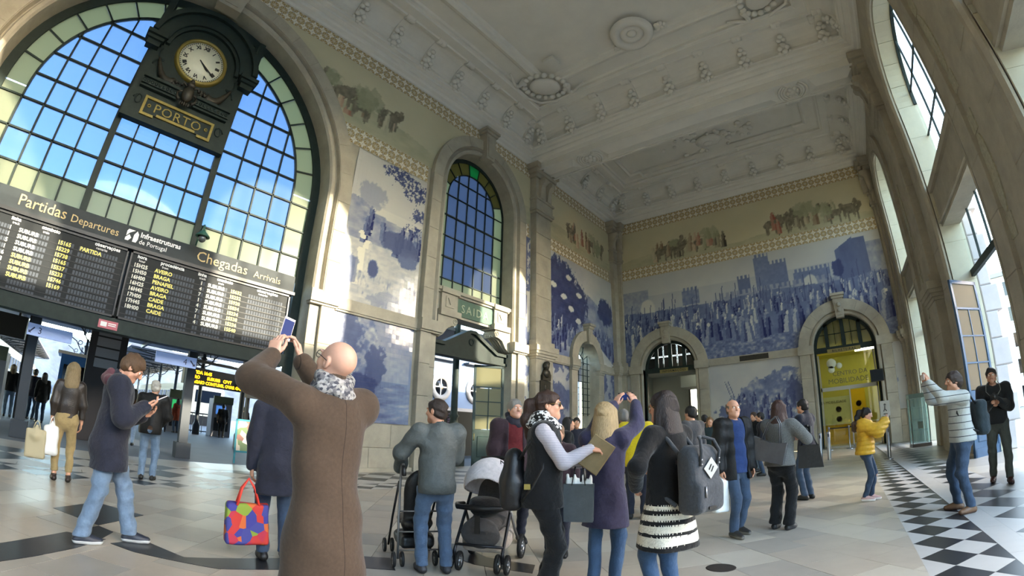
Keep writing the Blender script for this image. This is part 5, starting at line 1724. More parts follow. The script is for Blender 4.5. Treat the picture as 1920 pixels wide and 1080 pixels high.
# white building with round windows across from the exit
wb = tag(empty('white_annex', (-24, 26, 0)), 'white annex with round windows seen through the exit', 'building')
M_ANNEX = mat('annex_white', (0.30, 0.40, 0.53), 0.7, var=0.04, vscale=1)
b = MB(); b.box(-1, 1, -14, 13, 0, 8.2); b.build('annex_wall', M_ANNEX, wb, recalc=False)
b = MB(); b.box(.95, 1.08, -14, 13, 2.5, 2.9); b.box(.95, 1.12, -14, 13, 7.3, 7.7); b.build('annex_band', mat('annex_stone', (0.5, 0.5, 0.5), 0.8), wb, recalc=False)
M_GREYST = MATS['annex_stone']
for i in range(7):
    y = -11.6 + i * 3.35
    b = MB(lambda u, v, w: (1 + w, u, v)); b.lathe([(.55, .02), (.55, .1), (.92, .1), (.95, .02)], (y, 4.2, 0), 24); q = b.build('window_surround', M_GREYST, wb)
    b = MB(lambda u, v, w: (1 + w, u, v)); b.lathe([(0, .03), (.56, .03), (.56, .0)], (y, 4.2, 0), 24); b.build('round_window', M_DKGLASS, wb)
    b = MB(lambda u, v, w: (1 + w, u, v)); b.box(y - .03, y + .03, 3.66, 4.74, .03, .06); b.box(y - .5, y + .5, 4.17, 4.23, .03, .06); b.build('window_bar', M_WHITE, wb)
    b = MB(); b.box(1, 1.06, y - .9, y + .9, 0, 1.9); b.build('low_window', M_GREYST, wb, recalc=False)
    b = MB(); b.box(1.0, 1.5, y - 1.2, y + 1.2, 6.0, 6.1)
    for q in range(13): b.tube([(1.45, y - 1.15 + q * .19, 6.1), (1.45, y - 1.15 + q * .19, 6.9)], .02, 4)
    b.box(1.42, 1.48, y - 1.2, y + 1.2, 6.9, 6.96); b.build('balcony_rail', M_IRONB, wb, recalc=False)
hd = tag(empty('shop_hoarding', (-17.5, 16.9, 0)), 'black hoarding with vertical lettering outside the exit', 'hoarding')
b = MB(); b.box(-.1, .1, -2.6, 2.2, 0.02, 2.35); b.build('panel', M_BLACK, hd)
FHD = lambda u, v, w: (.1 + w, u, v)
text_obj('lettering', 'REGIONAL SWEETS', .24, FHD, hd, mat('hoarding_letter', (0.55, 0.45, 0.62), 0.6), -.2, .15, 0, .01, vertical=True)
text_obj('lettering', 'REGIONAL SWEETS', .24, FHD, hd, M_GOLD, -.6, .15, 0, .01, vertical=True)

# yellow-lit train displays and ticket machines beyond the arch
M_LED = mat('led_amber', (1.0, 0.72, 0.08), 0.5, emit=(1.0, 0.70, 0.05), estr=2.2)
def led(loc, rz, w, lines, label, posts=True):
    t = tag(empty('train_display', loc, rz), label, 'display')
    b = MB(); b.box(-w / 2, w / 2, -.12, .12, -.38, .38); b.build('case', M_BLACK, t)
    b = MB(); b.box(-w / 2 - .1, w / 2 + .1, -.06, .06, .62, .74)
    for s in (-1, 1): b.box(s * w * .35 - .04, s * w * .35 + .04, -.04, .04, .38, .64)
    for s in (-1, 1): b.box(s * w * .4 - .02, s * w * .4 + .02, -.02, .02, .74, 4.67 - loc[2])
    b.build('hanger', M_BLACK, t, recalc=False)
    if posts:
        b = MB(); b.box(w / 2 + .05, w / 2 + .2, -.08, .08, -loc[2], 1.2); b.build('post', M_BLACK, t, recalc=False)
    for i, s in enumerate(lines):
        text_obj('lettering', s, .19, lambda u, v, w_: (u, -.12 - w_, v), t, M_LED, -w / 2 + .12, .12 - i * .21, 0, .006, offset=.006)
    return t
led((-22, 6.3, 2.72), R(90 + 14), 3.4, ['PARTIDA 16:45', 'AVEIRO       SUBURB   CPVT', 'PAPAGAIO CONTUMIL OVAR GAIA'], 'black display with three amber lines beside the ticket machines')
led((-22.4, 9.0, 2.5), R(90 + 20), 2.6, ['PARTIDA 17:15', '', ''], 'second black display with amber lines behind the raised arm', False)
led((-19.5, -2.9, 3.0), R(90 - 6), 2.2, ['', '       CPVT', '  GUIMARAES'], 'black display with amber lines left of the first column')
M_MACH = mat('machine_grey', (0.52, 0.52, 0.54), 0.4)
M_SCRG = mat('screen_green', (0.2, 0.6, 0.35), 0.3, emit=(0.2, 0.7, 0.4), estr=0.3)
M_SCRB = mat('screen_blue', (0.3, 0.5, 0.75), 0.3, emit=(0.3, 0.5, 0.8), estr=0.3)
for i, (x, y, lab, sm) in enumerate(((-26.5, 5.6, 'grey ticket machine with a green screen', M_SCRG), (-26.5, 8.0, 'grey ticket machine with a blue screen', M_SCRB), (-17.5, -2.55, 'grey ticket machine behind the group at left', M_SCRG))):
    t = tag(empty('ticket_machine', (x, y, 0)), lab, 'machine')
    b = MB(); b.box(-.4, .4, -.55, .55, 0, 2.0); b.build('case', M_MACH, t)
    b = MB(); b.box(.38, .52, -.55, .55, 1.75, 2.15); b.build('head_sign', mat('machine_head', (0.3, 0.34, 0.25), 0.5), t)
    b = MB(); b.box(.4, .42, -.35, .2, 1.2, 1.65); b.build('screen', sm, t)
    b = MB(); b.box(.4, .43, -.4, .4, .3, 1.0); b.build('front_panel', M_BLACK, t)
t = tag(empty('platform_gate', (-28, 7.0, 0)), 'low iron railing gate between the ticket machines', 'gate')
b = MB()
for q in range(10): b.tube([(0, -1.4 + q * .31, 0), (0, -1.4 + q * .31, 1.1)], .02, 5)
b.box(-.03, .03, -1.5, 1.5, 1.05, 1.12); b.box(-.03, .03, -1.5, 1.5, .08, .14); b.build('railing', M_IRONB, t, recalc=False)
# blue hanging track signs and small red sign
M_SIGNB = mat('sign_pale_blue', (0.62, 0.70, 0.88), 0.4, emit=(0.55, 0.66, 0.9), estr=0.06)
M_NAVY = mat('navy', (0.08, 0.12, 0.3), 0.5)
for (y, s, lab) in ((-.62, '3', 'pale blue hanging sign whose arrow points down left'), (2.45, '4', 'pale blue hanging sign whose arrow points down right')):
    t = tag(empty('track_sign', (AX - .75, y, 2.42)), lab, 'sign')
    b = MB(); b.box(-.04, .04, -.52, .52, -.12, .14); b.build('panel', M_SIGNB, t)
    F_ = lambda u, v, w: (.04 + w, u, v)
    text_obj('lettering', s, .2, F_, t, M_NAVY, -.28 if s == '3' else .18, -.06, 0, .006)
    c = -.42 if s == '3' else .42
    d = -1 if s == '3' else 1
    a = MB(F_); a.prism([(c + d * .07, -.07), (c + d * .07, .0), (c + d * .045, -.03), (c - d * .05, .07), (c - d * .07, .05), (c + d * .02, -.05), (c, -.07)], 0, .006); a.build('arrow', M_NAVY, t)
t = tag(empty('small_sign', FA(.62, 2.82, -.01)), 'small red notice on the beam under the boards', 'sign')
b = MB(); b.box(0, .015, -.22, .22, -.09, .09); b.build('panel', mat('notice_red', (0.70, 0.36, 0.40), 0.5), t)
b = MB(); b.box(.015, .02, -.17, -.03, -.05, .05); b.box(.015, .02, .0, .18, -.02, .0); b.box(.015, .02, .0, .18, .02, .04); b.build('print', M_WHITE, t)
# dark kiosk tower between the tracks
t = tag(empty('signal_cabin', (-15.6, .95, 0)), 'tall dark framed cabinet between the platform openings', 'cabinet')
b = MB(); b.box(-.3, .3, -.55, .55, 0.0, 4.2); b.build('case', mat('cabin_brown', (0.13, 0.10, 0.10), 0.6), t)
for j in range(6):
    b = MB(); b.box(.3, .33, -.34, .34, 2.05 + j * .3, 2.3 + j * .3); b.build('louvre', M_MACH, t, recalc=False)
t2 = tag(empty('platform_post', (-13.5, -1.05, 0)), 'dark square iron post just beyond the great arch', 'post')
b = MB(); b.box(-.12, .12, -.12, .12, 0, 3.2); b.build('shaft', M_IRONB, t2); b = MB(); b.box(-.2, .2, -.2, .2, 0, .4); b.build('base', M_IRONB, t2)
t2 = tag(empty('platform_post', (-13.5, 3.1, 0)), 'dark square iron post below the track 4 sign', 'post')
b = MB(); b.box(-.12, .12, -.12, .12, 0, 3.2); b.build('shaft', M_IRONB, t2); b = MB(); b.box(-.2, .2, -.2, .2, 0, .4); b.build('base', M_IRONB, t2)
t = tag(empty('blue_kiosk', (-30, .6, 0)), 'blue kiosk wall on the platform', 'kiosk')
M_BLUEK = mat('kiosk_blue', (0.22, 0.45, 0.75), 0.5)
b = MB(); b.box(-1.5, 1.5, -1.2, 1.4, 0, 3.0); b.build('wall', M_BLUEK, t); b = MB(); b.box(-1.7, 1.7, -1.4, 1.6, 3.0, 3.15); b.build('roof', M_WHITE, t)
for j in range(3): MB().box(1.5, 1.53, -1.0 + j * .8, -.4 + j * .8, 1.2, 2.5).build('kiosk_window', M_DKGLASS, t, recalc=False)

# ------------------------------------------------------------------ outside, street side
def street_house(x, y, rz, w, h, floors, cols, lab, m):
    t = tag(empty('street_building', (x, y, 0), rz), lab, 'building')
    b = MB(); b.box(-w / 2, w / 2, 0, 9, 0, h); b.build('wall', m, t, recalc=False)
    b = MB(); b.box(-w / 2 - .3, w / 2 + .3, -.4, 9, h, h + .5); b.build('roof_cornice', M_GREYST, t, recalc=False)
    fh = h / floors
    for i in range(cols):
        for j in range(floors):
            u = -w / 2 + (i + .5) * w / cols
            f = MB(); f.box(u - .75, u + .75, -.08, .02, j * fh + .5, j * fh + fh * .82); q = f.build('window', M_WHITE, t, recalc=False)
            MB().box(u - .55, u + .55, -.1, -.08, j * fh + .65, j * fh + fh * .76).build('window_pane', M_DKGLASS, q, recalc=False)
    return t
M_HOUSE = mat('house_white', (0.86, 0.85, 0.83), 0.8, var=0.04, vscale=.5)
M_HOUSE2 = mat('house_blue', (0.58, 0.70, 0.80), 0.8, var=0.05, vscale=.5)
street_house(24, 62, R(-18), 16, 15, 5, 6, 'pale street building with tall windows seen through the open door', M_HOUSE)
street_house(43, 63.5, R(90) + PI, 70, 15, 4, 20, 'long unseen row of street buildings set there to block low sun', M_HOUSE)  # unseen row, placed and sized to stop low sun at the doors
street_house(43, -9.5, R(90) + PI, 70, 15, 4, 20, 'second unseen row of street buildings against low sun, past an added gap', M_HOUSE2)  # another unseen row put up against the low sun
# ------------------------------------------------------------------ people: smooth implicit figures, one continuous body each
class Fld:
    """signed distance field on a grid; shapes blend into one surface"""
    def __init__(s, lo, hi, vox):
        s.lo, s.vox = np.array(lo, float), vox
        s.n = np.ceil((np.array(hi) - s.lo) / vox).astype(int) + 1
        s.f = np.full(s.n, .5, np.float32)
        s.t = np.zeros(s.n, np.int8)
    def _box(s, lo, hi):
        a = np.clip(((np.array(lo) - s.lo) / s.vox).astype(int), 0, s.n)
        b = np.clip(np.ceil((np.array(hi) - s.lo) / s.vox).astype(int) + 1, 0, s.n)
        return tuple(slice(x, y) for x, y in zip(a, b)), [s.lo[i] + s.vox * np.arange(a[i], b[i]) for i in range(3)]
    def _put(s, sl, d, k, tag, op='u'):
        g = s.f[sl]
        if op == 'u':
            m = d < g
            if k > 0:
                h = np.clip(.5 + .5 * (g - d) / k, 0, 1)
                s.f[sl] = g * (1 - h) + d * h - k * h * (1 - h)
            else: s.f[sl] = np.minimum(g, d)
            s.t[sl][m] = tag
        else:                                        # smooth subtraction
            h = np.clip(.5 - .5 * (g + d) / k, 0, 1) if k > 0 else (g < -d).astype(np.float32)
            s.f[sl] = g * (1 - h) + (-d) * h + (k * h * (1 - h) if k > 0 else 0)
    def cone(s, a, b, ra, rb, k=.03, tag=0, flat=None, op='u'):
        a, b = np.array(a, float), np.array(b, float)
        m = max(ra, rb) * 1.05 + k + 2 * s.vox + .01
        sl, ax = s._box(np.minimum(a, b) - m, np.maximum(a, b) + m)
        if any(len(q) == 0 for q in ax): return
        x, y, z = np.meshgrid(*ax, indexing='ij', sparse=True)
        ba = b - a
        L2 = max(1e-9, ba @ ba)
        px, py, pz = x - a[0], y - a[1], z - a[2]
        t = np.clip((px * ba[0] + py * ba[1] + pz * ba[2]) / L2, 0, 1)
        dx, dy, dz = px - t * ba[0], py - t * ba[1], pz - t * ba[2]
        r = ra + (rb - ra) * t
        if flat:
            n, q = np.array(flat[0], float), flat[1]
            c = dx * n[0] + dy * n[1] + dz * n[2]
            d2 = dx * dx + dy * dy + dz * dz + c * c * (1 / (q * q) - 1)
            d = (np.sqrt(d2) - r) * (q + 1) / 2
        else:
            d = np.sqrt(dx * dx + dy * dy + dz * dz) - r
        s._put(sl, d.astype(np.float32), k, tag, op)
    def ell(s, c, r, k=.02, tag=0, rot=None, op='u'):
        c, r = np.array(c, float), np.array(r, float)
        m = r.max() * 1.05 + k + 2 * s.vox + .01
        sl, ax = s._box(c - m, c + m)
        if any(len(q) == 0 for q in ax): return
        x, y, z = np.meshgrid(*ax, indexing='ij', sparse=True)
        p = (x - c[0], y - c[1], z - c[2])
        if rot is not None: p = tuple(rot[0][i] * p[0] + rot[1][i] * p[1] + rot[2][i] * p[2] for i in range(3))
        q = np.sqrt((p[0] / r[0]) ** 2 + (p[1] / r[1]) ** 2 + (p[2] / r[2]) ** 2)
        g = np.sqrt((p[0] / r[0] ** 2) ** 2 + (p[1] / r[1] ** 2) ** 2 + (p[2] / r[2] ** 2) ** 2) + 1e-6
        s._put(sl, (q * (q - 1) / g).astype(np.float32), k, tag, op)
    def rbox(s, c, h, r, k=.01, tag=0, rot=None, op='u'):
        """rounded box, half sizes h"""
        c, h = np.array(c, float), np.array(h, float)
        m = np.linalg.norm(h) + k + 2 * s.vox + .01
        sl, ax = s._box(c - m, c + m)
        if any(len(q) == 0 for q in ax): return
        x, y, z = np.meshgrid(*ax, indexing='ij', sparse=True)
        p = (x - c[0], y - c[1], z - c[2])
        if rot is not None: p = tuple(rot[0][i] * p[0] + rot[1][i] * p[1] + rot[2][i] * p[2] for i in range(3))
        q = [np.abs(p[i]) - h[i] + r for i in range(3)]
        d = np.sqrt(np.maximum(q[0], 0) ** 2 + np.maximum(q[1], 0) ** 2 + np.maximum(q[2], 0) ** 2) + np.minimum(np.maximum(np.maximum(q[0], q[1]), q[2]), 0) - r
        s._put(sl, d.astype(np.float32) + np.zeros([len(a) for a in ax], np.float32), k, tag, op)
    def grid(s):
        return np.meshgrid(*[s.lo[i] + s.vox * np.arange(s.n[i]) for i in range(3)], indexing='ij', sparse=True)
    def cut_below(s, z):
        _, _, Z = s.grid(); s.f = np.maximum(s.f, (z - Z).astype(np.float32))
    def cut_above(s, z):
        _, _, Z = s.grid(); s.f = np.maximum(s.f, (Z - z).astype(np.float32))
    def cut_plane(s, p, n):
        X, Y, Z = s.grid(); s.f = np.maximum(s.f, ((X - p[0]) * n[0] + (Y - p[1]) * n[1] + (Z - p[2]) * n[2]).astype(np.float32))
    def folds(s, amp, seed, freq=26.0):
        X, Y, Z = s.grid()
        r = np.random.default_rng(seed)
        w = 0
        for i in range(4):
            v = r.normal(0, 1, 3); v[2] *= 1.1; v *= freq * r.uniform(.5, 1.5) / np.linalg.norm(v)
            u = r.normal(0, 1, 3) * 6
            w = w + np.sin(X * v[0] + Y * v[1] + Z * v[2] + r.uniform(0, 6) + 1.2 * np.sin(X * u[0] + Y * u[1] + Z * u[2]))
        s.f += (amp * w / 2).astype(np.float32)
    def strands(s, c, amp, n=46):
        X, Y, Z = s.grid()
        a = np.arctan2(X - c[0], Y - c[1])
        s.f += (amp * np.sin(a * n + 5 * np.sin(Z * 14)) * np.ones_like(Z)).astype(np.float32)
    def mesh(s):
        f, n = s.f, s.n
        ins = f < 0
        c = np.zeros(n - 1, np.int8)
        for i in (0, 1):
            for j in (0, 1):
                for k in (0, 1):
                    c += ins[i:n[0] - 1 + i, j:n[1] - 1 + j, k:n[2] - 1 + k]
        act = np.argwhere((c > 0) & (c < 8))
        if not len(act): return None
        look = np.full(n - 1, -1, np.int64)
        look[act[:, 0], act[:, 1], act[:, 2]] = np.arange(len(act))
        pos, cnt = np.zeros((len(act), 3)), np.zeros(len(act))
        cor = [(i, j, k) for i in (0, 1) for j in (0, 1) for k in (0, 1)]
        val = {q: f[act[:, 0] + q[0], act[:, 1] + q[1], act[:, 2] + q[2]] for q in cor}
        for a in cor:
            for ax in range(3):
                if a[ax]: continue
                b = list(a); b[ax] = 1; b = tuple(b)
                m = (val[a] < 0) != (val[b] < 0)
                t = val[a][m] / (val[a][m] - val[b][m])
                q = np.tile(np.array(a, float), (m.sum(), 1)); q[:, ax] += t
                pos[m] += q; cnt[m] += 1
        v = (act + pos / cnt[:, None]) * s.vox + s.lo
        F = []
        for ax in range(3):
            sl0, sl1 = [slice(1, -1)] * 3, [slice(1, -1)] * 3
            sl0[ax], sl1[ax] = slice(0, -1), slice(1, None)
            A, B = ins[tuple(sl0)], ins[tuple(sl1)]
            e = np.argwhere(A != B)
            if not len(e): continue
            fl = A[e[:, 0], e[:, 1], e[:, 2]]
            o = e.copy()
            for q in range(3):
                if q != ax: o[:, q] += 1
            u, w = (ax + 1) % 3, (ax + 2) % 3
            def cell(du, dw):
                p = o.copy(); p[:, u] -= du; p[:, w] -= dw
                return look[p[:, 0], p[:, 1], p[:, 2]]
            q = np.stack([cell(1, 1), cell(0, 1), cell(0, 0), cell(1, 0)], 1)
            q[~fl] = q[~fl][:, ::-1]
            F.append(q)
        F = np.concatenate(F)
        F = F[(F >= 0).all(1)]
        tags = s.t[act[:, 0], act[:, 1], act[:, 2]]
        return v, F, tags[F[:, 0]]

def fld_mesh(name, parts, mats):
    """parts: results of Fld.mesh() joined into one mesh"""
    parts = [p for p in parts if p is not None]
    V, Fc, T, n = [], [], [], 0
    for v, f, t in parts:
        V.append(v); Fc.append(f + n); T.append(t); n += len(v)
    V, Fc, T = np.concatenate(V), np.concatenate(Fc), np.concatenate(T)
    me = bpy.data.meshes.new(name)
    me.vertices.add(len(V)); me.vertices.foreach_set('co', V.astype(np.float32).ravel())
    me.loops.add(Fc.size); me.loops.foreach_set('vertex_index', Fc.astype(np.int32).ravel())
    me.polygons.add(len(Fc))
    me.polygons.foreach_set('loop_start', np.arange(0, Fc.size, 4, dtype=np.int32))
    me.polygons.foreach_set('loop_total', np.full(len(Fc), 4, np.int32))
    for m in mats: me.materials.append(m)
    me.polygons.foreach_set('material_index', np.minimum(T, len(mats) - 1).astype(np.int32))
    me.polygons.foreach_set('use_smooth', np.ones(len(Fc), bool))
    me.update(calc_edges=True)
    me.validate()
    return me

def rotz(a): c, s = math.cos(a), math.sin(a); return np.array([[c, -s, 0], [s, c, 0], [0, 0, 1]])
def rotx(a): c, s = math.cos(a), math.sin(a); return np.array([[1, 0, 0], [0, c, -s], [0, s, c]])
def roty(a): c, s = math.cos(a), math.sin(a); return np.array([[c, 0, s], [0, 1, 0], [-s, 0, c]])

def ik(a, b, l1, l2, hint):
    """middle joint of a two-bone limb from a towards b, bent towards hint"""
    a, b, hint = np.array(a, float), np.array(b, float), np.array(hint, float)
    d = b - a; L = np.linalg.norm(d)
    if L > (l1 + l2) * .995:
        b = a + d / L * (l1 + l2) * .995; d = b - a; L = np.linalg.norm(d)
    u = d / L
    x = (l1 * l1 - l2 * l2 + L * L) / (2 * L)
    h = math.sqrt(max(0, l1 * l1 - x * x))
    n = hint - (hint @ u) * u
    n = n / (np.linalg.norm(n) + 1e-9)
    return a + u * x + n * h, b

SKINS = {}
def skin_mat(c):
    key = 'skin_%d' % int(c[0] * 1000 + c[2] * 100)
    return mat(key, c, 0.5, var=0.07, vscale=14, spec=0.35)
def cloth(name, c, rough=0.85, var=0.14, vscale=18, bump=0.45, bscale=32, sheen=0.15, spec=0.25, **kw):
    return mat(name, c, rough, var=var, vscale=vscale, bump=bump, bscale=bscale, sheen=sheen, spec=spec, **kw)
M_EYE = mat('eye_dark', (0.08, 0.06, 0.05), 0.2)
M_EYEW = mat('eye_white', (0.85, 0.82, 0.78), 0.3)

def hand_field(wrist, dirv, palm, side, curl, s, vox, spread=.0, thumb=.4):
    """palm with five fingers; dirv = finger direction, palm = where the palm faces, side +1 thumb on the local right"""
    y = np.array(dirv, float); y /= np.linalg.norm(y)
    z = -np.array(palm, float); z -= (z @ y) * y; z /= np.linalg.norm(z) + 1e-9
    x = np.cross(y, z) * side
    M = np.stack([x, y, z], 1) * s
    W = np.array(wrist, float)
    P = lambda p: W + M @ np.array(p)
    c = P((0, .08, 0))
    f = Fld(c - .17 * s, c + .17 * s, vox)
    f.cone(P((0, -.05, 0)), P((0, .012, 0)), .026 * s, .026 * s, .01, flat=(z, .8))
    for (a, b) in ((-.026, -.028), (-.009, -.010), (.009, .010), (.025, .027)):
        f.cone(P((a * .8, .012, 0)), P((b, .078, .002)), .0165 * s, .0135 * s, .012, flat=(z, .85))
    spec = [(.027, .082, .040, .027, .021, .0088), (.0095, .087, .045, .031, .022, .0090), (-.0095, .084, .041, .028, .021, .0087), (-.027, .076, .032, .021, .018, .0078)]
    for i, (bx, by, l1, l2, l3, r) in enumerate(spec):
        cu = curl if not isinstance(curl, (list, tuple)) else curl[i]
        p = np.array((bx, by, 0.0)); a = cu * .55; sp = (bx / .027) * spread
        for j, l in enumerate((l1, l2, l3)):
            q = p + l * np.array((math.sin(sp) * math.cos(a), math.cos(a) * math.cos(sp), -math.sin(a)))
            f.cone(P(p), P(q), (r - j * .0006) * s, (r - (j + 1) * .0006) * s, .004)
            p = q; a += cu * (.75 if j == 0 else .5)
    p0, p1 = np.array((.026, .02, -.006)), np.array((.046, .05, -.012 - .01 * thumb))
    p2 = p1 + .03 * np.array((math.cos(1.1 + thumb * .6), math.sin(1.1 + thumb * .6), -.35 * thumb))
    p3 = p2 + .024 * np.array((math.cos(1.4 + thumb), math.sin(1.4 + thumb), -.5 * thumb))
    f.cone(P(p0), P(p1), .014 * s, .011 * s, .01); f.cone(P(p1), P(p2), .0105 * s, .0098 * s, .004); f.cone(P(p2), P(p3), .0098 * s, .0085 * s, .004)
    return f.mesh()

def person(label, loc, rz, H=1.75, sex='m', skin=(.78, .58, .47), hair=('short', (.16, .11, .08)), top=None, legs=None, shoes=((.1, .1, .1), None), feet=((-.1, .0), (.1, .0)), fyaw=(.1, -.1),
           hands=(None, None), hint=((-.6, -.4, -.6), (.6, -.4, -.6)), hdir=None, palm=None, curl=(.7, .7), head=(0, 0, 0), lean=(0, 0), twist=0.0, vox=.012, hvox=.008, detail=True, group=None, build=1.0, category='person', extras=None, hidden_body=True, seed=1):
    s = H / 1.75
    fem = sex == 'f'
    root_me_parts = []
    sw = (.168 if fem else .19) * build
    P = np.array((lean[0] * .0, 0, .935))
    C = P + np.array((lean[0], lean[1], .36))
    Wst = P + np.array((lean[0] * .35, lean[1] * .35, .14))
    tw = rotz(twist)
    Sh = [C + tw @ np.array((-sw, 0, .105)), C + tw @ np.array((sw, 0, .105))]
    N = C + np.array((lean[0] * .25, lean[1] * .25 - .005, .155))
    yaw, pitch, roll = head
    HR = rotz(yaw) @ rotx(-pitch) @ roty(roll)
    Hc = N + np.array((0, .01, .05)) + HR @ np.array((0, .025, .105))
    Hips = [P + np.array((-.088, 0, -.03)), P + np.array((.088, 0, -.03))]
    Ank = [np.array((f[0], f[1], (f[2] if len(f) > 2 else 0) + .085)) for f in feet]
    Kn = []
    for i in (0, 1):
        fy = fyaw[i]
        k, a = ik(Hips[i], Ank[i], .425, .425, (-math.sin(fy) * .3 + (.1 if i else -.1), 1, .1)); Kn.append(k); Ank[i] = a
    Hd, El = [], []
    for i in (0, 1):
        sgn = 1 if i else -1
        t = hands[i]
        if t is None: t = Sh[i] + np.array((sgn * .06, .04, -.545))
        t = np.array(t, float) if hands[i] is None else np.array(t, float) / s
        e, w = ik(Sh[i], t, .285, .26, hint[i]); El.append(e); Hd.append(w)
    smat = skin_mat(skin)
    hcol = hair[1]
    hm = mat('hair_%d_%d_%d' % tuple(int(c * 255) for c in hcol), hcol, 0.5, var=0.3, vscale=30, bump=0.5, bscale=60, spec=0.4, stretch=(4, 4, .5))
    S = lambda p: np.array(p) * s
    # ---- body: trunk and limbs
    lo = np.min([*Ank, *Kn, *Hips, *Sh, *El, *Hd, N], 0) - .2; hi = np.max([*Ank, *Sh, *El, *Hd, *Kn, N + (0, 0, .05)], 0) + .2
    lo[2] = -.02
    b = Fld(lo * s, hi * s, max(.016, vox * 1.3))
    fl = lambda q: ((0, 1, 0), q)
    b.cone(S(P + (0, .01, -.03)), S(Wst), .128 * s, .110 * s, .05, flat=fl(.66))
    b.cone(S(Wst), S(C), .110 * s, .138 * s, .05, flat=fl(.66))
    b.cone(S(Sh[0]), S(Sh[1]), .06 * s, .06 * s, .05)
    for i in (0, 1):
        b.cone(S(Hips[i]), S(Kn[i]), .070 * s, .050 * s, .03); b.cone(S(Kn[i]), S(Ank[i]), .054 * s, .036 * s, .02)
        b.cone(S(Ank[i]), S(Ank[i] + (0, .08, -.05)), .036 * s, .03 * s, .02)
        b.cone(S(Sh[i]), S(El[i]), .05 * s, .04 * s, .03); b.cone(S(El[i]), S(Hd[i]), .040 * s, .027 * s, .01)
    b.cone(S(C + (0, 0, .1)), S(N + (0, .012, .07)), .062 * s, .052 * s, .04)
    parts = [b.mesh()]
    # ---- head with a face
    HT = lambda p: S(Hc + HR @ (np.array(p) * (.96 if fem else 1.0)))
    h = Fld(S(Hc) - .185 * s, S(Hc) + .185 * s, hvox)
    r3 = HR
    E = lambda c, r, k=.02, tag=0, op='u', rr=None: h.ell(HT(c), np.array(r) * s, k, tag, r3 if rr is None else rr, op)
    Cn = lambda a, b_, ra, rb, k=.015, tag=0, op='u': h.cone(HT(a), HT(b_), ra * s, rb * s, k, tag, None, op)
    E((0, -.012, .030), (.076, .096, .086))
    E((0, .025, -.025), (.062, .068, .078), .03)
    Cn((0, .045, -.075), (0, .068, -.088), .036, .024, .03)
    Cn((-.045, .02, -.06), (0, .065, -.085), .028, .022, .03); Cn((.045, .02, -.06), (0, .065, -.085), .028, .022, .03)
    if detail:
        for q in (-1, 1):
            E((q * .033, .096, .012), (.017, .014, .011), .012, 0, 's')
            E((q * .032, .079, .011), (.0135, .0125, .0115), .002, 2)
            E((q * .032, .0875, .011), (.0062, .006, .0062), .001, 3)
            Cn((q * .016, .094, .031), (q * .048, .083, .031), .0075, .006, .008, 0)
            Cn((q * .017, .1005, .034), (q * .047, .090, .035), .0042, .0032, .002, 1)
            E((q * .040, .062, -.022), (.024, .022, .022), .02)
            E((q * .079, -.006, -.004), (.011, .021, .033), .006); E((q * .086, .0, -.002), (.005, .010, .018), .004, 0, 's')
        Cn((0, .092, .026), (0, .114, -.018), .0085, .0125, .008); E((-.012, .104, -.021), (.009, .010, .008), .006); E((.012, .104, -.021), (.009, .010, .008), .006)
        Cn((-.021, .0855, -.051), (.021, .0855, -.051), .0055, .0055, .004, 4); Cn((-.017, .0905, -.0475), (.017, .0905, -.0475), .005, .005, .004, 4); Cn((-.016, .089, -.0565), (.016, .089, -.0565), .0055, .0055, .004, 4)
        Cn((-.03, .088, -.0522), (.03, .088, -.0522), .0022, .0022, .002, 0, 's')
    h.cone(S(N + (0, .0, -.05)), HT((0, -.012, -.05)), .058 * s, .054 * s, .025)
    parts.append(h.mesh())
    # ---- hands
    hv = .0042 if vox < .0105 else (.0065 if vox < .016 else .011)
    for i in (0, 1):
        sgn = 1 if i else -1
        d = hdir[i] if hdir and hdir[i] is not None else (Hd[i] - El[i])
        pm = palm[i] if palm and palm[i] is not None else (-sgn * 1.0, 0.1, 0)
        parts.append(hand_field(S(Hd[i]), d, pm, -sgn if True else sgn, curl[i], s * (.93 if fem else 1.0), hv))
    lips = mat('lips_%d' % int(skin[0] * 100), (skin[0] * .80, skin[1] * .62, skin[2] * .62), 0.45)
    me = fld_mesh('person', parts, [smat, hm, M_EYEW, M_EYE, lips])
    o = tag(link('person', me, None, loc, (0, 0, rz)), label, category, group)
    # ---- clothes
    def new(pad=.16, v=vox, pts=None):
        q = pts if pts is not None else [*Ank, *Kn, *Hips, *Sh, *El, *Hd, N]
        return Fld((np.min(q, 0) - pad) * s, (np.max(q, 0) + pad) * s, v)
    def part(name, f, mats, lab=None):
        m_ = f.mesh()
        if m_ is None: return None
        q = link(name, fld_mesh(name, [m_], mats if isinstance(mats, list) else [mats]), o)
        if lab: q['label'] = lab
        return q
    legs = legs or {}
    lm = legs.get('m')
    if lm:
        f = new(.14, vox, [*Ank, *Kn, *Hips, Wst])
        wd = legs.get('w', 1.0)
        rt, rk, ra = (.098 * wd, .070 * wd, legs.get('ankle', .058))
        f.cone(S(P + (0, 0, -.04)), S(Wst + (0, 0, -.03)), .158 * s * build, .142 * s * build, .04, flat=fl(.74))
        for i in (0, 1):
            f.cone(S(Hips[i] + (0, 0, .0)), S(Kn[i]), rt * s, rk * s, .035)
            f.cone(S(Kn[i]), S(Ank[i] + (0, 0, -.02)), rk * s, ra * s, .02)
            f.ell(S(Hips[i] + (0, -.045, -.02)), np.array((.086, .066, .09)) * s * build, .03)
        hz_ = max([g.get('hem', .8) for g in (top if isinstance(top, list) else [top] if top else [])] or [9])
        f.cut_above((hz_ + .07) * s)
        f.folds(.0055 if wd < 1.05 else .0065, seed, 44)
        f.cut_below(legs.get('hem', .075) * s)
        part('trousers', f, lm)
    sc_, sole = shoes[0], shoes[1]
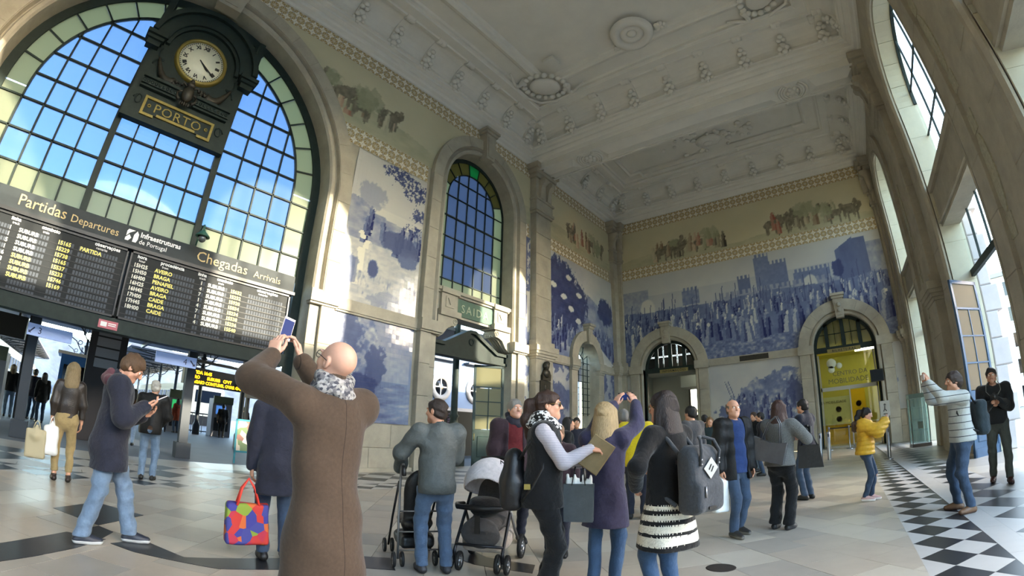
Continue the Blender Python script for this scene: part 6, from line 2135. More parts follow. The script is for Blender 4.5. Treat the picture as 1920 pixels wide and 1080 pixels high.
    shm = mat('shoe_%d_%d_%d' % tuple(int(c * 255) for c in sc_), sc_, 0.5)
    som = mat('sole_%d' % int((sole or sc_)[0] * 255), sole or tuple(c * .6 for c in sc_), 0.6)
    for i in (0, 1):
        fy = fyaw[i]
        fw = np.array((-math.sin(fy), math.cos(fy), 0))
        A = Ank[i].copy(); z0 = A[2] - .085
        pts = [A - fw * .1, A + fw * .22]
        f = new(.09, max(.009, vox * .8), pts)
        f.cone(S(A + fw * -.035 + (0, 0, -.045)), S(A + fw * .10 + (0, 0, -.05)), .043 * s, .044 * s, .02)
        f.cone(S(A + fw * .10 + (0, 0, -.05)), S(A + fw * .165 + (0, 0, -.055)), .044 * s, .034 * s, .02)
        f.cone(S(A + (0, 0, .02)), S(A + fw * .05 + (0, 0, -.03)), .045 * s, .042 * s, .03)
        f.cut_below(z0 * s + .001); f.cut_above((z0 + .105) * s)
        X, Y, Z = f.grid()
        f.t[...] = np.broadcast_to(Z < (z0 + .028) * s, f.t.shape)
        part('shoe', f, [shm, som])
    top = top or []
    for g in (top if isinstance(top, list) else [top]):
        inf = g.get('inf', .018)
        f = new(.2, vox, [Hips[0] + (0, 0, min(0, g.get('hem', .8) - .9)), Hips[1], *Sh, *El, *Hd, N])
        hz = g.get('hem', .82)
        rb = build
        hr = g.get('hemr', .165)
        f.cone(S(Wst), S(C), (.128 * rb + inf) * s, (.158 * rb + inf) * s, .05, flat=fl(.72))
        f.cone(S(np.array((P[0] + lean[0] * .1, P[1] + g.get('hemy', 0), hz - .02))), S(Wst), (hr * rb + inf * .5) * s, (.132 * rb + inf) * s, .05, flat=fl(g.get('hflat', .76)))
        if .5 < hz < .9:
            f.cone(S(P + (0, -.028, -.04)), S(Wst), (.162 * rb + inf) * s, (.132 * rb + inf) * s, .04, flat=fl(.84))
        f.cone(S(Sh[0] + (0.02, 0, -.01)), S(Sh[1] + (-.02, 0, -.01)), (.058 + inf) * s, (.058 + inf) * s, .05)
        f.cone(S(C + (0, -.02, .09)), S(N + (0, -.01, -.03)), (.09 + inf * .4) * s, (.062 + inf * .4) * s, .05)
        if g.get('collar'):
            f.cone(S(N + (0, -.005, -.035)), S(N + (0, .004, .02 + g['collar'])), (.076) * s, (.072) * s, .02)
        if g.get('sleeve', 1):
            for i in (0, 1):
                e, w = El[i], Hd[i] - (Hd[i] - El[i]) * (1 - g.get('slen', .97))
                sf = g.get('sl', 1.0)
                f.cone(S(Sh[i]), S(e), (.052 * sf + inf) * s, (.045 * sf + inf) * s, .035)
                f.cone(S(e), S(w), (.045 * sf + inf) * s, (.031 * sf + inf * .8) * s, .02)
        if g.get('puff'):
            X, Y, Z = f.grid(); f.f += (g['puff'] * np.abs(np.sin(Z * PI / (.085 * s))) * -1 + 0 * X + 0 * Y).astype(np.float32)
        f.folds(g.get('fold', .006) * 1.5, seed + 7, g.get('freq', 26))
        f.cut_below(hz * s)
        if g.get('cutsh'):                       # sleeveless: trim at the shoulders
            for i in (0, 1):
                sg = 1 if i else -1
                f.cut_plane(S(Sh[i] + (sg * .035, 0, 0)), (sg * 1.0, 0, .0))
        f.cone(S(N + (0, .012, .0)), S(N + (0, .03, .14)), .058 * s, .075 * s, .008, op='s')
        if g.get('open'):                         # unbuttoned front
            w_ = g['open'] * s
            f.rbox(S(np.array((C[0], C[1] + .2, (hz + C[2] + .2) / 2))), np.array((w_, .19 * s, (C[2] + .25 - hz) / 2 * s)), .01, .015, op='s')
        mats = g['m']
        if g.get('bands'):                        # knitted bands near the hem
            X, Y, Z = f.grid()
            bm_ = np.zeros(f.n[2], bool)
            zz = (f.lo[2] + f.vox * np.arange(f.n[2])) / s
            for (a, c_) in g['bands']: bm_ |= (zz > a) & (zz < c_)
            f.t[:] = 0
            sel = np.broadcast_to(bm_[None, None, :], f.t.shape) & np.broadcast_to((np.abs(X) < .30 * s), f.t.shape)
            f.t[sel] = 1
        part(g.get('name', 'jacket'), f, mats)
    # ---- hair
    st = hair[0]
    if st != 'bald':
        pts = [Hc - .2, Hc + .2]
        dn = {'long': .5, 'bob': .3, 'pony': .36}.get(st, .0)
        f = Fld((Hc - (.22, .24, .22 + dn)) * s, (Hc + (.22, .22, .22)) * s, max(hvox, .0065))
        EH = lambda c, r, k=.02, op='u': f.ell(HT(c), np.array(r) * s, k, 0, HR, op)
        gw = hair[2] if len(hair) > 2 else .014
        EH((0, -.016, .034), (.076 + gw, .097 + gw, .085 + gw), .0)
        EH((0, -.05, -.02), (.070 + gw * .8, .06 + gw, .07), .02)
        f.folds(.0045, seed + 3, 85)
        if st == 'fringe': f.cut_plane(HT((0, 0, .04)), tuple(HR @ np.array((0, .35, 1.0))))
        EH((0, .115, -.035), (.088, .085, .098), .015, 's')
        f.cut_plane(HT((0, 0, -.085)), tuple(HR @ np.array((0, .25, -1.0))))
        back = rotz(yaw)
        D = lambda p: Hc + back @ np.array(p)
        if st == 'long':
            f2 = Fld((Hc - (.24, .26, .62)) * s, (Hc + (.24, .2, .2)) * s, max(hvox, .008))
            f2.f[...] = .5
            ln = hair[3] if len(hair) > 3 else .42
            f2.cone(S(D((0, -.035, .04))), S(D((0, -.075, -.2))), .098 * s, .110 * s, .04, flat=(tuple(back @ np.array((0, 1, 0))), .72))
            f2.cone(S(D((0, -.075, -.2))), S(D((0, -.115, -ln))), .112 * s, .085 * s, .04, flat=(tuple(back @ np.array((0, 1, 0))), .55))
            for q in (-1, 1):
                f2.cone(S(D((q * .07, -.0, .04))), S(D((q * .095, .0, -.2))), .034 * s, .035 * s, .03); f2.cone(S(D((q * .095, .0, -.2))), S(D((q * .10, -.02, -ln * .8))), .035 * s, .02 * s, .03)
            f2.strands(S(Hc), .0018, 52); f2.folds(.004, seed, 26)
            part('hair', f2, hm)
        elif st == 'bob':
            f2 = Fld((Hc - (.22, .24, .36)) * s, (Hc + (.22, .2, .2)) * s, max(hvox, .008))
            f2.cone(S(D((0, -.03, .04))), S(D((0, -.065, -.21))), .098 * s, .122 * s, .04, flat=(tuple(back @ np.array((0, 1, 0))), .8))
            for q in (-1, 1): f2.cone(S(D((q * .072, .01, .04))), S(D((q * .105, .015, -.24))), .036 * s, .034 * s, .03)
            f2.strands(S(Hc), .0025, 44); f2.folds(.005, seed, 28)
            f2.ell(HT((0, .12, -.05)), np.array((.07, .075, .12)) * s, .02, 0, HR, 's')
            part('hair', f2, hm)
        elif st == 'pony':
            f.cone(HT((0, -.10, .02)), HT((0, -.155, .0)), .032 * s, .045 * s, .02)
            f.cone(HT((0, -.155, .0)), HT((0, -.175, -.13)), .05 * s, .05 * s, .03); f.cone(HT((0, -.175, -.13)), HT((0, -.15, -.30)), .05 * s, .022 * s, .03)
            f.folds(.003, seed, 70)
        part('hair', f, hm)
    W = lambda p: Vector(loc) + Matrix.Rotation(rz, 3, 'Z') @ Vector(tuple(p))
    return dict(o=o, s=s, head=lambda p: HT(p), HR=HR, local=lambda p: S(p), hand=[S(Hd[0]), S(Hd[1])], W=W, sh=[S(Sh[0]), S(Sh[1])], chest=S(C), neck=S(N), waist=S(Wst), el=[S(El[0]), S(El[1])], loc=loc, rz=rz)

def glasses(p, m, sun=False):
    b = MB()
    HT, s = p['head'], p['s']
    for q in (-1, 1):
        ring = [tuple(HT((q * .034 + .024 * math.cos(t), .104 - .006 * abs(math.cos(t)), .010 + .019 * math.sin(t)))) for t in np.linspace(0, 2 * PI, 15)]
        b.tube(ring, .0022, 5, False)
        b.tube([tuple(HT((q * .058, .098, .014))), tuple(HT((q * .082, .04, .014))), tuple(HT((q * .086, -.01, .006)))], .0022, 5)
    b.tube([tuple(HT((-.012, .106, .014))), tuple(HT((.012, .106, .014)))], .0022, 5)
    o = b.build('glasses', m, p['o'])
    if sun:
        for q in (-1, 1):
            l = MB(); l.ball(tuple(HT((q * .034, .101, .010))), tuple(np.array((.023, .005, .018)) * s), 12, 6)
            l.build('lens', mat('sun_lens', (0.16, 0.11, 0.08), 0.1), o)
    return o
# ------------------------------------------------------------------ the people in the hall
JEANS = cloth('denim_mid', (0.29, 0.365, 0.46), vscale=10, var=0.2)
JEANS_L = cloth('denim_light', (0.41, 0.49, 0.58), vscale=10, var=0.22)
JEANS_D = cloth('denim_dark', (0.205, 0.265, 0.345), vscale=10, var=0.2)
JEANS_B = cloth('denim_blue', (0.20, 0.295, 0.41), vscale=10, var=0.2)
BLACKC = cloth('black_cloth', (0.055, 0.055, 0.06))
NAVY = cloth('navy_coat', (0.13, 0.14, 0.19))
PURPLE = cloth('violet_navy_coat', (0.20, 0.19, 0.28))
BROWN = cloth('brown_wool_coat', (0.265, 0.212, 0.165), vscale=60, bump=0.2, sheen=0.12)
OLIVE = cloth('grey_green_jacket', (0.30, 0.32, 0.315), 0.6, sheen=0.0, spec=0.4)
LEATHER = mat('black_leather', (0.08, 0.077, 0.077), 0.6, var=0.2, vscale=12, bump=0.25, bscale=40, spec=0.3)
LEATHERB = mat('brown_leather', (0.16, 0.13, 0.11), 0.42, var=0.25, vscale=12, bump=0.3, bscale=60)
KHAKI = cloth('khaki_cotton', (0.60, 0.52, 0.36))
YELLOWP = cloth('yellow_puffer', (0.80, 0.62, 0.16), 0.55, sheen=0.0, spec=0.4)
BURG = cloth('burgundy_jacket', (0.36, 0.11, 0.12))
DKPLUM = cloth('plum_coat', (0.20, 0.14, 0.16))
BLUESH = cloth('blue_polo', (0.12, 0.20, 0.37))
GREYFUZ = cloth('grey_fuzzy_knit', (0.42, 0.42, 0.41), vscale=90, var=0.4, bump=0.8, bscale=140)
def stripe_mat(name, a, b, per, duty, axis='Z'):
    m = cloth(name, a)
    nt = m.node_tree
    bs = nt.nodes['Principled BSDF']
    tc = nt.nodes.new('ShaderNodeTexCoord'); sx = nt.nodes.new('ShaderNodeSeparateXYZ')
    nt.links.new(tc.outputs['Object'], sx.inputs[0])
    d = nt.nodes.new('ShaderNodeMath'); d.operation = 'DIVIDE'; d.inputs[1].default_value = per
    nt.links.new(sx.outputs[axis], d.inputs[0])
    f = nt.nodes.new('ShaderNodeMath'); f.operation = 'FRACT'; nt.links.new(d.outputs[0], f.inputs[0])
    g = nt.nodes.new('ShaderNodeMath'); g.operation = 'LESS_THAN'; g.inputs[1].default_value = duty
    nt.links.new(f.outputs[0], g.inputs[0])
    mx = nt.nodes.new('ShaderNodeMix'); mx.data_type = 'RGBA'
    mx.inputs['A'].default_value = srgb(a) + (1,); mx.inputs['B'].default_value = srgb(b) + (1,)
    nt.links.new(g.outputs[0], mx.inputs['Factor'])
    nt.links.new(mx.outputs['Result'], bs.inputs['Base Color'])
    return m
STRIPE = stripe_mat('pale_striped_knit', (0.66, 0.67, 0.65), (0.16, 0.17, 0.20), .085, .10)
STRIPE2 = stripe_mat('fine_striped_jersey', (0.70, 0.68, 0.70), (0.56, 0.54, 0.58), .012, .4)
def patch_mat(name, cols, scale, rough=0.8):
    m = bpy.data.materials.new(name); m.use_nodes = True
    nt = m.node_tree; bs = nt.nodes['Principled BSDF']; bs.inputs['Roughness'].default_value = rough
    v = nt.nodes.new('ShaderNodeTexVoronoi'); v.inputs['Scale'].default_value = scale
    tc = nt.nodes.new('ShaderNodeTexCoord'); nt.links.new(tc.outputs['Object'], v.inputs['Vector'])
    sp = nt.nodes.new('ShaderNodeSeparateColor'); nt.links.new(v.outputs['Color'], sp.inputs[0])
    r = nt.nodes.new('ShaderNodeValToRGB'); r.color_ramp.interpolation = 'CONSTANT'
    while len(r.color_ramp.elements) < len(cols): r.color_ramp.elements.new(0.5)
    for i, c in enumerate(cols):
        r.color_ramp.elements[i].position = i / len(cols); r.color_ramp.elements[i].color = srgb(c) + (1,)
    nt.links.new(sp.outputs[0], r.inputs['Fac']); nt.links.new(r.outputs[0], bs.inputs['Base Color'])
    return m
HOUND = patch_mat('black_white_check_scarf', [(.06, .06, .07), (.85, .85, .84), (.1, .1, .1), (.8, .8, .8)], 70)
SCARFG = patch_mat('grey_pattern_scarf', [(.25, .25, .28), (.62, .61, .60), (.42, .41, .42), (.55, .54, .52)], 75)
REDPAT = patch_mat('red_pattern_scarf', [(.45, .10, .11), (.78, .70, .66), (.40, .08, .10), (.3, .05, .08)], 40)
BAGPAT = patch_mat('bright_shopping_bag', [(.72, .20, .17), (.22, .22, .52), (.76, .38, .18), (.68, .18, .26), (.50, .58, .20), (.72, .20, .19), (.24, .25, .52)], 11)

def scarf(p, m, r=.095, h=.1, name='scarf'):
    """wound scarf: two soft coils round the neck"""
    N = p['neck']; s = p['s']
    f = Fld(N - .2 * s, N + .2 * s, .009)
    for (dz, rr, th) in ((-.005, r, .042), (.05, r * .9, .036)):
        pts = [N + s * np.array((rr * math.cos(t), rr * .95 * math.sin(t) - .0, dz + .02 * math.sin(t * 2 + dz * 30) + (-.02 if math.sin(t) > .3 else .01))) for t in np.linspace(0, 2 * PI, 17)]
        for a, b in zip(pts[:-1], pts[1:]): f.cone(a, b, th * s, th * s, .012)
    f.folds(.006, 9, 60)
    return link(name, fld_mesh(name, [f.mesh()], [m]), p['o'])

PPL = {}
# man in a long brown coat, phone raised
PPL['bald'] = p = person('bald man in a long brown coat raising a phone towards the clock', (-2.14, 1.21, 0), R(95), 1.78, skin=(.80, .62, .53), hair=('bald', (.3, .25, .2)),
    top=[dict(name='coat', m=BROWN, hem=.36, hemr=.225, inf=.034, collar=.02, fold=.006, freq=17, sl=1.05, slen=.9, hflat=.8)], legs=dict(m=BLACKC), shoes=((.08, .07, .06), None),
    hands=((-.165, .38, 1.67), (.035, .40, 1.68)), hint=((-1, -.1, -.5), (.25, 1, -.7)), hdir=((.25, .15, 1), (-.25, .15, 1)), palm=((.9, .5, 0), (-.9, .5, 0)), curl=(.75, .75), head=(.25, -.38, 0), vox=.0095, hvox=.0058, build=1.04, seed=2)
scarf(p, SCARFG, .085)
glasses(p, M_BLACK)
_nt = BROWN.node_tree
_bs = _nt.nodes['Principled BSDF']
_tc = _nt.nodes.new('ShaderNodeTexCoord'); _sx = _nt.nodes.new('ShaderNodeSeparateXYZ'); _nt.links.new(_tc.outputs['Object'], _sx.inputs[0])
_ab = _nt.nodes.new('ShaderNodeMath'); _ab.operation = 'ABSOLUTE'; _nt.links.new(_sx.outputs['X'], _ab.inputs[0])
_gt = _nt.nodes.new('ShaderNodeMath'); _gt.operation = 'GREATER_THAN'; _gt.inputs[1].default_value = .0022; _nt.links.new(_ab.outputs[0], _gt.inputs[0])
_mr = _nt.nodes.new('ShaderNodeMix'); _mr.data_type = 'RGBA'; _mr.inputs['A'].default_value = srgb((.16, .12, .09)) + (1,)
_nt.links.new(_gt.outputs[0], _mr.inputs['Factor']); _nt.links.new(_bs.inputs['Base Color'].links[0].from_socket, _mr.inputs['B']); _nt.links.new(_mr.outputs['Result'], _bs.inputs['Base Color'])
# woman with ponytail
PPL['pony'] = p = person('woman with a ponytail, sunglasses, black vest and checked scarf in profile', (-2.07, 2.99, 0), R(-57), 1.68, 'f', (.80, .59, .48), ('pony', (.20, .12, .08), .012),
    top=[dict(name='jersey', m=STRIPE2, hem=.85, inf=.008, fold=.002, sl=1.12, slen=1.0), dict(name='vest', m=BLACKC, hem=.80, hemr=.185, inf=.032, sleeve=0, fold=.004, cutsh=1)], legs=dict(m=BLACKC, w=1.08, ankle=.075), shoes=((.08, .08, .08), None),
    hands=((-.04, .32, 1.10), (.06, .345, 1.21)), hint=((-.6, -.3, -1), (.5, -.35, -1)), hdir=((.2, 1, .25), (-.25, 1, -.15)), palm=((.5, 0, 1), (-.4, 0, -1)), curl=(.8, .9), head=(.0, .03, 0), vox=.0095, hvox=.0052, build=1.06, seed=3)
scarf(p, HOUND, .1)
glasses(p, mat('gold_frame', (0.5, 0.4, 0.2), 0.3, 0.8), True)
# woman with fair hair raising a phone
PPL['blonde'] = p = person('fair-haired woman in a violet navy coat holding a phone up with both hands', (-1.85, 3.57, 0), R(15), 1.60, 'f', (.80, .60, .50), ('bob', (.62, .53, .38), .016),
    top=[dict(name='coat', m=PURPLE, hem=.60, hemr=.215, inf=.026, fold=.006, sl=1.15, collar=.02)], legs=dict(m=JEANS_B, w=.96), shoes=((.15, .12, .1), None),
    hands=((.02, .36, 1.585), (.215, .36, 1.585)), hint=((-1, 0, -.6), (1, .1, -.8)), hdir=((.45, .1, 1), (-.45, .1, 1)), palm=((.6, .8, .2), (-.6, .8, .2)), curl=(.5, .5), head=(-.25, -.12, 0), vox=.0105, hvox=.007, seed=4)
scarf(p, REDPAT, .075)
# woman with long dark hair and backpack
PPL['long'] = p = person('woman with long dark brown hair in a black cardigan with white striped hem', (-1.16, 3.2, 0), R(68), 1.63, 'f', (.76, .56, .46), ('long', (.13, .085, .075), .016, .50),
    top=[dict(name='cardigan', m=[BLACKC, cloth('white_knit', (0.82, 0.80, 0.74), vscale=60, bump=0.7, bscale=90)], hem=.56, hemr=.26, inf=.022, fold=.005, sl=1.0, bands=((.60, .66), (.69, .745), (.775, .82), (.85, .89)))], legs=dict(m=JEANS_B), shoes=((.1, .1, .1), None),
    hands=((-.2, .12, .95), (.14, .26, 1.05)), hint=((-1, -.5, -.3), (1, -.6, -.3)), head=(.28, .05, 0), vox=.0105, hvox=.0062, seed=5)
glasses(p, MATS['gold_frame'])
# man in grey bomber jacket with the push-chair
PPL['grey'] = p = person('young man in a grey-green bomber jacket and jeans pushing a folding stroller', (-3.25, 2.98, 0), R(62), 1.64, skin=(.78, .57, .46), hair=('short', (.17, .12, .09), .012),
    top=[dict(m=OLIVE, hem=.80, hemr=.165, inf=.03, fold=.006, sl=1.22, collar=.015)], legs=dict(m=JEANS, w=1.02), shoes=((.2, .2, .22), None), feet=((-.12, .02), (.11, -.04)),
    hands=((-.29, .30, .96), (.13, .33, 1.0)), hint=((-1, -.4, -.5), (.5, -.6, -.9)), head=(.75, .05, 0), vox=.0105, hvox=.0068, build=1.0, seed=6)
# grey-haired man in burgundy
PPL['burg'] = p = person('grey-haired man in a burgundy jacket and dark open coat looking our way', (-3.57, 4.51, 0), R(-128), 1.76, skin=(.80, .58, .50), hair=('short', (.50, .48, .45), .012),
    top=[dict(name='jacket', m=BURG, hem=.84, inf=.018, sleeve=0), dict(name='coat', m=DKPLUM, hem=.76, hemr=.18, inf=.034, open=.085, sl=1.25, collar=.02)], legs=dict(m=NAVY), head=(.2, .0, 0), vox=.013, hvox=.0068, seed=7)
scarf(p, cloth('dark_scarf', (0.16, 0.15, 0.18)), .08)
# man partly hidden behind the brown coat
PPL['behind'] = person('man with cropped greying hair in a dark coat behind the brown coat', (-4.26, 1.88, 0), R(75), 1.76, hair=('short', (.24, .22, .20), .008),
    top=[dict(name='coat', m=NAVY, hem=.62, hemr=.19, inf=.028)], legs=dict(m=JEANS_D), hands=((-.235, .03, .77), None), vox=.013, hvox=.008, seed=8)
# man looking down at his phone
PPL['left'] = p = person('man in a dark padded coat and jeans looking down at his phone', (-4.9, .45, 0), R(-8), 1.79, skin=(.78, .58, .48), hair=('short', (.34, .25, .17), .018),
    top=[dict(name='coat', m=NAVY, hem=.665, hemr=.205, inf=.036, fold=.005, sl=1.25, collar=.035)], legs=dict(m=JEANS_L, w=1.1, ankle=.075), shoes=((.13, .15, .2), (.75, .76, .76)), feet=((-.10, .215), (.08, -.21)), fyaw=(-.15, .1),
    hands=((-.05, .26, 1.20), (.1, .27, 1.27)), hint=((-.9, -.4, -.9), (.8, -.5, -1)), hdir=((.3, 1, .3), (-.2, 1, .45)), palm=((.6, 0, .9), (-.3, -.2, .9)), curl=(.7, .7), head=(-.1, .62, 0), lean=(0, .02), vox=.0105, hvox=.0066, build=1.06, seed=9)
hd_ = Fld(p['neck'] - .25, p['neck'] + .25, .012)
hd_.cone(p['neck'] + np.array((-.09, -.10, -.02)), p['neck'] + np.array((.09, -.10, -.02)), .055, .055, .03); hd_.cone(p['neck'] + np.array((0, -.13, .0)), p['neck'] + np.array((0, -.10, .06)), .06, .04, .03); hd_.folds(.005, 3, 50)
link('hood', fld_mesh('hood', [hd_.mesh()], [cloth('maroon_hood', (0.33, 0.20, 0.23))]), p['o'])
PPL['wleft'] = person('woman with fair shoulder-length hair in a brown leather jacket and khaki trousers', (-8.1, .05, 0), R(92), 1.73, 'f', hair=('bob', (.50, .43, .31), .02),
    top=[dict(m=LEATHERB, hem=.92, hemr=.15, inf=.02, fold=.006)], legs=dict(m=KHAKI, w=.95, ankle=.05, hem=.14), shoes=((.18, .12, .09), None), feet=((-.11, .02), (.10, -.03)), hands=((-.215, .02, .84), None), vox=.013, hvox=.009, seed=10)
PPL['back'] = person('white-haired man in a black leather jacket and jeans seen from behind', (-9.05, 1.49, 0), R(72), 1.74, hair=('short', (.72, .70, .66), .014),
    top=[dict(m=LEATHER, hem=.80, hemr=.165, inf=.034, sl=1.25)], legs=dict(m=JEANS_L), shoes=((.1, .09, .08), None), hands=((-.12, .2, .95), (.12, .2, .95)), hint=((-1, -.6, 0), (1, -.6, 0)), vox=.013, hvox=.01, build=1.08, seed=11)
PPL['blue'] = p = person('balding man in a black leather jacket open over a blue polo shirt', (-1.3, 6.0, 0), R(-125), 1.705, skin=(.80, .58, .48), hair=('fringe', (.42, .36, .31), .006),
    top=[dict(name='polo_shirt', m=BLUESH, hem=.80, hemr=.165, inf=.014, slen=.3), dict(m=LEATHER, hem=.72, hemr=.20, inf=.036, open=.10, sl=1.25, collar=.02)], legs=dict(m=JEANS_D), shoes=((.16, .15, .14), (.4, .38, .35)), feet=((-.12, -.06), (.1, .08)), hands=((-.25, .05, .80), (.25, .02, .78)), head=(-.25, -.02, 0), vox=.0098, hvox=.0068, build=1.12, seed=12)
PPL['bw'] = p = person('woman with long auburn hair in a grey fuzzy jumper and black trousers', (-.78, 6.4, 0), R(-18), 1.66, 'f', hair=('long', (.24, .14, .10), .014, .5),
    top=[dict(name='jumper', m=GREYFUZ, hem=.86, hemr=.175, inf=.022, sl=1.25)], legs=dict(m=BLACKC, w=1.12, ankle=.085), shoes=((.07, .07, .07), (.2, .2, .2)), hands=((.05, .30, 1.14), (.25, .22, 1.17)), hint=((-1, -.3, -.6), (1, -.4, -.9)), head=(-.15, .08, 0), vox=.0115, hvox=.0075, build=1.14, seed=13)
PPL['cam2'] = person('dark-haired man in a navy jacket beside the woman with the tote', (-.62, 8.9, 0), R(62), 1.76, hair=('short', (.08, .07, .06), .014), top=[dict(m=NAVY, hem=.78, inf=.03, collar=.03)], legs=dict(m=JEANS_D),
    hands=((-.05, .3, 1.25), (.08, .3, 1.25)), hint=((-1, -.3, -.8), (1, -.3, -.8)), vox=.014, hvox=.0095, seed=14)
PPL['girl'] = p = person('dark-haired girl in a yellow puffer jacket looking at a phone', (.38, 8.45, 0), R(-98), 1.50, 'f', (.80, .62, .53), ('pony', (.10, .075, .065), .011),
    top=[dict(m=YELLOWP, hem=.86, hemr=.175, inf=.045, fold=.003, sl=1.5, puff=.014, collar=.03)], legs=dict(m=JEANS_D, w=.88, ankle=.048), shoes=((.74, .60, .58), (.88, .86, .85)), feet=((-.08, .05), (.08, -.05)),
    hands=((-.06, .33, 1.20), (.05, .34, 1.22)), hint=((-.9, -.4, -.9), (.9, -.4, -.9)), hdir=((.2, .6, .8), (-.2, .6, .8)), palm=((.6, -.6, .2), (-.6, -.6, .2)), curl=(.8, .8), head=(0, .32, 0), vox=.0115, hvox=.0072, seed=15)
fr = Fld(p['neck'] - .25, p['neck'] + .25, .011)
fr.cone(p['neck'] + np.array((-.1, -.06, -.01)), p['neck'] + np.array((.1, -.06, -.01)), .06, .06, .03); fr.cone(p['neck'] + np.array((0, -.14, -.03)), p['neck'] + np.array((0, -.16, -.1)), .07, .05, .03); fr.folds(.009, 8, 110)
link('fur_hood', fld_mesh('fur_hood', [fr.mesh()], [cloth('brown_fur', (0.34, 0.27, 0.22), vscale=80, var=0.4, bump=0.8, bscale=120)]), p['o'])
PPL['stripe'] = p = person('man in a pale striped jumper photographing with raised hands', (1.57, 6.92, 0), R(100), 1.77, skin=(.74, .54, .43), hair=('short', (.22, .17, .14), .018),
    top=[dict(name='jumper', m=STRIPE, hem=.86, hemr=.175, inf=.026, fold=.004, sl=1.15)], legs=dict(m=JEANS_D, w=1.05), shoes=((.42, .30, .20), (.3, .2, .14)), feet=((-.16, -.02), (.17, .02)), fyaw=(.25, -.25),
    hands=((-.09, .40, 1.64), (.06, .40, 1.64)), hint=((-.7, .2, -1), (.7, .2, -1)), hdir=((.3, .1, 1), (-.3, .1, 1)), palm=((.8, .5, 0), (-.8, .5, 0)), curl=(.5, .5), head=(.05, -.02, 0), vox=.0115, hvox=.0068, build=1.06, seed=16)
PPL['photo'] = p = person('bearded man in a dark hooded jacket holding a camera at his chest', (2.65, 8.9, 0), R(163), 1.86, skin=(.70, .52, .43), hair=('short', (.14, .105, .085), .010),
    top=[dict(m=cloth('charcoal_hoodie', (0.10, 0.10, 0.105)), hem=.88, hemr=.165, inf=.03, collar=.03, sl=1.2)], legs=dict(m=cloth('grey_trousers', (0.25, 0.26, 0.24)), w=1.0), shoes=((.24, .11, .08), None), feet=((-.13, .12), (.12, -.18)), fyaw=(.2, -.1),
    hands=((-.07, .26, 1.29), (.06, .26, 1.27)), hint=((-.6, -.5, -1), (.6, -.5, -1)), hdir=((.9, .4, 0), (-.9, .4, .1)), palm=((.2, .9, 0), (-.2, .9, 0)), head=(0, .08, 0), vox=.0125, hvox=.007, seed=17)
bd = Fld(p['head']((0, .05, -.06)) - .12, p['head']((0, .05, -.06)) + .12, .007)
bd.ell(p['head']((0, .030, -.082)), np.array((.060, .062, .036)), .0, 0, p['HR']); bd.ell(p['head']((0, .1, -.05)), np.array((.03, .03, .016)), .006, 0, p['HR'], 's')
link('beard', fld_mesh('beard', [bd.mesh()], [mat('beard_dark', (0.16, 0.12, 0.10), 0.8)]), p['o'])

# visitors farther back
def visitor(key, label, loc, rz, H, sex, hair, coat, legm, hem=.78, vox=.02, hv=.013, **kw):
    PPL[key] = person(label, (loc[0], loc[1], 0), R(rz), H, sex, hair=hair, top=[dict(m=coat, hem=hem, inf=.03, hemr=.18)], legs=dict(m=legm), vox=vox, hvox=hv, detail=hv < .0135, seed=len(PPL) + 20, **kw)
GREYC = cloth('mid_grey_coat', (0.27, 0.27, 0.28)); YELC = cloth('bright_yellow_jacket', (0.78, 0.68, 0.10)); GRNC = cloth('dark_teal_coat', (0.12, 0.17, 0.18)); ORNG = cloth('rust_orange_coat', (0.48, 0.20, 0.11)); BROWNC = cloth('tan_brown_coat', (0.30, 0.20, 0.13))
DKH, BRH, GRH = ('short', (.09, .075, .065), .016), ('short', (.22, .15, .10), .016), ('short', (.45, .44, .43), .014)
visitor('hood', 'man in a dark hooded jacket standing beside the leather jacket', (-2.35, 7.7), 70, 1.75, 'm', DKH, GREYC, JEANS_D)
visitor('v1', 'person in a black coat with dark hair deep in the crowd', (-3.6, 13.0), 20, 1.76, 'm', DKH, BLACKC, NAVY)
visitor('v2', 'woman with light brown hair in a dark teal coat in the crowd', (-3.21, 12.08), 200, 1.66, 'f', ('long', (.45, .33, .20), .014, .36), GRNC, NAVY)
visitor('v3', 'young man in a black jacket and pale jeans by the tile panel', (-2.5, 14.6), 150, 1.78, 'm', BRH, BLACKC, JEANS_L)
visitor('v7', 'person in a navy jacket walking by the tile panel', (-2.1, 13.34), 100, 1.72, 'm', DKH, NAVY, JEANS_D)
visitor('yel', 'tall bald man in a bright yellow and navy jacket', (-2.95, 6.75), 20, 1.76, 'm', ('bald', (.3, .25, .2)), YELC, NAVY, .8)
visitor('grey2', 'grey-haired person in a dark coat beside the yellow jacket', (-3.42, 7.3), 30, 1.74, 'm', GRH, GREYC, NAVY)
visitor('bgw', 'dark-haired woman in black seen past the checked scarf', (-4.3, 6.9), -60, 1.62, 'f', ('long', (.07, .06, .06), .014, .36), BLACKC, BLACKC)
visitor('bgm', 'short dark-haired man facing us past the checked scarf', (-5.6, 9.4), 215, 1.70, 'm', DKH, NAVY, NAVY)
visitor('gran', 'short elderly woman half hidden behind the ponytailed woman', (-2.8, 4.3), -150, 1.44, 'f', ('short', (.55, .42, .32), .018), DKPLUM, NAVY)
visitor('v8', 'man in a grey coat listening in the crowd by the corner pilaster', (-6.4, 13.2), 140, 1.75, 'm', BRH, GREYC, NAVY)
visitor('v9', 'woman in a dark teal coat in the crowd by the corner pilaster', (-5.6, 14.2), 60, 1.66, 'f', ('bob', (.16, .11, .09), .014), GRNC, NAVY)
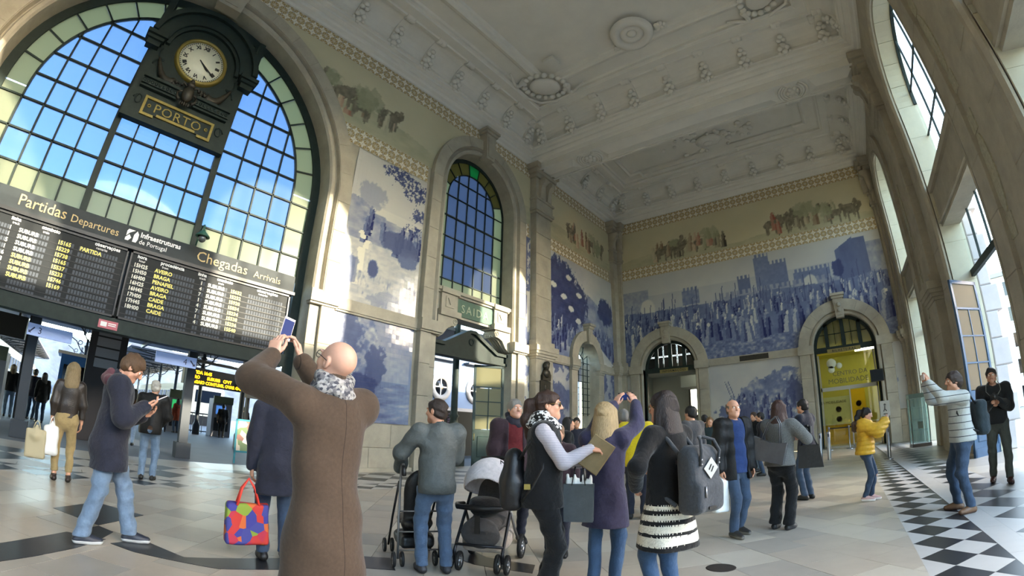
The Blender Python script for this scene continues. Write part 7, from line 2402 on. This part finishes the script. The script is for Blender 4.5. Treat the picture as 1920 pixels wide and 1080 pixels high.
# travellers beyond the great arch
visitor('t1', 'fair-haired traveller in a black jacket and light jeans on the platform', (-19.6, -2.0), 95, 1.78, 'f', ('bob', (.42, .36, .28), .014), BLACKC, JEANS_L, .85)
visitor('t2', 'traveller in a dark jacket standing in the platform group', (-20.3, -1.25), 70, 1.8, 'm', DKH, NAVY, JEANS_D)
visitor('t3', 'traveller in a black coat with a shoulder bag in the platform group', (-19.4, -.85), 100, 1.72, 'f', ('long', (.07, .06, .06), .014, .36), BLACKC, JEANS_D, .7)
visitor('t5', 'woman in a brown jacket and pale trousers walking away', (-15.6, 1.95), 75, 1.66, 'f', ('long', (.10, .07, .06), .014, .3), BROWNC, cloth('pale_jeans', (0.62, 0.68, 0.76)), .84)
visitor('t6', 'woman in a rust orange coat at the ticket machine', (-25.5, 5.45), 100, 1.72, 'f', ('long', (.12, .08, .07), .014, .3), ORNG, JEANS_D, .62)
visitor('t7', 'traveller in black at the ticket machine with blue screen', (-25.4, 7.85), 80, 1.76, 'm', DKH, BLACKC, BLACKC)
visitor('t8', 'traveller in black beside the display post', (-24.6, 8.75), 80, 1.74, 'm', DKH, BLACKC, NAVY)
visitor('t9', 'grey-haired traveller beside the orange coat', (-25.2, 4.75), 85, 1.72, 'm', GRH, GREYC, NAVY)
# ------------------------------------------------------------------ things people carry
M_PHONEW = mat('phone_white', (0.86, 0.80, 0.78), 0.3)
M_SCREEN = mat('phone_screen', (0.10, 0.15, 0.34), 0.5, spec=0.15, emit=(0.30, 0.42, 0.75), estr=0.05)
M_CHROME = mat('steel', (0.62, 0.62, 0.63), 0.3, 0.9)
def place(o, p, at_, rot=(0, 0, 0)):
    """put a thing at a point given in a person's own frame"""
    M = Matrix.Translation(Vector(p['loc'])) @ Matrix.Rotation(p['rz'], 4, 'Z') @ Matrix.Translation(Vector(at_)) @ Matrix.Rotation(rot[2], 4, 'Z') @ Matrix.Rotation(rot[0], 4, 'X') @ Matrix.Rotation(rot[1], 4, 'Y')
    o.matrix_world = M
    return o
def phone(p, at_, rot, label, case=M_PHONEW, w=.07, h=.142):
    """screen faces local -y"""
    t = tag(empty('smartphone'), label, 'phone')
    b = MB(); b.bbox(-w / 2, w / 2, -h / 2, h / 2, -.004, .004, .0025); b.v = [(x, -z, y) for (x, y, z) in b.v]; b.build('case', case, t)
    b = MB(); b.box(-w / 2 + .004, w / 2 - .004, -.0052, -.004, -h / 2 + .016, h / 2 - .016); b.build('screen', M_SCREEN, t)
    b = MB(); b.lathe([(0, -.0048), (.005, -.0048), (.005, -.004)], (0, 0, -h / 2 + .008), 12, axis='v'); b.build('button', case, t)
    return place(t, p, at_, rot)
phone(PPL['bald'], (-.065, .43, 1.845), (R(-8), R(12), R(-8)), 'white smartphone held up by the bald man')
ph = phone(PPL['blonde'], (.117, .395, 1.66), (0, R(90), 0), 'black smartphone held sideways above the fair-haired woman', M_BLACK)
phone(PPL['left'], (.06, .41, 1.375), (R(-60), 0, 0), 'smartphone in the hands of the man in the padded coat', M_PHONEW)
phone(PPL['girl'], (-.005, .40, 1.30), (R(-20), 0, 0), 'white smartphone in the hands of the girl in yellow')
phone(PPL['stripe'], (-.015, .45, 1.73), (0, R(90), 0), 'smartphone held up by the man in the striped jumper', M_PHONEW)
def camera_body(p, at_, rot, label, strap=True):
    t = tag(empty('photo_camera'), label, 'camera')
    b = MB(); b.bbox(-.065, .065, -.045, .045, -.025, .025, .006); b.box(-.02, .02, .045, .065, -.02, .02); b.v = [(x, z, y) for (x, y, z) in b.v]; b.build('body', M_BLACK, t)
    b = MB(); b.lathe([(.0, .075), (.026, .075), (.03, .07), (.034, .03), (.034, .02)], (0, 0, 0), 16, axis='v'); b.build('lens', M_BLACK, t)
    if strap:
        b = MB(); b.tube([(-.065, 0, .03), (-.12, -.10, .10), (-.11, -.20, .20), (-.08, -.31, .245)], .006, 5); b.tube([(.065, 0, .03), (.12, -.10, .10), (.11, -.20, .20), (.08, -.31, .245)], .006, 5); b.build('strap', cloth('camera_strap', (0.4, 0.4, 0.38)), t)
    return place(t, p, at_, rot)
camera_body(PPL['photo'], (0, .34, 1.36), (0, 0, 0), 'black camera held by the bearded man')
camera_body(PPL['bw'], (.245, .33, 1.235), (0, 0, R(180)), 'small camera held by the auburn-haired woman', False)

def soft(name, fn, lo, hi, vox, mats, parent=None):
    f = Fld(np.array(lo, float), np.array(hi, float), vox)
    fn(f)
    return link(name, fld_mesh(name, [f.mesh()], mats if isinstance(mats, list) else [mats]), parent)
# grey backpack of the long-haired woman
M_PACK = cloth('charcoal_canvas', (0.235, 0.245, 0.26), vscale=60, var=0.15)
bp = tag(empty('backpack'), 'charcoal canvas backpack with a pale diamond patch', 'backpack')
def pk(f):
    f.rbox((0, 0, 0), (.155, .075, .205), .05, .01); f.rbox((0, -.065, -.085), (.135, .05, .10), .04, .03); f.rbox((0, .0, .19), (.12, .06, .05), .04, .04)
    f.folds(.004, 4, 30)
soft('bag_body', pk, (-.25, -.2, -.3), (.25, .2, .32), .0085, M_PACK, bp)
b = MB(); b.box(-.05, .05, -.003, 0, -.05, .05); q = b.build('diamond_patch', mat('pale_patch', (0.66, 0.66, 0.64), 0.7), bp); q.location = (.02, -.084, .09); q.rotation_euler = (R(4), R(45), 0)
b = MB(); b.box(-.018, -.012, -.006, 0, -.02, .02); b.box(.008, .014, -.006, 0, -.02, .02); q = b.build('patch_slot', M_BLACK, bp); q.location = (.02, -.086, .09); q.rotation_euler = (R(4), R(30), 0)
for s in (-1, 1):
    b = MB(); b.tube([(s * .09, -.085, .11), (s * .095, -.10, .2), (s * .07, -.075, .27), (s * .03, -.03, .29), (0, -.02, .295)], .011, 7); b.build('carry_handle', M_PACK, bp)
    for k in (0, 1):
        b = MB(); b.ball((s * .092, -.098, .12 + k * .03), .007, 8, 5); b.build('rivet', M_CHROME, bp)
    b = MB(); b.tube([(s * .09, .08, .17), (s * .10, .2, .30), (s * .10, .30, .27), (s * .11, .33, .1), (s * .13, .2, -.1), (s * .13, .09, -.15)], .016, 7); b.build('shoulder_strap', M_PACK, bp)
b = MB(); b.tube([(-.08, -.118, -.02), (-.08, -.122, -.09)], .007, 6); b.build('zip_pull', M_CHROME, bp)
b = MB(); b.box(-.045, .03, -.119, -.114, -.17, -.15); b.build('maker_label', M_BLACK, bp)
place(bp, PPL['long'], (.0, -.27, .99), (0, 0, 0))
# black backpack of the ponytailed woman
bp = tag(empty('backpack'), 'slim black backpack with a brass buckle on the ponytailed woman', 'backpack')
M_BLKN = mat('black_nylon', (0.06, 0.062, 0.07), 0.45, var=0.2, vscale=20, bump=0.2)
def pk2(f):
    f.ell((0, 0, -.03), (.15, .10, .20), .0); f.rbox((0, .0, -.1), (.14, .085, .13), .06, .05); f.ell((0, .01, .14), (.10, .07, .1), .04)
    f.folds(.005, 14, 26)
soft('bag_body', pk2, (-.25, -.2, -.32), (.25, .2, .32), .0095, M_BLKN, bp)
b = MB(); b.tube([(-.06, -.06, .1), (-.02, -.1, .14), (.05, -.09, .12)], .004, 5); b.build('zip', M_CHROME, bp)
b = MB(); b.tube([(.1, .06, .16), (.16, .14, .30), (.165, .24, .24), (.185, .235, .1), (.185, .16, -.04), (.14, .08, -.15)], .013, 7); b.build('shoulder_strap', M_BLKN, bp)
b = MB(); b.box(.19, .2, .10, .145, -.055, -.015); b.build('buckle', M_BRASS, bp)
place(bp, PPL['pony'], (-.01, -.235, .97))
# kraft package and gift bag
kp = tag(MB().bbox(-.095, .095, -.13, .13, -.014, .014, .006).build('paper_package', mat('kraft_paper', (0.50, 0.43, 0.30), 0.8, var=0.12, vscale=12, bump=0.2)), 'brown paper package held by the ponytailed woman', 'package')
place(kp, PPL['pony'], (.03, .39, 1.165), (R(55), R(76), 0))
gb = tag(empty('gift_bag'), 'slate grey gift bag with white tissue hanging below the package', 'bag')
b = MB(); b.prism([(-.11, -.15), (.11, -.15), (.115, .14), (-.115, .14)], -.045, .045); b.v = [(x, z, y) for (x, y, z) in b.v]; b.build('bag_body', mat('slate_paper', (0.24, 0.27, 0.29), 0.45, var=0.15, vscale=9, bump=0.3, bscale=14), gb)
def tis(f):
    for k in range(7): f.cone((-.08 + k * .027, 0, .12), (-.09 + k * .03, .015 * math.sin(k * 2), .19 + .015 * math.cos(k * 3)), .02, .012, .012)
    f.folds(.006, 2, 90)
soft('tissue', tis, (-.16, -.1, .05), (.16, .1, .28), .008, M_WHITE, gb)
b = MB(); b.lathe([(.02, 0), (.02, .003), (.034, .003), (.034, 0)], (0.03, -.046, .0), 18, axis='v'); b.build('emblem', M_MACH, gb)
for s in (-1, 1):
    b = MB(); b.tube([(-.05, s * .045, .13), (-.03, s * .02, .27), (.03, s * .02, .27), (.05, s * .045, .13)], .004, 5); b.build('cord_handle', M_BLACK, gb)
gb.location = (-1.86, 3.16, .80); gb.rotation_euler = (0, 0, R(25))
# colourful shopping bag
tb = tag(empty('shopping_bag'), 'bright red, blue and green patterned shopping bag', 'bag')
def tote(f):
    f.rbox((0, 0, 0), (.20, .075, .19), .03, .0); f.folds(.007, 12, 18)
soft('bag_body', tote, (-.27, -.15, -.25), (.27, .15, .25), .011, BAGPAT, tb)
M_REDH = mat('red_handle', (0.80, 0.22, 0.16), 0.6)
for s in (-1, 1):
    b = MB(); b.tube([(-.10, s * .06, .17), (-.06, s * .03, .32), (0, 0, .41), (.06, s * .03, .32), (.10, s * .06, .17)], .013, 6); b.build('handle', M_REDH, tb)
tb.location = (-4.31, 1.63, .345); tb.rotation_euler = (0, 0, R(75))
# bags of the woman in khaki
def hang_bag(loc, rz, w, h, d, m, label, name='shopping_bag', handles=None, seed=3, fold=.006):
    t = tag(empty(name), label, 'bag')
    soft('bag_body', lambda f: (f.rbox((0, 0, 0), (w / 2, d / 2, h / 2), min(d, w) * .3, 0), f.cone((0, 0, h * .3), (0, 0, h * .62), w * .3, .02, .04), f.folds(fold, seed, 30)), (-w, -d - .1, -h * .8), (w, d + .1, h * .95), .012, m, t)
    b = MB(); b.tube([(-w * .2, 0, h * .45), (-w * .1, 0, h * .72), (0, 0, h * .8), (w * .1, 0, h * .72), (w * .2, 0, h * .45)], .008, 6); b.build('handle', handles or m, t)
    t.location = loc; t.rotation_euler = (0, 0, rz)
    return t
M_PLASTIC = mat('white_plastic_bag', (0.88, 0.88, 0.87), 0.35, var=0.05, vscale=10, bump=0.4, bscale=18)
hang_bag((-8.06, -.15, .56), R(92), .22, .42, .16, M_PLASTIC, 'white plastic bag carried by the woman in khaki')
hang_bag((-8.02, -.36, .49), R(80), .30, .40, .10, mat('cream_paper', (0.68, 0.64, 0.52), 0.7), 'cream paper bag carried beside the white plastic one', fold=.002)
g = hang_bag((-1.43, 5.80, .52), R(-125), .22, .40, .12, M_PLASTIC, 'white plastic bag with green lettering by the leather jacket')
text_obj('lettering', 'ESSA', .075, lambda u, v, w: (u, -.062 - w, v), g, mat('green_print', (0.25, 0.5, 0.38), 0.6), -.08, -.05, .0, .004)
# tote and handbag of the auburn-haired woman
tt = tag(empty('tote_bag'), 'shiny grey leather tote on the auburn-haired woman', 'bag')
M_PEWTER = mat('pewter_leather', (0.36, 0.36, 0.37), 0.22, 0.35, var=0.15, vscale=6, bump=0.2, bscale=14)
b = MB(); b.prism([(-.23, .14), (-.15, -.15), (.20, -.15), (.21, .12), (0, .085)], -.05, .05); b.v = [(x, z, y) for (x, y, z) in b.v]; b.build('bag_body', M_PEWTER, tt)
for s in (-1, 1):
    b = MB(); b.tube([(-.12, s * .045, .1), (-.06, s * .04, .34), (.02, s * .04, .42), (.08, s * .04, .34), (.12, s * .045, .1)], .008, 6); b.build('handle', M_PEWTER, tt)
place(tt, PPL['bw'], (-.03, -.24, 1.03), (0, R(12), R(10)))
hb_ = tag(empty('handbag'), 'black handbag hanging from the fuzzy grey sleeve', 'bag')
b = MB(); b.prism([(-.13, .13), (-.15, -.15), (.17, -.15), (.12, .13)], -.05, .05); b.v = [(x, z, y) for (x, y, z) in b.v]; b.build('bag_body', M_BLKN, hb_)
b = MB(); b.tube([(-.1, 0, .12), (-.06, 0, .24), (.05, 0, .24), (.1, 0, .12)], .01, 6); b.build('handle', M_BLKN, hb_)
place(hb_, PPL['bw'], (.36, .10, .92), (0, 0, R(20)))
# backpack of the man in stripes
bp = tag(empty('backpack'), 'dark teal backpack worn by the man in the striped jumper', 'backpack')
M_TEALB = cloth('dark_teal_pack', (0.15, 0.19, 0.21))
soft('bag_body', lambda f: (f.rbox((0, 0, 0), (.15, .08, .22), .06, 0), f.rbox((0, -.07, -.06), (.12, .04, .12), .04, .02), f.folds(.005, 5, 26)), (-.25, -.2, -.32), (.25, .2, .32), .011, M_TEALB, bp)
for s in (-1, 1):
    b = MB(); b.tube([(s * .09, .08, .18), (s * .115, .18, .34), (s * .12, .33, .29), (s * .13, .36, .1), (s * .15, .25, -.1), (s * .13, .09, -.16)], .015, 7); b.build('shoulder_strap', M_BLKN, bp)
place(bp, PPL['stripe'], (0, -.28, 1.13))

# ------------------------------------------------------------------ push-chairs
M_TUBE = mat('stroller_tube', (0.20, 0.20, 0.215), 0.35, 0.6)
M_TUBEL = mat('stroller_alloy', (0.55, 0.55, 0.55), 0.3, 0.8)
M_RUBBER = mat('rubber', (0.06, 0.06, 0.06), 0.7)
def wheel(parent, c, r, wd=.035, hub=M_TUBEL):
    b = MB(); b.lathe([(r * .7, -wd / 2), (r * .95, -wd / 2), (r, -wd * .3), (r, wd * .3), (r * .95, wd / 2), (r * .7, wd / 2), (r * .7, -wd / 2)], (0, 0, 0), 22, axis='u'); w = b.build('wheel', M_RUBBER, parent); w.location = c
    h = MB()
    h.lathe([(0, -wd * .5), (r * .22, -wd * .5), (r * .22, wd * .5), (0, wd * .5)], (0, 0, 0), 12, axis='u'); h.lathe([(r * .62, -wd * .35), (r * .74, -wd * .35), (r * .74, wd * .35), (r * .62, wd * .35), (r * .62, -wd * .35)], (0, 0, 0), 20, axis='u')
    for k in range(5):
        t = k * 2 * PI / 5; h.tube([(0, .2 * r * math.cos(t), .2 * r * math.sin(t)), (0, .68 * r * math.cos(t), .68 * r * math.sin(t))], r * .09, 5)
    h.build('wheel_hub', hub, w)
    return w
st = tag(empty('stroller', (-3.12, 3.56, 0), R(205)), 'pram with a white hood and grey seat facing us', 'stroller')
M_HOODW = cloth('white_hood', (0.84, 0.81, 0.81)); M_SEATG = cloth('grey_seat', (0.30, 0.29, 0.29)); M_BASKET = cloth('beige_basket', (0.66, 0.62, 0.58))
for x in (-.23, .23):
    for dx in (-.045, .045): wheel(st, (x + dx, .30, .095), .095, .03)
    wheel(st, (x * 1.15, -.34, .13), .13, .04)
    b = MB(); b.tube([(x, .30, .1), (x, .30, .2), (x, .24, .28), (x * .98, -.02, .58), (x * .96, -.38, 1.0), (x * .9, -.45, 1.04)], .016, 8); b.build('side_tube', M_TUBE, st)
    b = MB(); b.tube([(x * 1.1, -.34, .13), (x * 1.02, -.12, .38), (x, .06, .60)], .015, 8); b.build('rear_leg', M_TUBEL, st)
b = MB(); b.tube([(-.22, -.45, 1.04), (0, -.48, 1.05), (.22, -.45, 1.04)], .02, 8); b.build('push_bar', M_BLACK, st)
b = MB(); b.tube([(-.25, .02, .60), (-.25, .2, .62), (-.2, .33, .62), (0, .37, .62), (.2, .33, .62), (.25, .2, .62), (.25, .02, .60)], .026, 9); b.build('bumper_bar', M_BLACK, st)
b = MB(); b.tube([(-.23, .28, .25), (.23, .28, .25)], .014, 8); b.build('front_axle', M_TUBE, st)
soft('seat', lambda f: (f.cone((0, .16, .42), (0, -.10, .46), .17, .17, .05, flat=((0, 0, 1), .45)), f.cone((0, -.10, .46), (0, -.26, .82), .18, .16, .05, flat=((0, 1, .4), .4)), f.ell((0, .24, .36), (.19, .05, .15), .03), f.folds(.005, 6, 26)), (-.3, -.5, .1), (.3, .45, 1.1), .013, M_SEATG, st)
def hood_(f):
    f.ell((0, -.06, .80), (.26, .32, .27)); f.ell((0, .02, .72), (.225, .31, .23), .01, op='s'); f.cut_plane((0, .24, .80), (0, 1, -.35)); f.cut_plane((0, 0, .74), (0, .35, -1)); f.folds(.003, 9, 26)
soft('hood', hood_, (-.35, -.5, .5), (.35, .3, 1.15), .011, M_HOODW, st)
soft('blanket', lambda f: (f.ell((0, .10, .60), (.17, .16, .10)), f.folds(.012, 2, 34)), (-.25, -.15, .4), (.25, .35, .8), .012, BLACKC, st)
soft('basket', lambda f: (f.rbox((0, -.04, .25), (.21, .26, .085), .06, 0), f.folds(.008, 3, 20)), (-.3, -.4, .1), (.3, .35, .42), .013, M_BASKET, st)
b = MB(); b.box(-.025, .025, .345, .355, .38, .55); b.build('harness_strap', M_BLACK, st)
st = tag(empty('stroller', (-3.72, 3.12, 0), R(62)), 'light folding stroller pushed by the man in the bomber jacket', 'stroller')
for x in (-.20, .20):
    for dx in (-.04, .04): wheel(st, (x + dx, -.26, .075), .075, .026); wheel(st, (x + dx, .32, .075), .075, .026)
    b = MB(); b.tube([(x, -.26, .08), (x, -.25, .45), (x, -.28, .86), (x, -.32, .98), (x, -.40, 1.0), (x, -.45, .93)], .012, 8); b.build('rear_tube', M_TUBEL, st)
    b = MB(); b.tube([(x, .32, .08), (x, .1, .42), (x, -.22, .82)], .012, 8); b.build('side_tube', M_TUBE, st)
    b = MB(); b.tube([(x, -.36, .99), (x, -.43, .97), (x, -.46, .90)], .02, 8); b.build('handle_grip', M_BLACK, st)
for z in (.16, .34, .54): 
    b = MB(); b.tube([(-.2, -.255, z), (.2, -.255, z)], .009, 6); b.build('cross_bar', M_TUBEL, st)
soft('seat', lambda f: (f.cone((0, .16, .40), (0, -.12, .40), .15, .15, .04, flat=((0, 0, 1), .4)), f.cone((0, -.12, .40), (0, -.22, .80), .15, .14, .04, flat=((0, 1, .2), .35)), f.folds(.006, 4, 24)), (-.25, -.4, .2), (.25, .4, 1.0), .013, M_BLKN, st)
soft('basket', lambda f: (f.rbox((0, -.02, .22), (.17, .2, .07), .05, 0), f.folds(.008, 5, 24)), (-.25, -.3, .1), (.25, .25, .36), .013, M_BLKN, st)

# ------------------------------------------------------------------ fittings of the hall
for (x, y, lab) in ((-.70, 16.6, 'slim steel bollard left of the ticket office door'), (-.45, 17.6, 'steel bollard with a slot panel behind the first one'), (1.48, 16.7, 'steel bollard right of the girl in yellow')):
    t = tag(empty('bollard', (x, y, 0)), lab, 'bollard')
    b = MB(); b.lathe([(.065, 0), (.065, .93), (.05, .95), (0, .95)], (0, 0, 0), 16); b.build('post', M_CHROME, t)
    b = MB(); b.box(-.02, .02, -.068, -.06, .78, .88); b.build('slot_panel', M_BLACK, t)
prev = None
for (x, y, lab) in ((-.55, 23.2, 'barrier post nearest the left jamb of the ticket office'), (.35, 23.35, 'middle barrier post before the ticket office'), (1.25, 23.2, 'barrier post by the right jamb of the ticket office')):
    t = tag(empty('barrier_post', (x, y, 0)), lab, 'barrier post')
    b = MB(); b.lathe([(.17, 0), (.17, .02), (.04, .04), (.03, .06), (.03, .95), (.04, .96), (.04, 1.02), (0, 1.03)], (0, 0, 0), 16); b.build('post', M_CHROME, t)
    b = MB(); b.box(0, .87 if x < 1 else .02, -.004, .004, .93, .98); b.build('belt', M_BLACK, t)
t = tag(empty('standing_sign', (1.40, 16.0, 0)), 'white notice on a thin post beside the right bollard', 'sign')
b = MB(); b.lathe([(.15, 0), (.15, .02), (.018, .03), (.018, 1.3)], (0, 0, 0), 12); b.build('post', M_CHROME, t)
b = MB(); b.box(-.15, .15, -.012, .012, 1.28, 1.74); b.build('panel', mat('notice_white', (0.70, 0.71, 0.70), 0.5), t)
b = MB(); b.ball((0, -.014, 1.62), (.035, .004, .035), 10, 5); b.tube([(0, -.014, 1.58), (-.01, -.014, 1.5), (-.05, -.014, 1.42)], .014, 5); b.tube([(-.01, -.014, 1.5), (.04, -.014, 1.43)], .014, 5); b.box(-.06, .06, -.016, -.012, 1.33, 1.36); b.build('pictogram', M_CIRC, t)
t = tag(empty('display_totem', (3.0, 20.1, 0), R(8)), 'pale teal glass display case standing by the street wall', 'display case')
M_TEALG = glass_mat('teal_case_glass', (0.94, 0.97, 0.97), 0.06, 0.05, 0.08, (0.7, 0.82, 0.81))
b = MB(); b.box(-.38, .38, -.2, .2, 0, .12); b.build('base', M_MACH, t)
b = MB(); b.box(-.36, .36, -.18, .18, 1.78, 1.95); b.build('cap', mat('case_cap', (0.60, 0.74, 0.76), 0.4), t)
for (a, c) in ((-.35, -.18), (.35, -.18), (-.35, .18), (.35, .18)):
    b = MB(); b.box(a - .015, a + .015, c - .015, c + .015, .12, 1.78); b.build('corner_post', M_CHROME, t)
for (x0, x1, y0, y1) in ((-.34, .34, -.184, -.178), (-.34, .34, .178, .184), (-.354, -.346, -.17, .17), (.346, .354, -.17, .17)):
    MB().box(x0, x1, y0, y1, .13, 1.77).build('pane', M_TEALG, t, recalc=False)
for z in (.6, 1.0, 1.4):
    MB().box(-.33, .33, -.16, .16, z, z + .012).build('shelf', M_TEALG, t, recalc=False)
b = MB(); b.box(-.1, .1, -.17, -.165, .66, .92); b.build('leaflet', M_WHITE, t)
t = tag(empty('poster_stand', (-12.9, 4.75, 0), R(80)), 'teal framed poster stand under the arrivals board', 'poster stand')
b = MB()
for s in (-1, 1): b.box(s * .33 - .025, s * .33 + .025, -.03, .03, 0, 1.2)
b.box(-.35, .35, -.03, .03, 1.15, 1.2); b.box(-.35, .35, -.03, .03, .3, .35); b.build('frame', mat('teal_frame', (0.10, 0.45, 0.50), 0.5), t, recalc=False)
b = MB(); b.box(-.31, .31, -.015, .015, .35, 1.15); b.build('poster', patch_mat('poster_print', [(.75, .72, .66), (.45, .52, .38), (.58, .42, .38), (.85, .84, .8)], 6), t)
